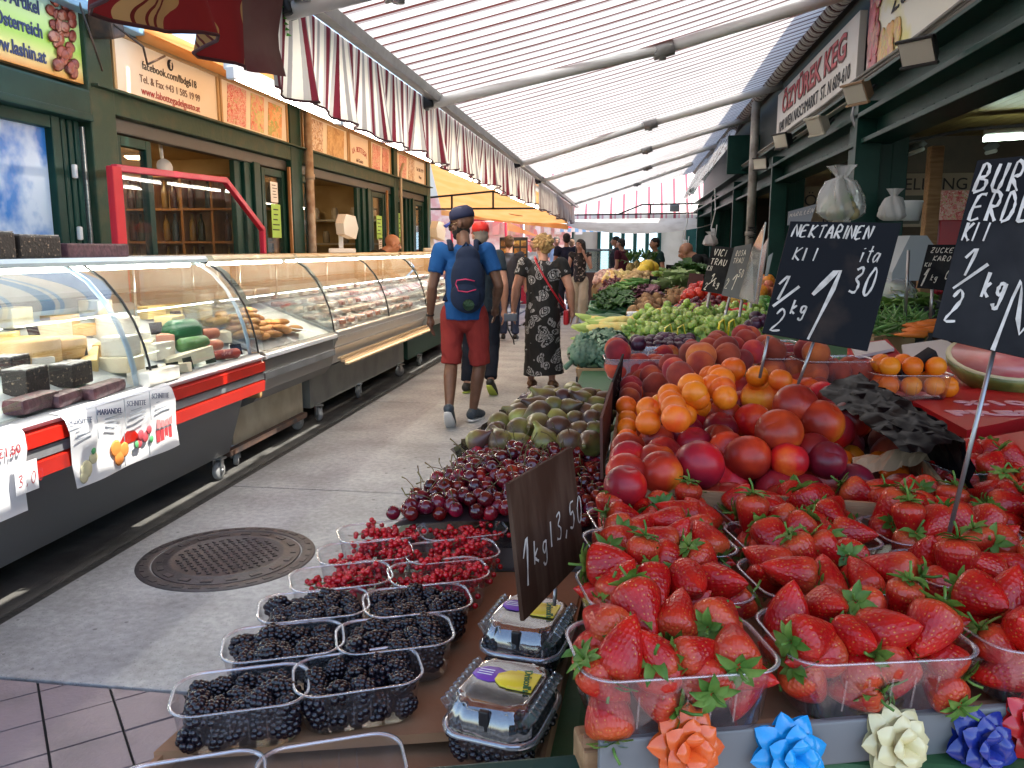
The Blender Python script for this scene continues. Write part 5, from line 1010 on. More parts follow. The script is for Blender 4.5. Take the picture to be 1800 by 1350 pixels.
def h_long(q, hv, M):
    h_short(q, hv, M)
    for s in (-1, 1): q.cap([hv(s*.07, .0, .03), hv(s*.085, -.01, -.06), hv(s*.09, -.02, -.17), hv(s*.08, -.03, -.26)], [.04, .04, .038, .02], 8)
    q.cap([hv(0, -.08, .03), hv(0, -.1, -.12), hv(0, -.09, -.27)], [.07, .07, .03], 10)
m_navyc = mat('navy_cloth', (.012, .02, .06), .85, c2=(.02, .03, .08), scale=30, bump=.1, bscale=25)
def wrink(name, c, c2, bs=9, st=.5, **k): return mat(name, c, .9, c2=c2, scale=5, bump=st, bscale=bs, spec=.2, **k)
# ---- the man in blue, walking away, looking left
gp = px(822, 742, z=0)
man, P, hv, M = person('man in blue T-shirt, red shorts and navy cap walking away with a backpack', (gp.x-.02, gp.y, 0), R(3), 1.77, 'brown', wrink('blue_cotton', (.012, .075, .24), (.018, .095, .29)), wrink('brick_red_cotton', (.3, .04, .035), (.24, .03, .028), 14, .7), mat('slate_shoe', (.035, .05, .07), .7, c2=(.06, .08, .1), scale=50),
    dict(kneeL=V(-.11, -.02, .5), ankL=V(-.09, -.26, .17), toeL=V(-.09, -.17, .02), kneeR=V(.12, .05, .49), ankR=V(.06, .04, .09), toeR=V(.1, .2, .03), elL=V(-.25, -.06, 1.13), wrL=V(-.29, .03, .88), hdL=V(.05, .12, -1), elR=V(.29, -.05, 1.14), wrR=V(.24, .17, .96), hdR=V(-.1, .4, -.8), head=V(-.02, .06, 1.63), hem=.87), head=(R(-12), 0, R(78)), sleeve=.62, leg=.5, vox=.006, face=True)
q = MB(); q.ball(hv(0, .02, -.06), (.066, .074, .06), 12, M=M.copy()); q.ball(hv(0, .066, -.085), (.036, .032, .03), 10, M=M.copy()); [q.cap([hv(s*.07, .0, .0), hv(s*.067, .02, -.05)], [.012, .016], 8) for s in (-1, 1)]; fused(q, 'beard', mat('black_beard', (.012, .01, .009), .9), .006, 2, man)
m_cap = mat('cap_navy', (.012, .018, .06), .8); q = MB(); q.lathe([(.1, .0), (.103, .03), (.095, .07), (.06, .1), (0, .108)], 24, hv(0, -.012, .04), M @ Matrix.Diagonal(V(.84, 1.04, 1)))
cap = q.build('cap', m_cap, man); q = MB(); q.grid(lambda a, b: hv((a-.5)*.155*(1-.35*b*b), .075+.085*b*(1-(2*a-1)**2*.45), .045-.02*b-.03*(2*a-1)**2), 10, 6); q.grid(lambda a, b: hv((.5-a)*.155*(1-.35*b*b), .075+.085*b*(1-(2*a-1)**2*.45), .041-.02*b-.03*(2*a-1)**2), 10, 6); q.build('brim', mat('brim_blue', (.012, .04, .26), .7), cap)
q = MB()
for s in (-1, 1):
    q.tube([hv(s*.033+.024*math.cos(a), .1, .006+.018*math.sin(a)) for a in np.linspace(0, 6.3, 14)], .0025, 5); q.tube([hv(s*.057, .098, .01), hv(s*.08, .01, .012)], .0025, 5)
q.tube([hv(-.009, .103, .01), hv(.009, .103, .01)], .0025, 5); q.build('glasses', mat('gold_frame', (.5, .4, .25), .3, metal=.8), man)
q = MB(); q.tube([P['wrL']+V(0, -.03, .02), P['wrL']+V(0, .03, .028)], .034, 12); q2 = MB(); q2.lathe([(.033, -.012), (.036, 0), (.033, .012)], 16, P['wrL']+V(0, .0, .015)); q2.build('watch', m_black, man)
m_pack = wrink('pack_navy', (.012, .02, .045), (.018, .028, .06), 16, .35); bpk = MB()
bpk.ball(V(.06, -.21, 1.2), (.135, .08, .2), 14); bpk.ball(V(.06, -.2, 1.08), (.14, .088, .155), 12); bpk.ball(V(.06, -.19, 1.36), (.1, .065, .1), 12)
pk = fused(bpk, 'backpack', m_pack, .008, 5, man)
q = MB(); q.ball(V(.05, -.262, 1.06), (.12, .045, .12), 12); q.build('front_pocket', m_pack, pk)
q = MB(); q.tube([V(-.02, -.302, 1.16), V(-.01, -.308, 1.19), V(.06, -.312, 1.2), V(.13, -.3, 1.185)], .005, 6); q.tube([V(.0, -.306, 1.11), V(.07, -.313, 1.1), V(.14, -.3, 1.12)], .005, 6); q.tube([V(-.02, -.302, 1.16), V(-.005, -.308, 1.13), V(.0, -.306, 1.11)], .004, 6); q.build('zip', mat('pink_zip', (.6, .03, .12), .5), pk)
q = MB()
for k in range(5):
    a = .3+k*.55; q.tube([V(.08, -.312, .99), V(.08+.05*math.cos(a), -.31, .99+.05*math.sin(a)), V(.08+.035*math.cos(a+.5), -.308, .99+.035*math.sin(a+.5))], .004, 5)
q.lathe([(.04, 0), (.045, 0)], 20, V(.08, -.31, 1.0), rot_m(R(90), 0, 0)); q.build('emblem', mat('emblem_green', (.05, .12, .06), .6), pk)
q = MB()
for s in (-1, 1): q.tube([V(s*.1+.02, -.14, 1.42), V(s*.11, -.05, 1.5), V(s*.12, .1, 1.47), V(s*.13, .16, 1.3), V(s*.14, .1, 1.1), V(s*.14, -.1, 1.02)], .022, 8, ell=.4)
q.tube([V(.02, -.2, 1.44), V(.05, -.2, 1.48), V(.08, -.2, 1.44)], .01, 6); q.build('strap', m_pack, pk)
# ---- person in a red cap half hidden beyond him
gp = px(845, 690, z=0)
rc, P, hv, M = person('person in red cap and dark trousers half hidden behind the man in blue', (gp.x, gp.y, 0), R(0), 1.7, 'fair', wrink('dark_teal', (.02, .035, .05), (.03, .045, .06)), wrink('dark_denim', (.012, .015, .025), (.02, .025, .04)), mat('black_shoe', (.02, .022, .022), .6),
    dict(kneeL=V(-.12, .0, .49), ankL=V(-.14, -.05, .09), kneeR=V(.13, -.02, .49), ankR=V(.14, -.2, .15), toeR=V(.16, -.1, .02), wrR=V(.26, -.05, .88), elR=V(.27, -.1, 1.13), hdR=V(-.05, .05, -1), sole=mat('lime_sole', (.45, .55, .08), .6)), hair=(mat('grey_hair', (.2, .18, .16), .9), h_short), leg=.95, vox=.009, head=(0, 0, R(20)))
q = MB(); q.lathe([(.1, .0), (.104, .03), (.095, .07), (.06, .1), (0, .108)], 20, hv(0, -.012, .04), M @ Matrix.Diagonal(V(.86, 1.05, 1))); q.grid(lambda a, b: hv((a-.5)*.15, .08+.07*b*(1-(2*a-1)**2*.4), .042-.02*b), 8, 3); q.build('cap', mat('cap_red', (.55, .015, .012), .7), rc)
cp = rc.location + V(.32, -.08, .78); t = thing('camera', 'small grey camera with a dangling wrist strap held by the person in the red cap', 'camera', cp); q = MB(); q.box((0, 0, 0), (.13, .05, .075), bev=.01); q.build('camera_body', mat('camera_grey', (.12, .15, .2), .4), t)
q = MB(); q.tube([(-.03, -.02, -.03), (-.02, -.03, -.12), (.03, -.02, -.22), (.04, -.02, -.27)], .007, 6); q.build('strap', m_black, t)
# ---- the woman in the paisley dress
def paisley(name):
    m, N, L, b = _new(name); tc = N.new('ShaderNodeTexCoord'); mp = N.new('ShaderNodeMapping'); mp.inputs['Scale'].default_value = (1, .3, 1); L.new(tc.outputs['Object'], mp.inputs[0])
    n = N.new('ShaderNodeTexNoise'); n.inputs['Scale'].default_value = 7; n.inputs['Detail'].default_value = 1; L.new(mp.outputs[0], n.inputs['Vector'])
    mx = N.new('ShaderNodeMix'); mx.data_type = 'RGBA'; mx.inputs[0].default_value = .1; L.new(mp.outputs[0], mx.inputs[6]); L.new(n.outputs['Color'], mx.inputs[7])
    v = N.new('ShaderNodeTexVoronoi'); v.inputs['Scale'].default_value = 10; L.new(mx.outputs[2], v.inputs['Vector'])
    cr = N.new('ShaderNodeValToRGB'); cr.color_ramp.interpolation = 'CONSTANT'; e = cr.color_ramp.elements; st_ = [(0, .42), (.13, .02), (.2, .36), (.29, .012), (.35, .32), (.47, .012)]
    while len(e) < len(st_): e.new(.5)
    for k, (p_, c_) in enumerate(st_): e[k].position = p_; e[k].color = (c_, c_, c_*1.03, 1)
    w_ = N.new('ShaderNodeTexWave'); w_.inputs['Scale'].default_value = 9; w_.inputs['Distortion'].default_value = 14; w_.inputs['Detail'].default_value = 1.5; L.new(mp.outputs[0], w_.inputs['Vector'])
    gt = N.new('ShaderNodeMath'); gt.operation = 'GREATER_THAN'; gt.inputs[1].default_value = .12; L.new(w_.outputs['Fac'], gt.inputs[0])
    mm = N.new('ShaderNodeMix'); mm.data_type = 'RGBA'; mm.inputs[6].default_value = (.012, .012, .014, 1); L.new(gt.outputs[0], mm.inputs[0]); L.new(v.outputs['Distance'], cr.inputs[0]); L.new(cr.outputs[0], mm.inputs[7])
    L.new(mm.outputs[2], b.inputs['Base Color']); b.inputs['Roughness'].default_value = .85; MATS[name] = m; return m
m_pais = paisley('black_paisley'); gp = px(950, 682, z=0)
w2, P, hv, M = person('woman with short curly blond hair in a long black dress with white paisley pattern', (gp.x+.02, gp.y, 0), R(-2), 1.60, 'fair', m_pais, m_pais, mat('tan_sandal', (.3, .15, .08), .6), dict(ankL=V(-.13, -.02, .09), ankR=V(.12, -.08, .1), toeR=V(.14, .08, .03), kneeL=V(-.12, 0, .49), kneeR=V(.11, 0, .49), elL=V(-.3, -.04, 1.15), wrL=V(-.33, -.02, .9), elR=V(.31, -.04, 1.15), wrR=V(.33, .02, .9), hdL=V(-.03, .0, -1), hdR=V(.02, .1, -1), open_shoe=1, sole=mat('brown_sole', (.12, .06, .04), .7), neck=V(0, .0, 1.45), head=V(-.01, .05, 1.6), hem=.8,
    dress=[(0, 0, 1.02, .19), (0, 0, .9, .235), (0, 0, .75, .25), (0, -.01, .5, .25), (.01, -.02, .32, .265), (.02, -.03, .17, .29)]), hair=(mat('blond_curls', (.5, .33, .14), .85, c2=(.32, .18, .07), scale=30), h_curly), sleeve=.5, girth=1.22, kind='dress', vox=.007, head=(R(-4), 0, R(38)), hips=1.0)
q = MB(); q.tube([V(-.1, .03, 1.5), V(-.08, -.09, 1.47), V(0, -.185, 1.34), V(.12, -.205, 1.15), V(.22, -.12, .98), V(.26, .0, .9)], .011, 8, ell=.5); q.tube([V(-.1, .03, 1.5), V(-.05, .16, 1.38), V(.1, .22, 1.15), V(.24, .1, .95), V(.26, 0, .9)], .011, 8, ell=.5)
t = q.build('strap_tmp', m_red); t.name = 'shoulder_bag'; t.location = w2.location; t.scale = w2.scale; t.rotation_euler = w2.rotation_euler; tag(t, 'small red shoulder bag on a strap across the back of the paisley dress', 'bag')
q = MB(); q.box((.27, .03, .82), (.06, .2, .17), bev=.025); q.build('pouch', m_red, t)
# ---- walking woman facing us
gp = px(1018, 567, z=0)
w3, P, hv, M = person('young woman with long dark hair, dark top and beige trousers walking towards us', (gp.x, gp.y, 0), R(176), 1.64, 'fair', mat('dark_floral', (.02, .015, .015), .8, c2=(.4, .3, .26), scale=18, lo=.58, hi=.62), wrink('beige_linen', (.52, .44, .33), (.46, .38, .28), 10, .5), mat('cream_shoe', (.5, .45, .38), .6), dict(kneeL=V(-.1, .14, .5), ankL=V(-.07, .08, .1), kneeR=V(.09, .0, .49), ankR=V(.06, -.16, .15), toeR=V(.06, -.05, .03), elL=V(-.24, .08, 1.16), wrL=V(-.1, .14, 1.44), hdL=V(.3, .0, .9), elR=V(.24, -.02, 1.14), wrR=V(.26, .03, .9), wide=.03, neck=V(0, 0, 1.45)), hair=(mat('dark_hair', (.018, .012, .01), .6), h_long), sleeve=0, leg=.97, vox=.009, head=(R(-3), 0, R(-30)), girth=.88)
# ---- the bald man behind the counters
gp = px(684, 455, x=-3.05)
person('bald man with a moustache in a dark shirt bending behind the third counter', (gp.x-.3, gp.y+.05, 0), R(-62), 1.8, 'tan', wrink('charcoal_shirt', (.02, .02, .022), (.03, .03, .03)), m_navyc, m_black, dict(chest=V(0, .12, 1.2), neck=V(0, .22, 1.38), head=V(0, .32, 1.47), shL=V(-.19, .12, 1.33), shR=V(.19, .12, 1.33), elL=V(-.24, .25, 1.1), elR=V(.24, .25, 1.1), wrL=V(-.15, .42, 1.0), wrR=V(.15, .42, 1.0)), head=(R(-18), 0, R(-8)), sleeve=.7, leg=.97, vox=.01, hair=(m_ink, lambda q, hv, M: q.tube([hv(-.03, .1, -.038), hv(0, .108, -.034), hv(.03, .1, -.038)], [.008, .011, .008], 8)))
# ---- people farther off
for (u, v, dist, h, rz, skin, top, bot, lb_, pose, hr) in (
    (996, 430, 17.5, 1.78, 10, 'tan', (.012, .014, .03), (.02, .02, .03), 'man in a black T-shirt standing with his back to us beyond the walking woman', {}, (.02, .015, .012)),
    (978, 436, 19.5, 1.74, 190, 'tan', (.3, .45, .7), (.05, .06, .1), 'man in a light blue shirt with a dark strap farther down the alley', {}, (.1, .08, .06)),
    (1005, 432, 21.5, 1.7, 0, 'tan', (.35, .08, .06), (.05, .05, .06), 'person with a red top far behind the man in black', {}, (.15, .08, .04)),
    (1084, 432, 19, 1.74, 90, 'tan', (.02, .02, .025), (.03, .03, .04), 'dark haired person in black at the far display case, left of a pair', {}, (.015, .012, .01)),
    (1093, 436, 18.2, 1.68, 60, 'tan', (.06, .012, .02), (.02, .02, .03), 'person in a dark maroon top beside the one in black', {}, (.015, .012, .01)),
    (1152, 440, 15.5, 1.66, 120, 'tan', (.012, .03, .03), (.02, .02, .03), 'vendor in dark green behind the far fruit at the right', {}, (.015, .012, .01)),
    (895, 442, 12.8, 1.66, 5, 'fair', (.03, .03, .04), (.03, .04, .08), 'person with brown hair standing between the man in blue and the woman in paisley', {}, (.1, .055, .03)),
    (940, 437, 15.5, 1.66, 150, 'fair', (.35, .42, .5), (.03, .03, .04), 'person with sunglasses half hidden behind the curly blond woman', {}, (.03, .02, .015))):
    hp = px(u, v, y=dist); nm = lb_.split()[-1]+str(u)
    person(lb_, (hp.x, dist, 0), R(rz), h, skin, wrink('top_'+nm, top, tuple(c*1.3 for c in top)), wrink('bot_'+nm, bot, tuple(c*1.3 for c in bot)), m_black, pose, hair=(mat('hair_'+nm, hr, .8), h_short), leg=.97, vox=.016)
gp = px(1226, 436, y=11)
person('bald vendor in black bending over the red crate behind the far chalkboards', (gp.x+.25, 11.05, 0), R(75), 1.74, 'tan', wrink('vendor_black', (.015, .015, .016), (.02, .02, .02)), m_navyc, m_black, dict(chest=V(0, .18, 1.2), neck=V(0, .3, 1.36), head=V(0, .4, 1.42), shL=V(-.19, .2, 1.32), shR=V(.19, .2, 1.32), elL=V(-.22, .35, 1.12), elR=V(.22, .3, 1.12), wrL=V(-.1, .5, 1.05), wrR=V(.2, .45, .98)), head=(R(-25), 0, 0), sleeve=.6, leg=.97, vox=.012)
# ================================================================ fruit and punnet prototypes
def ramp_tex(name, stops, scale, rough=.4, rv=.12, hv=.012, bump=0, detail=3, coat=0, spec=.5, sss=0, fuzz=0, grad=None, contrast=(.3, .7)):
    """fruit skin: colour ramp over object noise offset per fruit"""
    m, N, L, b = _new(name); tc = N.new('ShaderNodeTexCoord'); oi = N.new('ShaderNodeObjectInfo'); cb = N.new('ShaderNodeCombineXYZ')
    for i in range(3): L.new(oi.outputs['Random'], cb.inputs[i])
    sc_ = N.new('ShaderNodeVectorMath'); sc_.operation = 'SCALE'; sc_.inputs['Scale'].default_value = 53; L.new(cb.outputs[0], sc_.inputs[0])
    ad = N.new('ShaderNodeVectorMath'); L.new(tc.outputs['Object'], ad.inputs[0]); L.new(sc_.outputs[0], ad.inputs[1])
    n = N.new('ShaderNodeTexNoise'); n.inputs['Scale'].default_value = scale; n.inputs['Detail'].default_value = detail; L.new(ad.outputs[0], n.inputs['Vector'])
    mr = N.new('ShaderNodeMapRange'); mr.inputs[1].default_value, mr.inputs[2].default_value = contrast; L.new(n.outputs['Fac'], mr.inputs[0])
    cr = N.new('ShaderNodeValToRGB'); e = cr.color_ramp.elements
    while len(e) < len(stops): e.new(.5)
    for k, (p, c) in enumerate(stops): e[k].position = p; e[k].color = (*c, 1)
    L.new(mr.outputs[0], cr.inputs[0])
    hs = N.new('ShaderNodeHueSaturation'); L.new(cr.outputs[0], hs.inputs['Color'])
    m2 = N.new('ShaderNodeMapRange'); m2.inputs[3].default_value = 1-rv; m2.inputs[4].default_value = 1+rv; L.new(oi.outputs['Random'], m2.inputs[0]); L.new(m2.outputs[0], hs.inputs['Value'])
    wn = N.new('ShaderNodeTexWhiteNoise'); wn.noise_dimensions = '1D'; L.new(oi.outputs['Random'], wn.inputs['W']); m3 = N.new('ShaderNodeMapRange'); m3.inputs[3].default_value = .5-hv; m3.inputs[4].default_value = .5+hv; L.new(wn.outputs['Value'], m3.inputs[0]); L.new(m3.outputs[0], hs.inputs['Hue'])
    L.new(hs.outputs[0], b.inputs['Base Color']); b.inputs['Roughness'].default_value = rough; b.inputs['Coat Weight'].default_value = coat; b.inputs['Coat Roughness'].default_value = .12; b.inputs['Specular IOR Level'].default_value = spec
    if fuzz: b.inputs['Sheen Weight'].default_value = fuzz; b.inputs['Sheen Roughness'].default_value = .5
    if sss: b.inputs['Subsurface Weight'].default_value = sss; b.inputs['Subsurface Scale'].default_value = .006; b.inputs['Subsurface Radius'].default_value = (1, .25, .12)
    if bump:
        n2 = N.new('ShaderNodeTexNoise'); n2.inputs['Scale'].default_value = 90; L.new(ad.outputs[0], n2.inputs['Vector']); bp = N.new('ShaderNodeBump'); bp.inputs['Strength'].default_value = bump; bp.inputs['Distance'].default_value = .002; L.new(n2.outputs['Fac'], bp.inputs['Height']); L.new(bp.outputs[0], b.inputs['Normal'])
    MATS[name] = m; return m
def berry_skin():
    m, N, L, b = _new('strawberry_skin'); tc = N.new('ShaderNodeTexCoord'); oi = N.new('ShaderNodeObjectInfo')
    mp = N.new('ShaderNodeMapping'); mp.inputs['Scale'].default_value = (1, 1, .72); L.new(tc.outputs['Object'], mp.inputs[0])
    v = N.new('ShaderNodeTexVoronoi'); v.inputs['Scale'].default_value = 300; v.inputs['Randomness'].default_value = .55; L.new(mp.outputs[0], v.inputs['Vector'])
    n = N.new('ShaderNodeTexNoise'); n.inputs['Scale'].default_value = 22; L.new(tc.outputs['Object'], n.inputs['Vector'])
    base = N.new('ShaderNodeValToRGB'); base.color_ramp.elements[0].color = (.33, .0035, .005, 1); base.color_ramp.elements[1].color = (.55, .011, .006, 1); base.color_ramp.elements[0].position = .35; base.color_ramp.elements[1].position = .7; L.new(n.outputs['Fac'], base.inputs[0])
    sp = N.new('ShaderNodeSeparateXYZ'); L.new(tc.outputs['Object'], sp.inputs[0]); mr = N.new('ShaderNodeMapRange'); mr.inputs[1].default_value = .006; mr.inputs[2].default_value = .022; mr.inputs[3].default_value = 0; mr.inputs[4].default_value = .4; L.new(sp.outputs[2], mr.inputs[0])
    ri = N.new('ShaderNodeMath'); ri.operation = 'MULTIPLY'; L.new(mr.outputs[0], ri.inputs[0]); L.new(oi.outputs['Random'], ri.inputs[1])
    sh = N.new('ShaderNodeMix'); sh.data_type = 'RGBA'; sh.inputs[7].default_value = (.75, .2, .05, 1); L.new(base.outputs[0], sh.inputs[6]); L.new(ri.outputs[0], sh.inputs[0])
    sd = N.new('ShaderNodeMapRange'); sd.inputs[1].default_value = .12; sd.inputs[2].default_value = .24; sd.inputs[3].default_value = .6; sd.inputs[4].default_value = 0; L.new(v.outputs['Distance'], sd.inputs[0])
    mx = N.new('ShaderNodeMix'); mx.data_type = 'RGBA'; mx.inputs[7].default_value = (.62, .3, .05, 1); L.new(sd.outputs[0], mx.inputs[0]); L.new(sh.outputs[2], mx.inputs[6]); L.new(mx.outputs[2], b.inputs['Base Color'])
    bp = N.new('ShaderNodeBump'); bp.inputs['Strength'].default_value = .55; bp.inputs['Distance'].default_value = .0016; L.new(v.outputs['Distance'], bp.inputs['Height']); L.new(bp.outputs[0], b.inputs['Normal'])
    b.inputs['Roughness'].default_value = .3; b.inputs['Specular IOR Level'].default_value = .45; b.inputs['Subsurface Weight'].default_value = .15; b.inputs['Subsurface Scale'].default_value = .004; b.inputs['Subsurface Radius'].default_value = (1, .2, .1); MATS['strawberry_skin'] = m; return m
m_straw = berry_skin(); m_calyx = mat('calyx_green', (.08, .2, .025), .5, c2=(.2, .34, .06), scale=40, trl=.25)
def straw_mesh(seed):
    rn = random.Random(seed); L_ = rn.uniform(.047, .06); Rr = rn.uniform(.0165, .0205); bl = rn.uniform(.8, 1.25); q = MB(); pr = []
    for i in range(13):
        t = i/12; z = L_/2 - L_*t; r = Rr*(math.sin(math.pi/2*min(1, (t+.03)/.25))**.7 if t < .22 else max(0, 1-((t-.22)/.78)**(1.45*bl))**.8); pr.append((max(r, .0003) if 0 < i < 12 else 0, z))
    n = 18; ph = rn.uniform(0, 6); am = rn.uniform(.05, .13)
    q.lathe(pr[::-1], n); q.v = [(x*(1+am*math.cos(2*math.atan2(y, x)+ph)), y*(1+am*.6*math.cos(3*math.atan2(y, x)+ph)), z) for x, y, z in q.v]
    b = q.mesh('strawberry', m_straw); c = MB(); k = rn.randint(7, 9)
    for i in range(k):
        a = 2*math.pi*i/k+rn.uniform(-.2, .2); l = rn.uniform(.011, .018); d = V(math.cos(a), math.sin(a), 0); s = V(-d.y, d.x, 0); z = V(0, 0, 1); b0 = V(0, 0, L_/2-.001); lift = rn.uniform(-.1, .55)
        P_ = [b0, b0+d*l*.45+z*l*lift*.5, b0+d*l*.85+z*l*lift*.55, b0+d*l*1.25+z*l*lift*.2]; W_ = [.0018, .0044, .0036, .0003]
        c.add([p+s*w_*sg+z*(-.0006 if sg == 0 else .0006) for p, w_ in zip(P_, W_) for sg in (-1, 0, 1)], [[3*j+e, 3*j+e+1, 3*j+e+4, 3*j+e+3] for j in range(3) for e in (0, 1)], 0, True)
    c.tube([(0, 0, L_/2-.002), (.002, .001, L_/2+.009), (.005, .003, L_/2+.016)], .0013, 5)
    return b, c.mesh('calyx', m_calyx), L_, Rr
STRAW = [straw_mesh(k) for k in range(7)]
def stone_fruit(name, m, r, cleft=.06, seed=0, flat=.96):
    q = MB(); n, k = 22, 15; vs = []
    def fn(a, b):
        th = b*math.pi; ph = a*2*math.pi; rr = r*(1 - cleft*math.exp(-(min(ph, 2*math.pi-ph)/.22)**2)*math.sin(th)**.5 - .16*math.exp(-(th/.3)**2) - .05*math.exp(-((math.pi-th)/.25)**2))
        return (rr*math.sin(th)*math.cos(ph), rr*math.sin(th)*math.sin(ph), rr*math.cos(th)*flat)
    q.grid(fn, n, k); return q.mesh(name, m)
m_nect = ramp_tex('nectarine_skin', [(0, (.1, .006, .01)), (.38, (.28, .011, .01)), (.66, (.52, .028, .01)), (.88, (.68, .12, .012)), (1, (.75, .26, .02))], 9, .36, rv=.25, bump=.12, detail=5, contrast=(.32, .74), spec=.4)
m_peach = ramp_tex('peach_skin', [(0, (.15, .02, .018)), (.45, (.34, .04, .026)), (.75, (.56, .11, .035)), (1, (.7, .27, .07))], 9, .7, rv=.2, bump=.15, detail=5, fuzz=.12, contrast=(.32, .74), spec=.2)
m_apri = ramp_tex('apricot_skin', [(0, (.82, .17, .006)), (.6, (.84, .235, .01)), (1, (.72, .085, .008))], 10, .42, rv=.1, bump=.1, contrast=(.35, .75))
m_plum = ramp_tex('plum_skin', [(0, (.025, .006, .02)), (.6, (.05, .01, .03)), (1, (.12, .05, .09))], 14, .35, contrast=(.35, .7))
m_cherry = ramp_tex('cherry_skin', [(0, (.05, .002, .008)), (.55, (.13, .005, .012)), (1, (.34, .012, .016))], 10, .13, rv=.3, coat=.4, contrast=(.35, .7))
m_curr = mat('currant_skin', (.55, .006, .012), .12, c2=(.42, .004, .01), scale=30, rv=.2, sss=.3, coat=.3)
m_black_b = mat('blackberry_skin', (.006, .004, .008), .22, rv=.3, spec=.55)
m_fig = ramp_tex('fig_skin', [(0, (.06, .026, .024)), (.42, (.12, .07, .032)), (.68, (.2, .19, .045)), (1, (.34, .37, .08))], 12, .36, rv=.25, hv=.02, detail=4, contrast=(.34, .68))
m_stem = mat('stem_green', (.13, .12, .03), .6, c2=(.1, .05, .02), scale=30)
ME = {k: stone_fruit(k, m, r, c, flat=f) for k, m, r, c, f in (('nectarine', m_nect, .036, .05, .95), ('peach', m_peach, .035, .06, .93), ('apricot', m_apri, .0245, .07, .97), ('plum', m_plum, .023, .05, 1.05))}
def cherry_meshes():
    q = MB(); q.grid(lambda a, b: (lambda th, ph, rr: (rr*math.sin(th)*math.cos(ph), rr*math.sin(th)*math.sin(ph)*.96, rr*math.cos(th)*.95))(b*math.pi, a*2*math.pi, .0122*(1-.3*math.exp(-(b*math.pi/.35)**2))), 14, 10); s = MB(); s.tube([(0, 0, .007), (.001, .001, .018), (.006, .004, .033), (.014, .006, .042)], [.0009, .0007, .0007, .0012], 5)
    return q.mesh('cherry', m_cherry), s.mesh('stem', m_stem)
CH, CHS = cherry_meshes()
def blackberry(seed):
    rn = random.Random(seed); q = MB(); n = 0; L_ = rn.uniform(.0125, .0155)
    for i in range(6):
        z = -L_+2*L_*(i+.5)/6; rr = .0098*math.sqrt(max(.05, 1-(z/(L_*1.18))**2)); k = max(3, round(2*math.pi*rr/.0072))
        for j in range(k):
            a = 2*math.pi*(j+.5*(i % 2))/k+rn.uniform(-.1, .1); q.ball((rr*math.cos(a), rr*math.sin(a), z), .0046*rn.uniform(.88, 1.1), 7)
    q.ball((0, 0, 0), (.0085, .0085, L_*.9), 6); return q.mesh('blackberry', m_black_b)
BB = [blackberry(k) for k in range(3)]
def currants(seed):
    rn = random.Random(seed); q = MB(); s = MB(); pts = [V(0, 0, 0)]
    for i in range(6): pts.append(pts[-1]+V(rn.uniform(.006, .011), rn.uniform(-.007, .007), rn.uniform(-.003, .003)))
    s.tube(pts, .0007, 5)
    for i in range(14):
        b = pts[rn.randrange(1, 7)]; c = b+V(rn.uniform(-.008, .008), rn.uniform(-.009, .009), rn.uniform(-.007, .006)); q.ball(c, rn.uniform(.0038, .0048), 7); s.tube([b, c], .0005, 4)
    return q.mesh('currant_sprig', m_curr), s.mesh('stalk', m_stem)
CU = [currants(k) for k in range(5)]
def fig_mesh(seed):
    rn = random.Random(seed); q = MB(); q.lathe([(0, -.022), (.010, -.021), (.02, -.014), (.0235, -.003), (.021, .009), (.013, .02), (.007, .027), (.0045, .034), (.004, .038), (0, .038)], 16); a = rn.uniform(.1, .5); q.v = [(x+max(0, z)**2*14*a, y, z) for x, y, z in q.v]; return q.mesh('fig', m_fig)
FI = [fig_mesh(k) for k in range(4)]
# ---- clear punnets (open tray, rolled rim, ribbed walls) and hinged boxes
m_pun = clear('punnet_plastic', (.98, .985, .99), .09, .03, .02); m_rim = clear('punnet_rim', (.95, .96, .96), .1, .2, .2)
def rrect(w_, d, r, n=5):
    P_ = []
    for cx, cy, a0 in ((w_/2-r, d/2-r, 0), (-w_/2+r, d/2-r, 90), (-w_/2+r, -d/2+r, 180), (w_/2-r, -d/2+r, 270)):
        for k in range(n+1): a = R(a0+90*k/n); P_.append((cx+r*math.cos(a), cy+r*math.sin(a)))
    return P_
def loft(q, rings, mi=0, floor=True, smooth=True):
    n = len(rings[0]); vs = [p for r in rings for p in r]; fs = [[i*n+k, i*n+(k+1) % n, (i+1)*n+(k+1) % n, (i+1)*n+k] for i in range(len(rings)-1) for k in range(n)]
    if floor: fs.append(list(range(n))[::-1])
    q.add(vs, fs, mi, smooth)
def punnet_me(w_, d, h, r):
    q = MB(); n = 9; ring = lambda s, z, dw=0: [(x*s+dw*math.copysign(1, x), y*s+dw*math.copysign(1, y), z) for x, y in rrect(w_, d, r, n)]
    loft(q, [ring(.86, .0), ring(.9, .006), ring(.97, h*.8), ring(1, h)])
    for k in range(int(w_/.03)):      # ribs and vent slots on the long walls
        x = -w_/2+r+(w_-2*r)*(k+.5)/int(w_/.03)
        for s in (-1, 1): q.box((x*.93, s*d*.475, h*.45), (.0016, .001, h*.55), rot_m(s*R(-9)*1, 0, 0))
    b = q.mesh('punnet', m_pun); q = MB(); loft(q, [ring(1, h-.002), ring(1, h, .003), ring(1, h+.0012, .003), ring(1, h+.0015, .0005), ring(1, h, -.0005)], floor=False); return b, q.mesh('rim', m_rim)
PU_S = punnet_me(.175, .112, .058, .03); PU_B = punnet_me(.148, .094, .052, .032)
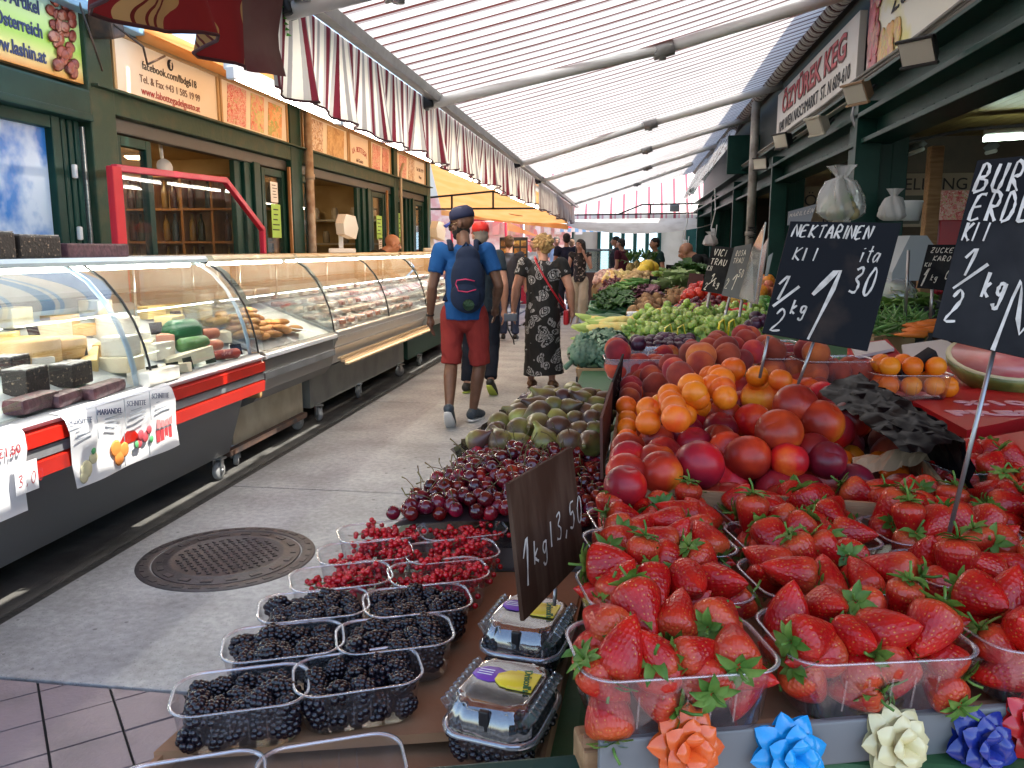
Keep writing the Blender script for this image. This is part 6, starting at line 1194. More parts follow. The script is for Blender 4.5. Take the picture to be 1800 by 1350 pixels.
# ================================================================ the stand and its crates
m_stand = mat('stand_green', (.03, .11, .035), .6, c2=(.02, .07, .025), scale=5, bump=.1)
st_ = thing('market_stand', 'long trestle stand with dark green skirt carrying all the fruit crates', 'stand', (.5, 3, 0))
def sb(mb, name, m): return mb.build(name, m, st_, (-.5, -3, 0))
q = MB(); q.box((-.26, 1.25, .835), (.44, 1.3, .05), bev=.01); q.box((.75, 1.45, .97), (1.5, 1.5, .05), bev=.01); q.box((.75, 4.1, .9), (1.9, 3.8, .04), bev=.01); q.box((.6, 11, .9), (1.5, 10, .04), bev=.01); sb(q, 'table_top', m_stand)
q = MB(); q.box((-.25, 1.28, .4), (.4, 1.2, .8)); q.box((.76, 1.5, .47), (1.44, 1.4, .94)); q.box((.8, 4.1, .44), (1.7, 3.7, .88)); q.box((.7, 11, .44), (1.3, 9.9, .88)); sb(q, 'skirt', mat('skirt_dark', (.012, .03, .02), .8))
q = MB()
for x in (-.44, -.06):
    for y in (.7, 1.8): q.box((x, y, .4), (.05, .05, .82), bev=.005)
sb(q, 'leg', m_stand)
E1 = V(math.cos(R(16)), math.sin(R(16)), 0)
def tray(name, label, P4, z, h, m, floor=True, th=.006, cat='crate', kids=()):
    """open tray on four corner points (front-left, front-right, back-right, back-left), floor at z"""
    c = sum((V(p[0], p[1], 0) for p in P4), V(0, 0, 0))/4; t = thing(name, label, cat, (c.x, c.y, z)); L4 = [V(p[0], p[1], 0)-V(c.x, c.y, 0) for p in P4]
    dz = [(p[2] if len(p) > 2 else 0) for p in P4]
    for a in range(4):
        A, B_ = L4[a], L4[(a+1) % 4]; d = (B_-A).normalized(); nn = V(-d.y, d.x, 0)*th; q = MB(); za, zb = dz[a], dz[(a+1) % 4]
        e = d*(th*1.01 if a % 2 else 0)
        q.add([A+e+V(0, 0, za), B_-e+V(0, 0, zb), B_-e+V(0, 0, zb+h), A+e+V(0, 0, za+h), A+e+nn+V(0, 0, za), B_-e+nn+V(0, 0, zb), B_-e+nn+V(0, 0, zb+h), A+e+nn+V(0, 0, za+h)], [[0, 1, 2, 3], [5, 4, 7, 6], [3, 2, 6, 7], [1, 0, 4, 5], [1, 5, 6, 2], [4, 0, 3, 7]]); q.build('side', m, t)
    q = MB(); q.add([p+V(0, 0, dz[k]+.003) for k, p in enumerate(L4)]+[p+V(0, 0, dz[k]-.002) for k, p in enumerate(L4)], [[0, 1, 2, 3], [7, 6, 5, 4], [0, 4, 5, 1], [1, 5, 6, 2], [2, 6, 7, 3], [3, 7, 4, 0]]); q.build('floor', m, t); return t
# ================================================================ strawberries
def place(me, n, label, cat, p, rot, grp=None, kids=(), s=None): return item(n, me, label, cat, p, rot, grp, kids, s)
def quadf(P4): return lambda a, b: P4[0].lerp(P4[1], a).lerp(P4[3].lerp(P4[2], a), b)
def liner(t, P4, z, m): c = t.location; q = MB(); q.add([V(p.x, p.y, z) - c for p in P4]+[V(p.x, p.y, z-.012)-c for p in P4], [[0, 1, 2, 3], [7, 6, 5, 4], [0, 4, 5, 1], [1, 5, 6, 2], [2, 6, 7, 3], [3, 7, 4, 0]]); q.build('liner', m, t)
WORDS_R = ['front', 'second', 'third', 'fourth', 'rear']; WORDS_C = ['left', 'middle', 'right', 'far right']
a, b = px(1052, 1300, z=1.036), px(1900, 1227, z=1.036); d = (b-a); ang = math.atan2(d.y, d.x); nrm = V(math.sin(ang), -math.cos(ang), 0)
FLOOR4 = [V(a.x, a.y, 1.02)-nrm*.012-d*.02, V(b.x, b.y, 1.02)-nrm*.012, V(.74, 1.4, 1.04), V(-.03, 1.16, 1.04)]
tray('strawberry_tray', 'brown cardboard sheet tray under the strawberry punnets', [(p.x, p.y, p.z-1.02) for p in FLOOR4], 1.018, .012, m_card)
for r in range(5):
    for c in range(4):
        if (c == 3 and r < 2) or (r == 4 and c < 3): continue
        fl = V(-.029, .625, 0) + E1*.189*c + V(.003, (.005, .15, .285, .4, .54)[r], 0); zr = (1.093, 1.09, 1.088, 1.08, 1.1)[r]; rz = R(16)+rnd.uniform(-.05, .05)
        ctr = fl + E1*.0875 + V(-E1.y, E1.x, 0)*.054; ctr.z = zr-.058
        w_ = '%s row, %s punnet' % (WORDS_R[r], WORDS_C[c])
        place(PU_S[0], 'punnet', 'clear punnet full of strawberries, %s row from the front, %s one' % (WORDS_R[r], WORDS_C[c]), 'punnet', ctr, (0, 0, rz), 'strawberry punnets', [('rim', PU_S[1])])
        lay = ([(.022, 4, 2)] if r == 0 else []) + [(.043, 4, 2), (.069, 4, 2)]
        M = rot_m(0, 0, rz)
        for zl, nx, ny in lay:
            for i in range(nx):
                for j in range(ny):
                    b, cx_, L_, Rr = rnd.choice(STRAW); hw = .06 if zl < .06 else .053
                    q = M @ V(-hw+2*hw*i/(nx-1)+rnd.uniform(-.006, .006), -.028+.056*j+rnd.uniform(-.006, .006), 0)
                    yaw = rnd.uniform(0, 6.28); tl = rnd.gauss(R(95), R(30)) if rnd.random() < .8 else rnd.uniform(0, R(60))
                    place(b, 'strawberry', 'ripe red strawberry with green leaves lying in the %s' % w_, 'strawberry', ctr+q+V(0, 0, zl+rnd.uniform(-.004, .007)), (tl, 0, yaw), 'strawberries, '+w_, [('calyx', cx_)], rnd.uniform(1.0, 1.22))
# grey board with the gift bows
q = MB(); q.box((d.length/2, 0, -.021), (d.length, .008, .042), bev=.002); t = q.build('grey_board', mat('grey_board', (.2, .2, .19), .6, c2=(.16, .16, .155), scale=5), None, a, (0, 0, ang)); tag(t, 'grey painted board along the front of the strawberries carrying gift bows', 'board')
q = MB(); q.box((.25, .03, -.075), (.8, .04, .06), bev=.004); q.build('front_rail', m_green, st_, a-st_.location, (0, 0, ang))
q = MB(); q.box((0, 0, 0), (.05, .04, .06), bev=.004); item('wood_block', q.mesh('wood_block', m_wood), 'short raw wood block at the left end of the grey board', 'block', px(1062, 1345, z=.985), (0, 0, .3))
def bow(label, p, m):
    q = MB(); rn = random.Random(label)
    for tier, (k, r, h, w_) in enumerate(((8, .0275, .002, .0125), (6, .021, .009, .0115), (4, .0135, .016, .009))):
        for i in range(k):
            a_ = 2*math.pi*(i+.5*tier)/k+rn.uniform(-.15, .15); d = V(math.cos(a_), math.sin(a_), 0); s = V(-d.y, d.x, 0); z = V(0, 0, 1); rr = r*rn.uniform(.9, 1.08); up = (.15, .5, 1.0)[tier]; tw = rn.uniform(-.35, .35)
            def leafp(u, v, top):
                wv = w_*2.1*u**.6*max(0, 1-u)**.85; c = (v-.5)*2
                return d*rr*u + s*(wv*c+tw*.004*u) + z*(h+rr*up*u*u*.6 + (.0075*math.sin(math.pi*u)*(1-.35*c*c) if top else -.002*math.sin(math.pi*u)))
            q.grid(lambda u, v: leafp(u, v, True), 8, 4, smooth=True); q.grid(lambda u, v: leafp(u, v, False), 8, 2, smooth=True)
    item('gift_bow', q.mesh('gift_bow', m), label, 'bow', p+nrm*.007, (R(70), 0, ang), None, (), 1.25)
for (u, v, c, lb_) in ((1197, 1298, (.75, .12, .02), 'shiny orange gift bow on the grey board'), (1375, 1312, (.01, .3, .65), 'shiny light blue gift bow on the grey board'), (1557, 1293, (.72, .62, .32), 'pale yellow gift bow on the grey board'), (1703, 1297, (.015, .03, .22), 'dark blue gift bow on the grey board'), (1800, 1268, (.6, .02, .02), 'red gift bow at the right edge of the picture')):
    bow(lb_, (lambda r: CAM+r*((a-CAM).dot(nrm)/r.dot(nrm)))(px(u, v, y=1)-CAM), mat('ribbon_'+lb_.split()[1]+str(u), c, .25, coat=.3))
# ================================================================ blackberries, currants, boxes
Lp = [(-.481, .749), (-.478, .86), (-.476, .959), (-.466, 1.05), (-.462, 1.145), (-.457, 1.23)]; Rp = [(-.359, .806), (-.343, .901), (-.337, .996), (-.327, 1.09), (-.325, 1.169), (-.323, 1.262)]
tray('cardboard_tray', 'torn cardboard tray holding the blackberry and currant punnets', [(-.525, .60), (-.085, .73), (-.06, 1.36), (-.47, 1.3)], .862, .028, m_card)
tb = C.objects['cardboard_tray']; liner(tb, [V(-.515, .765, 0), V(-.085, .88, 0), V(-.065, 1.35, 0), V(-.465, 1.29, 0)], .894, m_card)
for k, (x, y) in enumerate(((-.478, .655), (-.345, .705))): place(PU_B[0], 'punnet', ['left', 'right'][k]+' empty clear punnet below the front row of blackberries', 'punnet', V(x, y, .866)+V(.05, .03, 0), (0, 0, R(24)), None, [('rim', PU_B[1])])
ORD = ['front', 'second', 'third', 'fourth', 'fifth', 'sixth']
for side, pts in (('left', Lp), ('right', Rp)):
    for k, (x, y) in enumerate(pts):
        rz = R(24)+rnd.uniform(-.04, .04); M = rot_m(0, 0, rz); ctr = V(x, y, .905) + M @ V(.07, .043, 0); ctr.z = .897+.004*k; kind = 'blackberries' if k < 3 else 'red currants'
        place(PU_B[0], 'punnet', 'clear punnet of %s, %s row from the front, %s column' % (kind, ORD[k], side), 'punnet', ctr, (0, 0, rz), 'berry punnets on the left', [('rim', PU_B[1])])
        if k < 3:
            for zl, nx, ny in ((.016, 5, 3), (.037, 5, 3)):
                for i in range(nx):
                    for j in range(ny):
                        if zl > .02 and rnd.random() < .08: continue
                        if zl < .02 and k > 0 and j > 0: continue
                        p = M @ V(-.048+.096*i/(nx-1)+rnd.uniform(-.004, .004), -.028+.028*j+rnd.uniform(-.003, .003), zl+rnd.uniform(-.002, .008))
                        place(rnd.choice(BB), 'blackberry', 'black blackberry in the %s row, %s punnet' % (ORD[k], side), 'blackberry', ctr+p, (rnd.uniform(.6, 2.2), rnd.uniform(-.5, .5), rnd.uniform(0, 6.3)), 'blackberries, %s row %s' % (ORD[k], side), (), rnd.uniform(.95, 1.2))
        else:
            for i in range(20):
                me, sm = rnd.choice(CU); p = M @ V(rnd.uniform(-.064, .03), rnd.uniform(-.036, .036), .026+.016*(i//10)+rnd.uniform(0, .006))
                place(me, 'currant_sprig', 'sprig of red currants on a thin stalk in the %s row, %s punnet' % (ORD[k], side), 'currant sprig', ctr+p, (rnd.uniform(-.4, .4), rnd.uniform(-.3, .3), rnd.uniform(-.7, .7)), 'currant sprigs, %s row %s' % (ORD[k], side), [('stalk', sm)])
m_lidp = clear('clamshell_plastic', (.93, .95, .95), .05, .16, .03)
def clamshell(label, p, rz, bent=0):
    t = thing('berry_box', label, 'berry box', p, rz); w_, d, h = .105, .125, .038; ring = lambda s, z, dw=0: [(x*s+dw*math.copysign(1, x), y*s+dw*math.copysign(1, y), z) for x, y in rrect(w_, d, .03, 9)]
    q = MB(); loft(q, [ring(.84, 0), ring(.88, .005), ring(.98, h-.008), ring(1, h)]); q.build('base', m_pun, t)
    q = MB(); loft(q, [ring(1, h-.004, .004), ring(1, h+.001, .004), ring(1, h+.001, 0)], floor=False); q.build('rim', m_rim, t)
    rn = random.Random(label); q = MB(); n = len(rrect(w_, d, .03, 9)); rings = []
    for s, z in ((1, h+.002), (.97, h+.014), (.86, h+.028), (.78, h+.033), (.7, h+.032)): rings.append([(x*(1+(.03 if k % 4 < 2 else -.015)*(.75 < s < .98)), y*(1+(.03 if k % 4 < 2 else -.015)*(.75 < s < .98)), zz+rn.uniform(-.001, .001)) for k, (x, y, zz) in enumerate(ring(s, z))])
    loft(q, rings, floor=False); q.add(rings[-1], [list(range(n))], 0, True)
    for k in range(9):
        for s in (-1, 1): q.box((s*.047, -.045+.011*k, h+.022), (.012, .005, .02), rot_m(0, s*.6, 0), bev=.002)
    lid = q.build('lid', m_lidp, t)
    q = MB(); q.box((0, -.058, h+.018), (.012, .006, .026), bev=.002); q.build('catch_slot', m_black, lid)
    q = MB(); q.lathe([(0, .0015), (.024, .0012), (.026, 0)], 9, (.012, .008, h+.033), Matrix.Diagonal(V(1, .8, 1))); q.box((.022, .008, h+.0335), (.03, .04, .0015), bev=.0006); lb_ = q.build('label', mat('label_yellow', (.75, .62, .03), .4), lid)
    q = MB(); q.lathe([(0, .001), (.02, .0008), (.022, 0)], 9, (-.02, .012, h+.0328), Matrix.Diagonal(V(1, .8, 1))); q.build('label_band', mat('label_purple', (.16, .05, .4), .4), lid)
    obj('lettering', text_mesh("Driscoll's", .0125, mat('label_green', (.02, .12, .03), .5), th=.0006, bold=.0003), lb_, loc=(.026, .008, h+.0347), rot=(0, 0, R(-75)))
    q = MB(); [q.box((-.026, .018-.005*k, h+.0342), (.018, .0014, .0004)) for k in range(3)]; q.build('label_print', m_paper, lid)
    M = rot_m(0, 0, rz)
    for i in range(4):
        for j in range(5):
            for l in range(2): place(rnd.choice(BB), 'blackberry', 'blackberry inside the %s' % label.split(',')[0], 'blackberry', V(*p)+M @ V(-.033+.022*i, -.044+.022*j, .014+.022*l), (rnd.uniform(.6, 2.2), 0, rnd.uniform(0, 6)), 'blackberries, '+label.split(',')[0])
p1 = px(885, 1250, z=.93); p2 = px(930, 1120, z=.93)
clamshell('front lidded berry box, clear with a yellow label', (p1.x, p1.y, .895), R(-12)); clamshell('rear lidded berry box, clear with a yellow label half under the brown sign', (p2.x, p2.y, .897), R(-10))
# ================================================================ cherries and figs
m_liner = mat('dark_liner', (.02, .008, .01), .7)
CQ = [px(684, 930, z=.958), px(1045, 935, z=.958), px(1066, 790, z=1.02), px(838, 812, z=1.0)]
t = tray('wooden_tray', 'shallow tray heaped with dark cherries behind the currants', [(p.x, p.y) for p in CQ], .885, .052, mat('tray_greybrown', (.2, .16, .13), .8, c2=(.14, .11, .09), scale=9)); f = quadf(CQ); liner(t, CQ, .938, m_liner)
n = 0
for j in range(17):
    for i in range(13):
        a, b = (i+.5+.5*(j % 2)-.2)/13, (j+.25)/17
        if a > 1: continue
        hgt = .032*math.sin(math.pi*min(1, max(0, a)))**.6*math.sin(math.pi*(b*.9+.08))**.5
        for l in range(1):
            p = f(a, b)+V(rnd.uniform(-.006, .006), rnd.uniform(-.006, .006), .016+hgt+rnd.uniform(-.006, .012)); n += 1
            place(CH, 'cherry', 'dark red glossy cherry in the big heap behind the currants', 'cherry', p, (rnd.uniform(-1.3, 1.3), rnd.uniform(-1.3, 1.3), rnd.uniform(0, 6.3)), 'cherries in the heap', [('stem', CHS)] if rnd.random() < .6 else (), rnd.uniform(1.1, 1.36))
c_ = f(.5, .5); c_.z = .985; q = MB(); q.grid(lambda a, b: f(a, b)-c_+V(0, 0, .03*math.sin(math.pi*a)**.6*math.sin(math.pi*(b*.9+.08))**.5), 10, 10); t2 = q.build('cherry_bed', m_liner, t); t2.location = c_-t.location+V(0, 0, .002)
FQ = [px(818, 805, z=1.02), px(1064, 812, z=1.03), px(1068, 702, z=1.06), px(940, 702, z=1.04)]
t = tray('black_tray', 'black plastic tray of ripe figs behind the cherries', [(p.x, p.y) for p in FQ], .97, .06, m_black); f = quadf(FQ); liner(t, FQ, 1.022, m_liner)
q = MB(); rn = random.Random(5); q.grid(lambda a, b: (lambda p: (p.x-t.location.x-.01+rn.uniform(-.008, .008)*b-.02*b, p.y-t.location.y, p.z-t.location.z-.02+.035*b+rn.uniform(-.006, .006)))(f(0, a)), 24, 3, smooth=False); q.grid(lambda a, b: (lambda p: (p.x-t.location.x+.01*b, p.y-t.location.y, p.z-t.location.z-.0+.03*b+rn.uniform(-.006, .006)))(f(1, a)), 24, 3, smooth=False); q.build('foil', mat('crumpled_foil', (.35, .35, .36), .25, metal=.9), t)
for j in range(7):
    for i in range(6):
        a, b = (i+.4+.5*(j % 2))/6.2, (j+.5)/7; hgt = .028*math.sin(math.pi*min(1, a))*math.sin(math.pi*b); p = f(a, b)+V(rnd.uniform(-.009, .009), rnd.uniform(-.009, .009), .012+hgt+rnd.uniform(-.004, .012))
        place(rnd.choice(FI), 'fig', 'green and purple fig lying in the black tray behind the cherries', 'fig', p, (rnd.uniform(.7, 2.2), rnd.uniform(-.5, .5), rnd.uniform(0, 6.3)), 'figs in the black tray', (), rnd.uniform(1.05, 1.4))
# ================================================================ peaches, apricots, nectarines placed one by one
def at_d(u, v, dpx, D): r = px(u, v, y=1) - CAM; fw = r.dot(_F); return CAM + r*((FPX*D/dpx)/fw)
NE = [(1232, 810, 300), (1520, 742, 290), (1345, 632, 285), (1055, 740, 245), (1090, 640, 215), (1100, 575, 235), (975, 540, 205), (1530, 570, 200), (1600, 590, 200), (860, 712, 240), (835, 790, 225), (765, 660, 180), (1730, 720, 255), (400, 875, 230), (690, 1030, 320), (1020, 985, 300), (880, 925, 190), (660, 890, 215), (625, 745, 190), (610, 815, 190), (430, 1085, 285), (400, 1010, 250), (450, 965, 200), (210, 925, 160), (215, 995, 160), (195, 1085, 180), (190, 1175, 215), (380, 800, 210), (1470, 965, 290), (1620, 800, 240), (960, 620, 180), (1440, 520, 150), (1560, 1000, 220), (1300, 1000, 220), (820, 870, 200)]
AP = [(197, 635, 148), (205, 722, 135), (200, 780, 140), (200, 860, 152), (345, 650, 165), (345, 745, 175), (350, 700, 160), (490, 560, 165), (500, 605, 175), (535, 715, 205), (520, 645, 180), (610, 450, 145), (640, 500, 190), (660, 545, 175), (695, 635, 155), (680, 580, 170), (760, 430, 145), (840, 462, 190), (850, 520, 180), (865, 575, 170), (820, 425, 155), (920, 382, 192), (1085, 430, 155), (1090, 482, 145), (1240, 457, 160), (1230, 505, 135), (1235, 548, 135), (1160, 520, 140), (780, 500, 170), (590, 690, 170), (430, 620, 150), (1310, 500, 130)]
PE = [(565, 425, 205), (530, 392, 190), (500, 350, 170), (385, 540, 150), (390, 487, 180), (370, 430, 170), (350, 400, 160), (230, 500, 160), (225, 545, 160), (220, 575, 150), (700, 350, 195), (705, 292, 210), (640, 270, 175), (880, 290, 185), (870, 240, 180), (820, 190, 155), (800, 212, 160), (1065, 265, 175), (970, 322, 175), (1010, 182, 155), (985, 152, 150), (930, 232, 155), (445, 285, 145), (500, 272, 115), (290, 345, 155), (640, 222, 95), (1140, 382, 155), (1330, 405, 110), (1430, 462, 140), (1460, 420, 130), (1560, 410, 150), (1510, 500, 130), (1590, 462, 125), (1390, 500, 115), (760, 240, 160), (300, 450, 150), (1360, 460, 110), (1480, 470, 120)]
zz = []
for lst, me, nm, D, lab, grp in ((NE, ME['nectarine'], 'nectarine', .072, 'dark red nectarine with orange patches in the front heap before the apricots', 'nectarines in the front heap'), (AP, ME['apricot'], 'apricot', .044, 'bright orange apricot in the band between nectarines and peaches', 'apricots in the middle band'), (PE, ME['peach'], 'peach', .07, 'dusky red peach in the rows behind the apricots', 'peaches in the back rows')):
    for k, (x, y, d) in enumerate(lst):
        if nm == 'peach': D = .062
        p = at_d(1050+x*.2592, 550+y*.2592, d*.2592, D); zc = min(max(p.z, 1.118), 1.2); s = 1.0
        if zc != p.z: dp = (p-CAM).length; p = px(1050+x*.2592, 550+y*.2592, z=zc); s = min(1.2, max(.8, (p-CAM).length/dp))
        place(me, nm, lab, nm, p, (rnd.uniform(-.9, .9), rnd.uniform(-.9, .9), rnd.uniform(0, 6.3)), grp, (), s*D*(1.08 if nm == 'nectarine' else 1)/{'nectarine': .072, 'apricot': .049, 'peach': .07}[nm])
place(ME['nectarine'], 'nectarine', 'single orange yellow nectarine shining among the back peaches', 'nectarine', at_d(1373, 640, 38, .065), (.4, .5, 1)).data = stone_fruit('nectarine', ramp_tex('orange_nectarine', [(0, (.5, .03, .01)), (.5, (.7, .2, .02)), (1, (.75, .4, .05))], 12, .3), .034)
# under layer closing the gaps, resting on the crate liner
NQ = [V(-.02, 1.22, 1.1), V(.42, 1.17, 1.1), V(.6, 1.95, 1.13), V(.0, 2.3, 1.13)]
t = tray('wooden_crate', 'shallow wooden crate under the nectarines, apricots and peaches', [(-.03, 1.19), (.46, 1.14), (.64, 2.35), (-.01, 2.35)], 1.0, .1, m_wood); liner(t, NQ, 1.06, m_liner); f = quadf(NQ)
for j in range(15):
    for i in range(8):
        a, b = (i+.5)/8, (j+.5)/15; p = f(a, b); k = 'nectarine' if b < .22 else ('apricot' if b < .5 else 'peach')
        place(ME[k], k, 'half hidden %s in the lower layer of the wooden crate' % k, k, p+V(rnd.uniform(-.02, .02), rnd.uniform(-.02, .02), -.045+.012*(k != 'apricot')+rnd.uniform(-.008, .004)), (rnd.uniform(-1, 1), rnd.uniform(-1, 1), rnd.uniform(0, 6)), 'lower layer of %s' % (k+('es' if k == 'peach' else 's')))
# white and clear punnets of peaches at the back of the crate
m_wp = clear('milky_punnet', (.9, .92, .92), .15, .1, .3)
def punnet_of(label, p, rz, me, nm, n, s=1, mat_me=None, lab=None):
    o = item('punnet', mat_me or PU_S[0], label, 'punnet', p, (0, 0, rz), None, [('rim', PU_S[1])], s); M = rot_m(0, 0, rz); k = 0
    for l in range(2):
        for i in range(3):
            for j in range(2):
                if k < n: place(me, nm, lab or '%s in the %s' % (nm, label.split(',')[0]), nm, V(*p)+M @ V((-.052+.052*i)*s, (-.026+.052*j)*s, (.03+.045*l)*s), (rnd.uniform(-1, 1), rnd.uniform(-1, 1), rnd.uniform(0, 6)), None if n == 1 else label[:40])
                k += 1
mp_me = PU_S[0].copy(); mp_me.materials.clear(); mp_me.materials.append(m_wp)
for (u, v, n, lb_) in ((1120, 636, 10, 'milky plastic punnet of plums behind the peaches, upper one'), (1118, 652, 8, 'milky plastic punnet of peaches beside the dark edge sign')): p = px(u, v, z=1.12); punnet_of(lb_, (p.x, p.y, 1.10), .1, ME['plum'] if 'plums' in lb_ else ME['peach'], 'plum' if 'plums' in lb_ else 'peach', n, 1.0, mp_me)
for (u, v, lb_) in ((1390, 635, 'clear box of fuzzy peaches behind the chalkboard stick'), (1465, 640, 'clear box of fuzzy peaches under the nectarine chalkboard'), (1345, 610, 'clear box of peaches behind the left board stick')): p = px(u, v, z=1.16); punnet_of(lb_, (p.x, p.y, 1.11), .15, ME['peach'], 'peach', 8, 1.1)
p = px(1592, 690, z=1.1); punnet_of('clear punnet of orange apricots on the red boxes', (p.x, p.y, 1.09), .1, ME['apricot'], 'apricot', 12, 1.05); place(ME['apricot'], 'apricot', 'single apricot lying on the red box right of its punnet', 'apricot', px(1665, 680, z=1.115), (1, 0, 0), None, (), 1.1)
q = MB(); q.box((0, 0, 0), (.1, .03, .035), bev=.004); item('black_card', q.mesh('black_card', [m_slate]), 'small black folded card lying on the apricot punnet', 'card', px(1612, 642, y=p.y), (.3, -.6, .2))
# black crumpled plastic
A0, A1, B0, B1 = px(1440, 690, z=1.16), px(1605, 800, z=1.14), px(1508, 655, z=1.2), px(1700, 772, z=1.17); rn = random.Random(11)
q = MB(); q.grid(lambda a, b: A0.lerp(A1, a).lerp(B0.lerp(B1, a), b)+V(rn.uniform(-.006, .006), rn.uniform(-.006, .006), rn.uniform(-.005, .005)+.004*math.sin(math.pi*b)), 26, 11, smooth=True); q.grid(lambda a, b: B0.lerp(B1, a)+V(.02*b+rn.uniform(-.006, .006), rn.uniform(-.006, .006), -.08*b+rn.uniform(-.006, .006)), 20, 5, smooth=False)
tag(q.build('black_plastic', mat('black_film', (.004, .004, .005), .33, spec=.07)), 'crumpled black plastic liner at the right edge of the nectarine crate', 'plastic liner')
q = MB(); rn = random.Random(3); a0_, a1_ = px(1500, 838, z=1.09), px(1690, 800, z=1.1); q.grid(lambda a, b: a0_.lerp(a1_, a)+V(.01*b, .06*b, .02*math.sin(3*b)+rn.uniform(-.004, .004)), 16, 5, smooth=False); tag(q.build('brown_paper', mat('kraft_paper', (.4, .26, .14), .8)), 'torn strip of brown paper between nectarines and strawberries', 'paper')
# ================================================================ red boxes, melon, lids
m_redbox = mat('red_carton', (.5, .008, .012), .45, c2=(.42, .006, .01), scale=4); m_wb = mat('white_lid', (.6, .58, .55), .7)
def slab(name, m, label, cat, P, h=.1, kids=None):
    c = sum(P, V(0, 0, 0))/4; n = 4; t_ = [p-c for p in P]; q = MB(); q.add(t_+[p-V(0, 0, h) for p in t_], [[0, 1, 2, 3], [7, 6, 5, 4], [0, 4, 5, 1], [1, 5, 6, 2], [2, 6, 7, 3], [3, 7, 4, 0]]); o = q.build(name, m, None, c); return tag(o, label, cat)
def pz(z, *uv): return [px(u, v, z=z) for u, v in uv]
o = slab('red_carton', m_redbox, 'flat red carton with white printed lettering beside the black plastic', 'carton', pz(1.09, (1700, 756), (1960, 700), (1850, 655), (1605, 705)), .08)
obj('lettering', text_mesh('%100', .07, mat('pink_print', (.72, .4, .4), .6), bold=.002, sx=1.4), o, loc=px(1770, 712, z=1.091)-o.location+V(0, .02, .001), rot=(0, 0, R(8))); obj('lettering', text_mesh('FRESH', .07, MATS['pink_print'], bold=.002, sx=1.4), o, loc=px(1775, 727, z=1.091)-o.location+V(0, 0, .001), rot=(0, 0, R(8)))
slab('red_carton', m_redbox, 'front red carton behind the strawberries at the right edge', 'carton', pz(1.1, (1770, 800), (1990, 760), (1930, 735), (1715, 772)), .08); slab('red_carton', m_redbox, 'rear red carton under the apricot punnet and melon', 'carton', pz(1.085, (1555, 712), (1840, 672), (1760, 632), (1530, 660)), .08)
o = slab('red_carton', m_redbox, 'open red carton with a hand hole behind the chalkboard', 'carton', pz(1.1, (1500, 645), (1585, 625), (1560, 596), (1490, 606)), .07); slab('paper_board', m_wb, 'white paper lid on the open red carton', 'lid', pz(1.115, (1505, 626), (1572, 612), (1555, 598), (1496, 606)), .01)
slab('paper_board', m_wb, 'large white sheet lying behind the apricot punnet', 'lid', pz(1.1, (1592, 645), (1712, 625), (1660, 596), (1585, 606)), .01)
mel = thing('watermelon', 'cut watermelon wedge wrapped in film lying on the red carton', 'watermelon', px(1775, 668, z=1.10), rot=(R(13), R(-10), R(20)))
q = MB(); pr = [(.16*math.cos(a), .16*math.sin(a)) for a in np.linspace(-1.57, 0, 10)]; q.lathe([(r, z*.62) for r, z in pr], 28, (0, 0, .07)); q.build('rind', mat('melon_rind', (.1, .14, .03), .35, c2=(.3, .3, .08), scale=14), mel)
q = MB(); q.lathe([(.16, .0), (.148, .003), (.146, .003)], 28, (0, 0, .07)); q.build('white_rind', mat('melon_white', (.62, .6, .35), .4), mel); q = MB(); q.lathe([(.147, .003), (0, .004)], 28, (0, 0, .07)); q.build('flesh', mat('melon_flesh', (.62, .12, .12), .3, c2=(.66, .25, .22), scale=14, coat=.4), mel)
# ================================================================ chalkboards
m_rod = mat('zinc_rod', (.35, .34, .33), .35, metal=.8)
def board(label, cor, deps, lines, rods=(), m=None, th=.005, ch=None, frame=False):
    """cor = photo corners TL, TR, BR, BL at real distances deps; lines = (text, x, y, height[, stroke]) in board units"""
    P = [px(*c, y=d) for c, d in zip(cor, deps)]; o0 = P[3]; t = thing('chalkboard', label, 'chalkboard', o0); Q = [p-o0 for p in P]; nn = (Q[2]-Q[3]).cross(Q[0]-Q[3]).normalized()
    if nn.dot(CAM-o0) < 0: nn = -nn
    q = MB(); q.add(Q+[p-nn*th for p in Q], [[0, 3, 2, 1], [4, 5, 6, 7], [0, 1, 5, 4], [1, 2, 6, 5], [2, 3, 7, 6], [3, 0, 4, 7]]); q.build('panel', m or m_slate, t)
    asp = (Q[2]-Q[3]).length/(Q[0]-Q[3]).length; q = MB(); rn = random.Random(label)
    for l in lines: chalk(q, l[0], l[1]*asp, l[2], l[3], th=l[4] if len(l) > 4 else .022, rn=rn, wd=l[5]*asp if len(l) > 5 else None)
    q.v = [tuple(Q[3].lerp(Q[2], x/asp).lerp(Q[0].lerp(Q[1], x/asp), z)+nn*.0012) for x, y, z in q.v]
    if q.v: q.build('lettering', ch or m_chalk, t)
    for k, (u0, v0, u1, v1, d) in enumerate(rods):
        q = MB(); a, b = px(u0, v0, y=d), px(u1, v1, y=d); q.tube([a-o0-nn*.007, b-o0-nn*.007], .0026*max(1, d/1.4), 7); q.build('rod', m_rod, t)
    return t
m_slate_b = mat('worn_chalkboard', (.010, .011, .013), .75, spec=.15, c2=(.075, .05, .035), scale=7, lo=.58, hi=.8, detail=9); m_brownb = mat('brown_board', (.055, .026, .015), .75, spec=.12, c2=(.11, .065, .042), scale=9, lo=.4, hi=.8, detail=9, sx=(5, 5, 1))
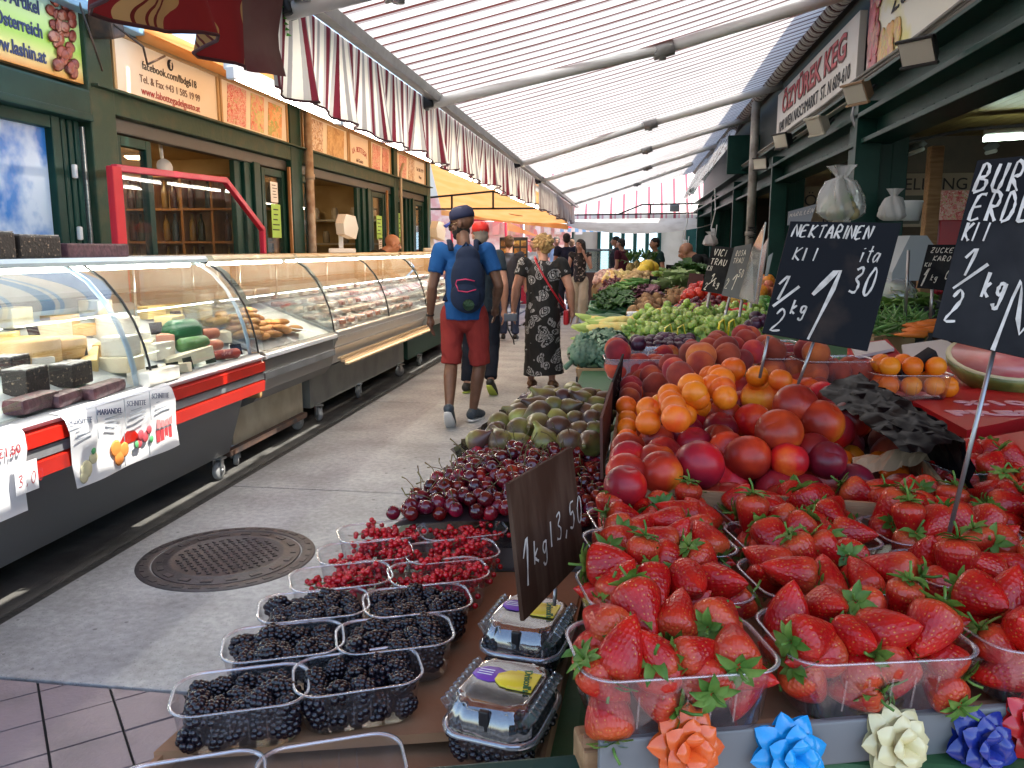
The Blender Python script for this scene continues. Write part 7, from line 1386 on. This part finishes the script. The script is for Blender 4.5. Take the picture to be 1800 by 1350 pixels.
board('black chalkboard for nectarines priced 1,30 on two rods', [(1390, 389), (1585, 392), (1525, 617), (1340, 585)], [1.55, 1.55, 1.5, 1.5], [('NEKTARINEN', .04, .86, .11, .02, .062), ('Kl I', .1, .66, .11, .018, .07), ('ita', .7, .68, .13, .016, .07), ('1', .02, .3, .22, .024, .14), ('/', .03, .24, .2, .024, .22), ('2', .06, .03, .2, .022, .12), ('kg', .2, .2, .12, .02, .07), ('1', .33, .02, .58, .05, .3), ('30', .68, .42, .22, .024, .1)], [(1352, 590, 1337, 664, 1.5), (1432, 600, 1402, 682, 1.5)], m_slate_b)
board('large dark chalkboard at the right edge with a rod in the strawberries', [(1718, 282), (1925, 262), (1850, 640), (1638, 592)], [1.0, .95, .92, .97], [('BURG', .03, .82, .15, .022, .12), ('ERDB', .06, .66, .15, .022, .11), ('Kl I', .04, .55, .1, .018, .07), ('1', .1, .36, .15, .022, .14), ('/', .08, .28, .15, .024, .26), ('2', .06, .1, .18, .022, .13), ('kg', .32, .26, .13, .022, .09), ('M', .52, .0, .36, .028, .4)], [(1747, 615, 1668, 938, .95)], m_slate)
board('brown weathered board with the chalked price 3,50 among the berries', [(895, 850), (1006, 785), (1028, 980), (921, 1092)], [.88, 1.08, 1.08, .88], [('1', .05, .22, .34, .03, .12), ('kg', .2, .32, .17, .026, .1), ('l', .46, .34, .2, .024, .1), ('3,50', .56, .34, .22, .026, .11)], [(985, 1035, 983, 1065, 1.0)], m_brownb)
board('black chalkboard with two lines of white lettering, left of the shiny boards', [(1252, 432), (1296, 436), (1272, 518), (1232, 511)], [4.3, 4.2, 4.2, 4.3], [('VICI', .14, .8, .14, .026, .15), ('TRAU', .1, .6, .13, .024, .14), ('KlI', .02, .46, .11, .02, .1), ('1', .3, .24, .17, .026, .15), ('/', .25, .16, .16, .026, .3), ('2', .1, .04, .15, .024, .14), ('kg', .45, .14, .13, .024, .12)], [(1246, 514, 1234, 588, 4.25)])
board('chalkboard with faint grey writing between the lettered and the shiny boards', [(1291, 434), (1322, 428), (1303, 527), (1268, 519)], [4.1, 4.0, 4.0, 4.1], [('ROSA', .2, .8, .1, .018, .12), ('TRAU', .16, .66, .1, .018, .12), ('1', .35, .15, .3, .03, .3), ('2', .05, .15, .2, .022, .16), ('50', .6, .4, .14, .02, .12)], [(1281, 522, 1264, 588, 4.05)], mat('greyed_slate', (.06, .065, .07), .4))
m_shiny = mat('shiny_board', (.4, .43, .45), .16, metal=.6, c2=(.1, .11, .12), scale=3)
board('first tall shiny board reflecting the light beside the faint chalkboard', [(1322, 436), (1345, 390), (1325, 530), (1298, 524)], [3.95, 3.7, 3.7, 3.95], [], [(1302, 526, 1290, 600, 3.9)], m_shiny); board('second shiny board behind the first one', [(1336, 440), (1350, 418), (1331, 535), (1314, 531)], [4.3, 4.1, 4.1, 4.3], [('30', .5, .3, .12, .02, .2)], [(1318, 532, 1308, 600, 4.2)], mat('shiny_board_dim', (.22, .2, .19), .25, metal=.4)); board('narrow shiny board before the dark green post', [(1351, 450), (1359, 444), (1350, 484), (1344, 486)], [6, 6, 6, 6], [], [], m_shiny)
board('chalkboard for carrots inside the near shop', [(1632, 430), (1700, 430), (1672, 512), (1612, 506)], [4.2, 4.2, 4.2, 4.2], [('ZUCKER', .1, .82, .11, .024, .1), ('KAROTT', .22, .64, .11, .024, .1), ('KlI', .04, .5, .09, .02, .08), ('1', .06, .05, .42, .04, .14), ('kg', .3, .2, .13, .024, .09), ('0', .68, .25, .2, .026, .14), ('90', .8, .45, .12, .022, .1)], [(1598, 440, 1592, 560, 4.3), (1640, 508, 1636, 560, 4.2)])
board('faded grey board with white scribbles left of the green post', [(1386, 372), (1436, 358), (1424, 392), (1384, 396)], [3.6, 3.6, 3.6, 3.6], [('MARILLEN', .05, .55, .25, .05, .1)], [], mat('faded_board', (.2, .21, .22), .5))
board('small brown board standing over the red tomatoes', [(1212, 480), (1238, 482), (1229, 516), (1206, 511)], [6.2, 6.2, 6.2, 6.2], [], [(1217, 513, 1214, 535, 6.2)], mat('rust_board', (.07, .02, .014), .6)); board('dark narrow board seen edge on between figs and peaches', [(1066, 705), (1097, 622), (1088, 705), (1062, 802)], [1.62, 2.1, 2.1, 1.62], [('35', .55, .5, .3, .03, .1)], [], m_slate); board('brown board edge standing in front of the black one beside the figs', [(1059, 735), (1078, 672), (1073, 760), (1060, 842)], [1.45, 1.62, 1.62, 1.45], [], [], mat('brown_edge_board', (.09, .03, .018), .6))
for k, (u, v) in enumerate(((1147, 500), (1158, 530), (1135, 520), (1187, 490), (1196, 505), (1176, 480))): board(['first', 'second', 'third', 'fourth', 'fifth', 'sixth'][k]+' little dark price board among the far vegetables', [(u-5, v-15), (u+9, v-14), (u+6, v+8), (u-7, v+7)], [7.5+k]*4, [('80', .2, .3, .4, .07, .25)], [(u, v+8, u-2, v+26, 7.5+k)])
# ================================================================ produce farther along the stand
def heap(name, mes, lab, cat, P4, nx, ny, size, mound=.05, layers=1, grp=None, rot='any', kids=(), sc_=(.85, 1.15), lift=.5, seed=0):
    f = quadf(P4); rn = random.Random(lab)
    for l in range(layers):
        for j in range(ny):
            for i in range(nx):
                a, b = (i+.5+.5*((j+l) % 2)-.25)/nx, (j+.5)/ny
                if l and (a < .15*l or a > 1-.15*l or b < .15*l): continue
                p = f(a, b)+V(rn.uniform(-.25, .25)*size, rn.uniform(-.25, .25)*size, size*lift+mound*math.sin(math.pi*max(0, min(1, a)))*math.sin(math.pi*(.1+.85*b))+l*size*.7+rn.uniform(-.1, .15)*size)
                r = (rn.uniform(-1.5, 1.5), rn.uniform(-1.5, 1.5), rn.uniform(0, 6.3)) if rot == 'any' else (rn.uniform(-.2, .2), rn.uniform(-.2, .2), rot+rn.uniform(-.35, .35))
                item(name, rn.choice(mes), lab, cat, p, r, grp or lab[:60], kids, rn.uniform(*sc_))
def ball_me(name, m, r, ell=(1, 1, 1), n=10): q = MB(); q.ball((0, 0, 0), tuple(r*e for e in ell), n); return q.mesh(name, m)
def long_me(name, m, pts, rs, n=8): q = MB(); q.tube([(x, y, z) for x, y, z in pts], rs, n); return q.mesh(name, m)
def crate(label, P4, z0, m, h, slots=True):
    """plastic or board crate block with the load on top"""
    c = sum((V(p.x, p.y, 0) for p in P4), V(0, 0, 0))/4; t = thing('produce_crate', label, 'crate', (c.x, c.y, z0)); L4 = [V(p.x, p.y, 0)-V(c.x, c.y, 0) for p in P4]
    for a in range(4):
        A, B_ = L4[a], L4[(a+1) % 4]; d = (B_-A); nrm_ = V(d.y, -d.x, 0).normalized(); q = MB(); M3 = Matrix((d.normalized(), -nrm_, V(0, 0, 1))).transposed(); ln = d.length
        q.box(A+d*.5+V(0, 0, h*.92)-nrm_*.008, (ln-.02, .016, h*.16), M3, bev=.003); q.box(A+d*.5+V(0, 0, h*.06)-nrm_*.008, (ln-.02, .016, h*.12), M3, bev=.003)
        if slots:
            k = max(3, int(ln/.045))
            for i in range(k+1): q.box(A+d*(i/k*.94+.03)+V(0, 0, h*.48)-nrm_*.008, (.014, .012, h*.74), M3)
        else: q.box(A+d*.5+V(0, 0, h*.48)-nrm_*.009, (ln-.02, .012, h*.74), M3)
        q.build('side', m, t)
    q = MB(); q.add([p*.985+V(0, 0, h*.72) for p in L4]+[p*.985+V(0, 0, .004) for p in L4], [[0, 1, 2, 3], [7, 6, 5, 4], [0, 4, 5, 1], [1, 5, 6, 2], [2, 6, 7, 3], [3, 7, 4, 0]]); q.build('inside', m_black, t); return t
def quad_px(z, a, b, c, d): return [px(*p, z=z) for p in (a, b, c, d)]
m_gcr = mat('green_crate', (.02, .16, .06), .5); m_kcr = mat('black_crate', (.02, .022, .025), .5); m_bcr = mat('blue_carton', (.015, .05, .3), .5); m_wcr = mat('wood_crate', (.42, .27, .13), .75, c2=(.33, .19, .08), scale=5)
# artichokes
def arti(seed):
    rn = random.Random(seed); q = MB(); q.ball((0, 0, 0), (.04, .04, .042), 10)
    for ring in range(7):
        z = -.035+.013*ring; r = .048*math.sqrt(max(.08, 1-((z+.005)/.056)**2)); k = 9 if ring < 5 else 6
        for i in range(k):
            a = 2*math.pi*(i+.5*(ring % 2))/k; d = V(math.cos(a), math.sin(a), 0); s = V(-d.y, d.x, 0); b = d*r*.86+V(0, 0, z); o = .007*rn.uniform(.6, 1.4)
            q.add([b+s*.015, b-s*.015, b+d*(r*.14+o)-s*.011+V(0, 0, .018), b+d*(r*.1+o)+V(0, 0, .031), b+d*(r*.14+o)+s*.011+V(0, 0, .018), b+d*(.012+o)+V(0, 0, .012)], [[0, 1, 5], [1, 2, 5], [2, 3, 5], [3, 4, 5], [4, 0, 5]], 0, True)
    q.tube([(0, 0, -.035), (.01, 0, -.09)], [.011, .012], 8); return q.mesh('artichoke', mat('artichoke_green', (.1, .2, .12), .55, c2=(.19, .28, .17), scale=30))
AQ = quad_px(.93, (1012, 648), (1092, 648), (1096, 612), (1030, 612))
crate('raw wooden crate of artichokes on a green crate', AQ, .8, m_wcr, .13, False); crate('green plastic crate under the artichokes', AQ, .62, m_gcr, .175)
heap('artichoke', [arti(k) for k in range(3)], 'grey green artichoke in the wooden crate at the left edge', 'artichoke', AQ, 4, 4, .07, .04, 1, rot='any', sc_=(.9, 1.1), lift=.5)
# corn, cucumbers, bag, potatoes ...
m_corn = mat('corn', (.72, .52, .14), .5, c2=(.62, .6, .2), scale=18); m_husk = mat('husk', (.35, .45, .1), .6)
q = MB(); q.tube([(0, -.11, 0), (0, -.08, 0), (0, .03, 0), (0, .1, 0)], [.012, .026, .024, .006], 10, mi=0); q.tube([(.006, .02, -.008), (.0, .1, 0), (.0, .15, .01)], [.026, .02, .004], 8, mi=1); corn = q.mesh('corn_cob', [m_corn, m_husk])
KQ = quad_px(.93, (1037, 602), (1112, 602), (1112, 580), (1045, 580)); crate('blue edged crate of corn cobs', KQ, .85, m_bcr, .08, False); crate('green plastic crate under the corn', KQ, .66, m_gcr, .185)
heap('corn_cob', [corn], 'yellow corn cob in its green husk in the blue edged crate', 'corn cob', KQ, 5, 3, .05, .03, 2, rot=R(80), lift=.4)
UQ = quad_px(.93, (1046, 573), (1112, 573), (1112, 553), (1052, 553)); crate('black crate of cucumbers', UQ, .84, m_kcr, .1); 
cuc = long_me('cucumber', mat('cucumber', (.02, .08, .03), .4, c2=(.05, .14, .05), scale=30), [(0, -.12, 0), (0, -.1, .002), (.01, 0, .006), (.004, .1, .002), (0, .12, 0)], [.006, .024, .026, .022, .006]); heap('cucumber', [cuc], 'dark green cucumber in the black crate', 'cucumber', UQ, 5, 4, .045, .04, 2, rot=R(75), lift=.4)
GQ = quad_px(.93, (1034, 592), (1056, 592), (1062, 528), (1040, 528)); crate('tall green plastic crate at the outer edge of the stand', [px(1034, 545, z=.9), px(1060, 545, z=.9), px(1062, 528, z=.9), px(1037, 528, z=.9)], .62, m_gcr, .28)
def leafy(name, m, n, l, w_, seed, up=.6):
    rn = random.Random(seed); q = MB()
    for _ in range(n):
        a = rn.uniform(0, 6.28); d = V(math.cos(a), math.sin(a), rn.uniform(.1, up)).normalized(); s = V(-math.sin(a), math.cos(a), 0); L_ = l*rn.uniform(.6, 1.1); b = V(0, 0, 0)
        P_ = [b, d*L_*.4, d*L_*.75+V(0, 0, .0), d*L_+V(0, 0, -L_*.2)]; W_ = [.15, .8, 1, .1]
        q.add([p+s*w_*ww*sg+V(0, 0, abs(sg)*w_*.3) for p, ww in zip(P_, W_) for sg in (-1, 0, 1)], [[3*j+e, 3*j+e+1, 3*j+e+4, 3*j+e+3] for j in range(3) for e in (0, 1)], 0, True)
    return q.mesh(name, m)
m_leafd = mat('leaf_dark', (.03, .1, .02), .5, c2=(.08, .17, .04), scale=20, trl=.2); m_leafl = mat('leaf_light', (.14, .3, .05), .5, c2=(.3, .42, .14), scale=16, trl=.25); m_leafr = mat('leaf_red', (.12, .02, .05), .5, c2=(.25, .1, .12), scale=18)
heap('radish_bunch', [leafy('radish_bunch', m_leafd, 16, .14, .025, k) for k in range(3)], 'dark leafy radish bunch behind the cucumbers', 'radish bunch', quad_px(.98, (1052, 556), (1100, 556), (1106, 528), (1060, 528)), 4, 5, .08, .06, 1, rot=0, lift=.3)
p = px(1122, 572, z=.96); t = thing('plastic_bag', 'blue and white plastic bag standing between corn and grapes', 'bag', (p.x, p.y, .93), .2); q = MB(); q.box((0, 0, .05), (.16, .1, .1), bev=.025); q.build('bag_body', mat('blue_bag', (.02, .16, .5), .35, c2=(.6, .65, .7), scale=9), t); q = MB(); q.box((0, 0, .108), (.14, .09, .02), bev=.008); q.build('bag_top', m_white, t)
m_grape = mat('green_grape', (.32, .45, .08), .25, c2=(.42, .5, .14), scale=30, rv=.2, sss=.2); m_grapr = mat('red_grape', (.1, .015, .03), .3, c2=(.22, .05, .06), scale=20, rv=.2)
def bunch(m, seed):
    rn = random.Random(seed); q = MB()
    for _ in range(34): a, b = rn.uniform(0, 6.28), rn.random()**.6; q.ball((.06*b*math.cos(a)*(1.3), .055*b*math.sin(a), rn.uniform(0, .03)*(1.4-b)), .0155*rn.uniform(.85, 1.15), 7)
    return q.mesh('grape_bunch', m)
GB = [bunch(m_grape, k) for k in range(3)]; RG = [bunch(m_grapr, k) for k in range(2)]
heap('grape_bunch', GB, 'bunch of green grapes in the wide row before the tomatoes', 'grapes', quad_px(1.04, (1118, 600), (1345, 605), (1340, 560), (1135, 564)), 11, 4, .06, .03, 1, rot='any', lift=.4); heap('grape_bunch', RG, 'bunch of dark red grapes between green grapes and tomatoes', 'grapes', quad_px(1.03, (1190, 575), (1270, 575), (1290, 548), (1200, 548)), 5, 3, .06, .03, 1, rot='any', lift=.4)
heap('plum', [ME['plum']], 'dark purple plum in the row before the green grapes', 'plum', quad_px(1.07, (1112, 630), (1215, 628), (1220, 606), (1128, 608)), 9, 4, .045, .012, 1, rot='any', sc_=(.95, 1.2)); heap('plum', [ME['plum']], 'dark plum beside the nectarine chalkboard edge', 'plum', quad_px(1.12, (1312, 590), (1345, 590), (1342, 566), (1318, 566)), 3, 2, .045, .02, 1, rot='any', sc_=(1, 1.2))
item('lemon', ball_me('lemon', mat('lemon_yellow', (.72, .52, .04), .4, bump=.1), .032, (1.2, 1, 1)), 'single yellow lemon beside the white plum punnet', 'lemon', px(1103, 620, z=1.05), (0, 0, .5))
q = MB()
for k in range(2): q.tube([(.05*k, 0, 0), (.05*k+.005, 0, .07), (.05*k+.025, 0, .085), (.05*k+.04, 0, .02)], .012, 6, ell=.25)
yb = q.mesh('yellow_band', mat('yellow_band', (.75, .6, .02), .4)); item('yellow_band', yb, 'bright yellow carrying band standing up from the green grapes, left one', 'band', px(1166, 607, z=1.07)); item('yellow_band', yb, 'bright yellow carrying band before the red peppers, right one', 'band', px(1262, 592, z=1.07), (0, 0, .3), None, (), .9)
tomato = stone_fruit('tomato', mat('tomato_red', (.5, .012, .01), .2, c2=(.6, .05, .02), scale=6, rv=.15), .036, .03, flat=.85); heap('tomato', [tomato], 'shiny red tomato in the pyramid behind the grapes', 'tomato', quad_px(1.0, (1182, 562), (1288, 560), (1290, 532), (1200, 534)), 8, 7, .065, .12, 2, rot='any', lift=.4)
item('watermelon', ball_me('watermelon', mat('melon_green', (.03, .12, .03), .4, c2=(.12, .22, .06), scale=10), .06, (1.3, 1, .8)), 'small green melon lying before the tomatoes', 'melon', px(1238, 556, z=1.04)); pep = long_me('red_pepper', mat('red_pepper', (.5, .02, .012), .25), [(0, -.08, 0), (0, -.05, .01), (0, .03, .0), (.01, .09, -.01)], [.014, .032, .026, .004], 10); heap('red_pepper', [pep], 'long red pepper between tomatoes and the black boards', 'pepper', quad_px(1.04, (1235, 570), (1300, 572), (1310, 548), (1250, 552)), 5, 3, .06, .02, 1, rot=R(70), lift=.5)
heap('yellow_pepper', [stone_fruit('yellow_pepper', mat('yellow_pepper', (.72, .45, .05), .3, c2=(.6, .3, .05), scale=5), .04, .12, flat=1.1)], 'yellow orange pepper behind the lettered chalkboards', 'pepper', quad_px(1.03, (1280, 545), (1310, 545), (1312, 522), (1284, 522)), 3, 4, .07, .05, 1, rot='any')
pot = [ball_me('potato', mat('potato_brown', (.32, .18, .08), .8, c2=(.25, .13, .06), scale=12, rv=.2), .045, (1.25, .95, .8))]; heap('potato', pot, 'brown sweet potato in the crate behind the corn', 'potato', quad_px(.97, (1112, 566), (1165, 562), (1168, 534), (1122, 536)), 5, 5, .07, .06, 1, rot='any'); heap('potato', pot, 'brown kiwi sized potato in the heap left of the tomatoes', 'potato', quad_px(1.0, (1168, 545), (1218, 542), (1214, 520), (1172, 522)), 6, 5, .07, .05, 1, rot='any', sc_=(.6, .9))
car = long_me('carrot', mat('carrot_yellow', (.75, .42, .06), .5), [(0, -.1, 0), (0, 0, 0), (0, .1, 0)], [.018, .014, .003]); heap('carrot', [car], 'yellow carrot lying in front of the sweet potatoes', 'carrot', quad_px(1.0, (1130, 568), (1172, 566), (1174, 552), (1136, 553)), 5, 4, .035, .02, 1, rot=R(100))
heap('white_radish', [long_me('white_radish', mat('radish_white', (.72, .7, .62), .5), [(0, -.07, 0), (0, 0, 0), (0, .07, 0)], [.02, .024, .005])], 'white radish among the potatoes', 'radish', quad_px(.98, (1112, 555), (1140, 552), (1142, 536), (1118, 538)), 3, 3, .05, .05, 1, rot=R(60))
heap('beetroot', [leafy('beetroot', m_leafr, 14, .1, .03, k) for k in range(2)], 'bunch of purple red leaves behind the sweet potatoes', 'radicchio', quad_px(1.02, (1112, 538), (1160, 534), (1162, 516), (1122, 518)), 4, 3, .08, .05, 1, rot=0, lift=.4)
on_ = long_me('spring_onion', mat('onion_green', (.06, .2, .03), .5, c2=(.2, .35, .1), scale=8), [(0, -.2, 0), (0, 0, .01), (.02, .2, 0)], [.008, .01, .004], 6); heap('spring_onion', [on_], 'long green spring onion in the bundle heap', 'spring onion', quad_px(1.0, (1088, 528), (1160, 524), (1166, 502), (1110, 506)), 12, 5, .03, .08, 2, rot=R(-50), lift=.5)
m_cab = mat('cabbage_green', (.28, .4, .14), .6, c2=(.45, .52, .3), scale=10)
heap('cabbage', [leafy('cabbage', m_cab, 26, .11, .06, k, 1.2) for k in range(3)], 'pale green cabbage in the pile behind the tomatoes', 'cabbage', quad_px(1.04, (1166, 528), (1222, 526), (1226, 492), (1176, 494)), 4, 4, .14, .06, 1, rot=0, lift=.4); heap('lettuce', [leafy('lettuce', m_leafl, 22, .13, .04, k) for k in range(2)], 'curly pale lettuce at the outer edge behind the onions', 'lettuce', quad_px(.98, (1076, 532), (1110, 530), (1118, 512), (1086, 514)), 3, 4, .12, .03, 1, rot=0, lift=.3); heap('leafy_greens', [leafy('leafy_greens', m_leafd, 24, .18, .045, k, 1.1) for k in range(2)], 'dark leafy greens behind the pale cabbages', 'greens', quad_px(1.08, (1190, 505), (1232, 503), (1232, 486), (1196, 487)), 3, 3, .15, .05, 1, rot=0, lift=.4)
gar = [ball_me('garlic', mat('garlic_pink', (.6, .42, .36), .7, c2=(.5, .25, .22), scale=20, rv=.15), .05, (1, 1, .85), 8)]; heap('garlic', gar, 'pinkish garlic bulb in the far tray beside the walking woman', 'garlic', quad_px(1.0, (1042, 504), (1086, 504), (1096, 482), (1054, 482)), 7, 9, .09, .05, 1, rot='any', sc_=(.8, 1)); tray('wooden_tray', 'far wooden tray of garlic beside the walking woman', [(p.x, p.y) for p in quad_px(1.0, (1040, 506), (1088, 506), (1098, 481), (1052, 481))], .9, .1, m_wcr)
heap('banana_pack', [ball_me('banana_pack', mat('pale_yellow', (.66, .52, .2), .5, c2=(.6, .3, .1), scale=8, rv=.2), .06, (1.2, .8, .6), 8)], 'pale yellow fruit pack in the tray behind the red grapes', 'fruit', quad_px(1.02, (1058, 502), (1096, 501), (1104, 488), (1066, 488)), 4, 4, .1, .03, 1, rot='any'); heap('grape_bunch', RG, 'dark grape bunch in the far crate below the garlic', 'grapes', quad_px(.98, (1062, 521), (1096, 519), (1100, 505), (1070, 506)), 4, 4, .08, .03, 1, rot='any')
heap('melon', [ball_me('melon', mat('honey_melon', (.72, .5, .04), .45), .085, (1.15, 1, 1))], 'yellow honeydew melon on the far end of the stand', 'melon', quad_px(1.08, (1124, 489), (1152, 487), (1154, 477), (1130, 478)), 3, 2, .14, .05, 1, rot='any')
def pine(seed): q = MB(); q.ball((0, 0, .1), (.06, .06, .1), 10, 0); rn = random.Random(seed); return q
for k, (u, v) in enumerate(((1108, 476), (1120, 472), (1134, 470), (1148, 472))):
    t = thing('pineapple', ['leftmost', 'second', 'third', 'rightmost'][k]+' pineapple with grey green leaves at the far end of the stand', 'pineapple', px(u, v+6, y=12.5+.3*k)); q = MB(); q.ball((0, 0, .08), (.07, .07, .1), 10); q.build('fruit', mat('pineapple_skin', (.3, .2, .06), .7, c2=(.16, .14, .05), scale=30), t); obj('crown', leafy('crown', m_leafd, 22, .24, .018, k, 2.2), t, (0, 0, .17))
heap('mixed_box', [ball_me('mixed_box', mat('tan_bulb', (.5, .34, .16), .7, c2=(.4, .25, .1), scale=10, rv=.25), .06, (1.2, .9, .7), 8)], 'tan root vegetable in the shallow far boxes', 'vegetable', quad_px(1.02, (1096, 507), (1146, 504), (1150, 486), (1106, 488)), 7, 5, .1, .04, 1, rot='any'); heap('green_apple', [ball_me('green_apple', mat('apple_green', (.2, .33, .05), .4, rv=.2), .045)], 'small green apple in the far boxes near the dark boards', 'apple', quad_px(1.06, (1146, 492), (1172, 491), (1174, 480), (1152, 481)), 5, 4, .09, .03, 1, rot='any')
heap('orange', [ball_me('orange', mat('orange_skin', (.72, .25, .02), .45, rv=.1), .045), ball_me('orange', mat('pink_apple', (.55, .12, .06), .4, c2=(.65, .4, .15), scale=5), .042)], 'orange or red apple in the raised pile behind the shiny boards', 'fruit', quad_px(1.06, (1330, 532), (1362, 530), (1362, 496), (1338, 498)), 4, 6, .08, .05, 1, rot='any'); heap('green_pepper', [stone_fruit('green_pepper', mat('green_pepper', (.05, .2, .03), .3, c2=(.25, .4, .1), scale=5), .04, .14, flat=1.2)], 'green pepper under the raised orange pile', 'pepper', quad_px(1.0, (1318, 560), (1352, 558), (1356, 532), (1328, 534)), 5, 5, .07, .03, 1, rot='any')
p4 = quad_px(1.1, (1188, 496), (1236, 494), (1238, 470), (1196, 472)); tray('red_carton', 'red carton of tomatoes raised before the bending vendor', [(p.x, p.y) for p in p4], 1.03, .09, mat('pink_carton', (.62, .12, .12), .6)); heap('tomato', [tomato], 'red tomato in the raised carton before the bending vendor', 'tomato', p4, 7, 5, .06, .04, 1, rot='any')
# right hand side between the chalkboards: beans, carrots, cabbage
bean = long_me('green_bean', mat('bean_green', (.06, .17, .03), .5, c2=(.12, .25, .05), scale=20, rv=.2), [(0, -.07, 0), (.008, -.02, .003), (.006, .04, 0), (-.006, .08, .002)], [.002, .0048, .0048, .002], 6)
BQ = quad_px(1.05, (1530, 598), (1612, 582), (1648, 545), (1530, 545)); crate('wooden crate of green beans behind the nectarine chalkboard', BQ, .93, m_wcr, .13, False); heap('green_bean', [bean], 'thin green bean in the wooden crate behind the nectarine chalkboard', 'green bean', BQ, 15, 11, .03, .03, 1, rot='any', lift=.6, sc_=(1.0, 1.5))
q = MB(); q.grid(lambda a, b: quadf(BQ)(a, b)+V(0, 0, .002+.03*math.sin(math.pi*a)*math.sin(math.pi*b))-BQ[0], 8, 8); o = q.build('bean_bed', m_leafd, None, BQ[0]); tag(o, 'closely packed lower layer of beans in the wooden crate', 'green beans'); o['kind'] = 'stuff'
heap('carrot', [long_me('carrot', mat('carrot_orange', (.7, .17, .02), .5), [(0, -.055, 0), (0, 0, 0), (0, .055, 0)], [.014, .012, .003])], 'orange carrot beside the beans', 'carrot', quad_px(1.07, (1590, 598), (1645, 590), (1660, 572), (1605, 575)), 6, 4, .035, .02, 1, rot=R(95))
p = px(1570, 536, z=1.12); t = item('cabbage', leafy('cabbage', m_cab, 40, .12, .07, 3, 1.6), 'large pale cabbage wrapped in film behind the beans', 'cabbage', p, (0, 0, 0), None, (), 1.2); q = MB(); q.ball((0, 0, .04), .105, 12); q.build('wrapping', m_bagc, t); o = item('head', ball_me('head', m_cab, .085), 'x', 'x', (0, 0, .03)); o.parent = t; del o['label'], o['category']
heap('lettuce', [leafy('lettuce', m_leafl, 22, .13, .05, 8)], 'green lettuce head behind the beans', 'lettuce', quad_px(1.08, (1540, 556), (1612, 552), (1620, 538), (1548, 540)), 4, 2, .1, .02, 1, rot=0, lift=.3); heap('radish', [ball_me('radish', mat('radish_red', (.5, .02, .04), .35), .025)], 'small red radish before the carrot chalkboard', 'radish', quad_px(1.05, (1592, 525), (1650, 522), (1652, 512), (1598, 514)), 9, 4, .05, .02, 1, rot='any')
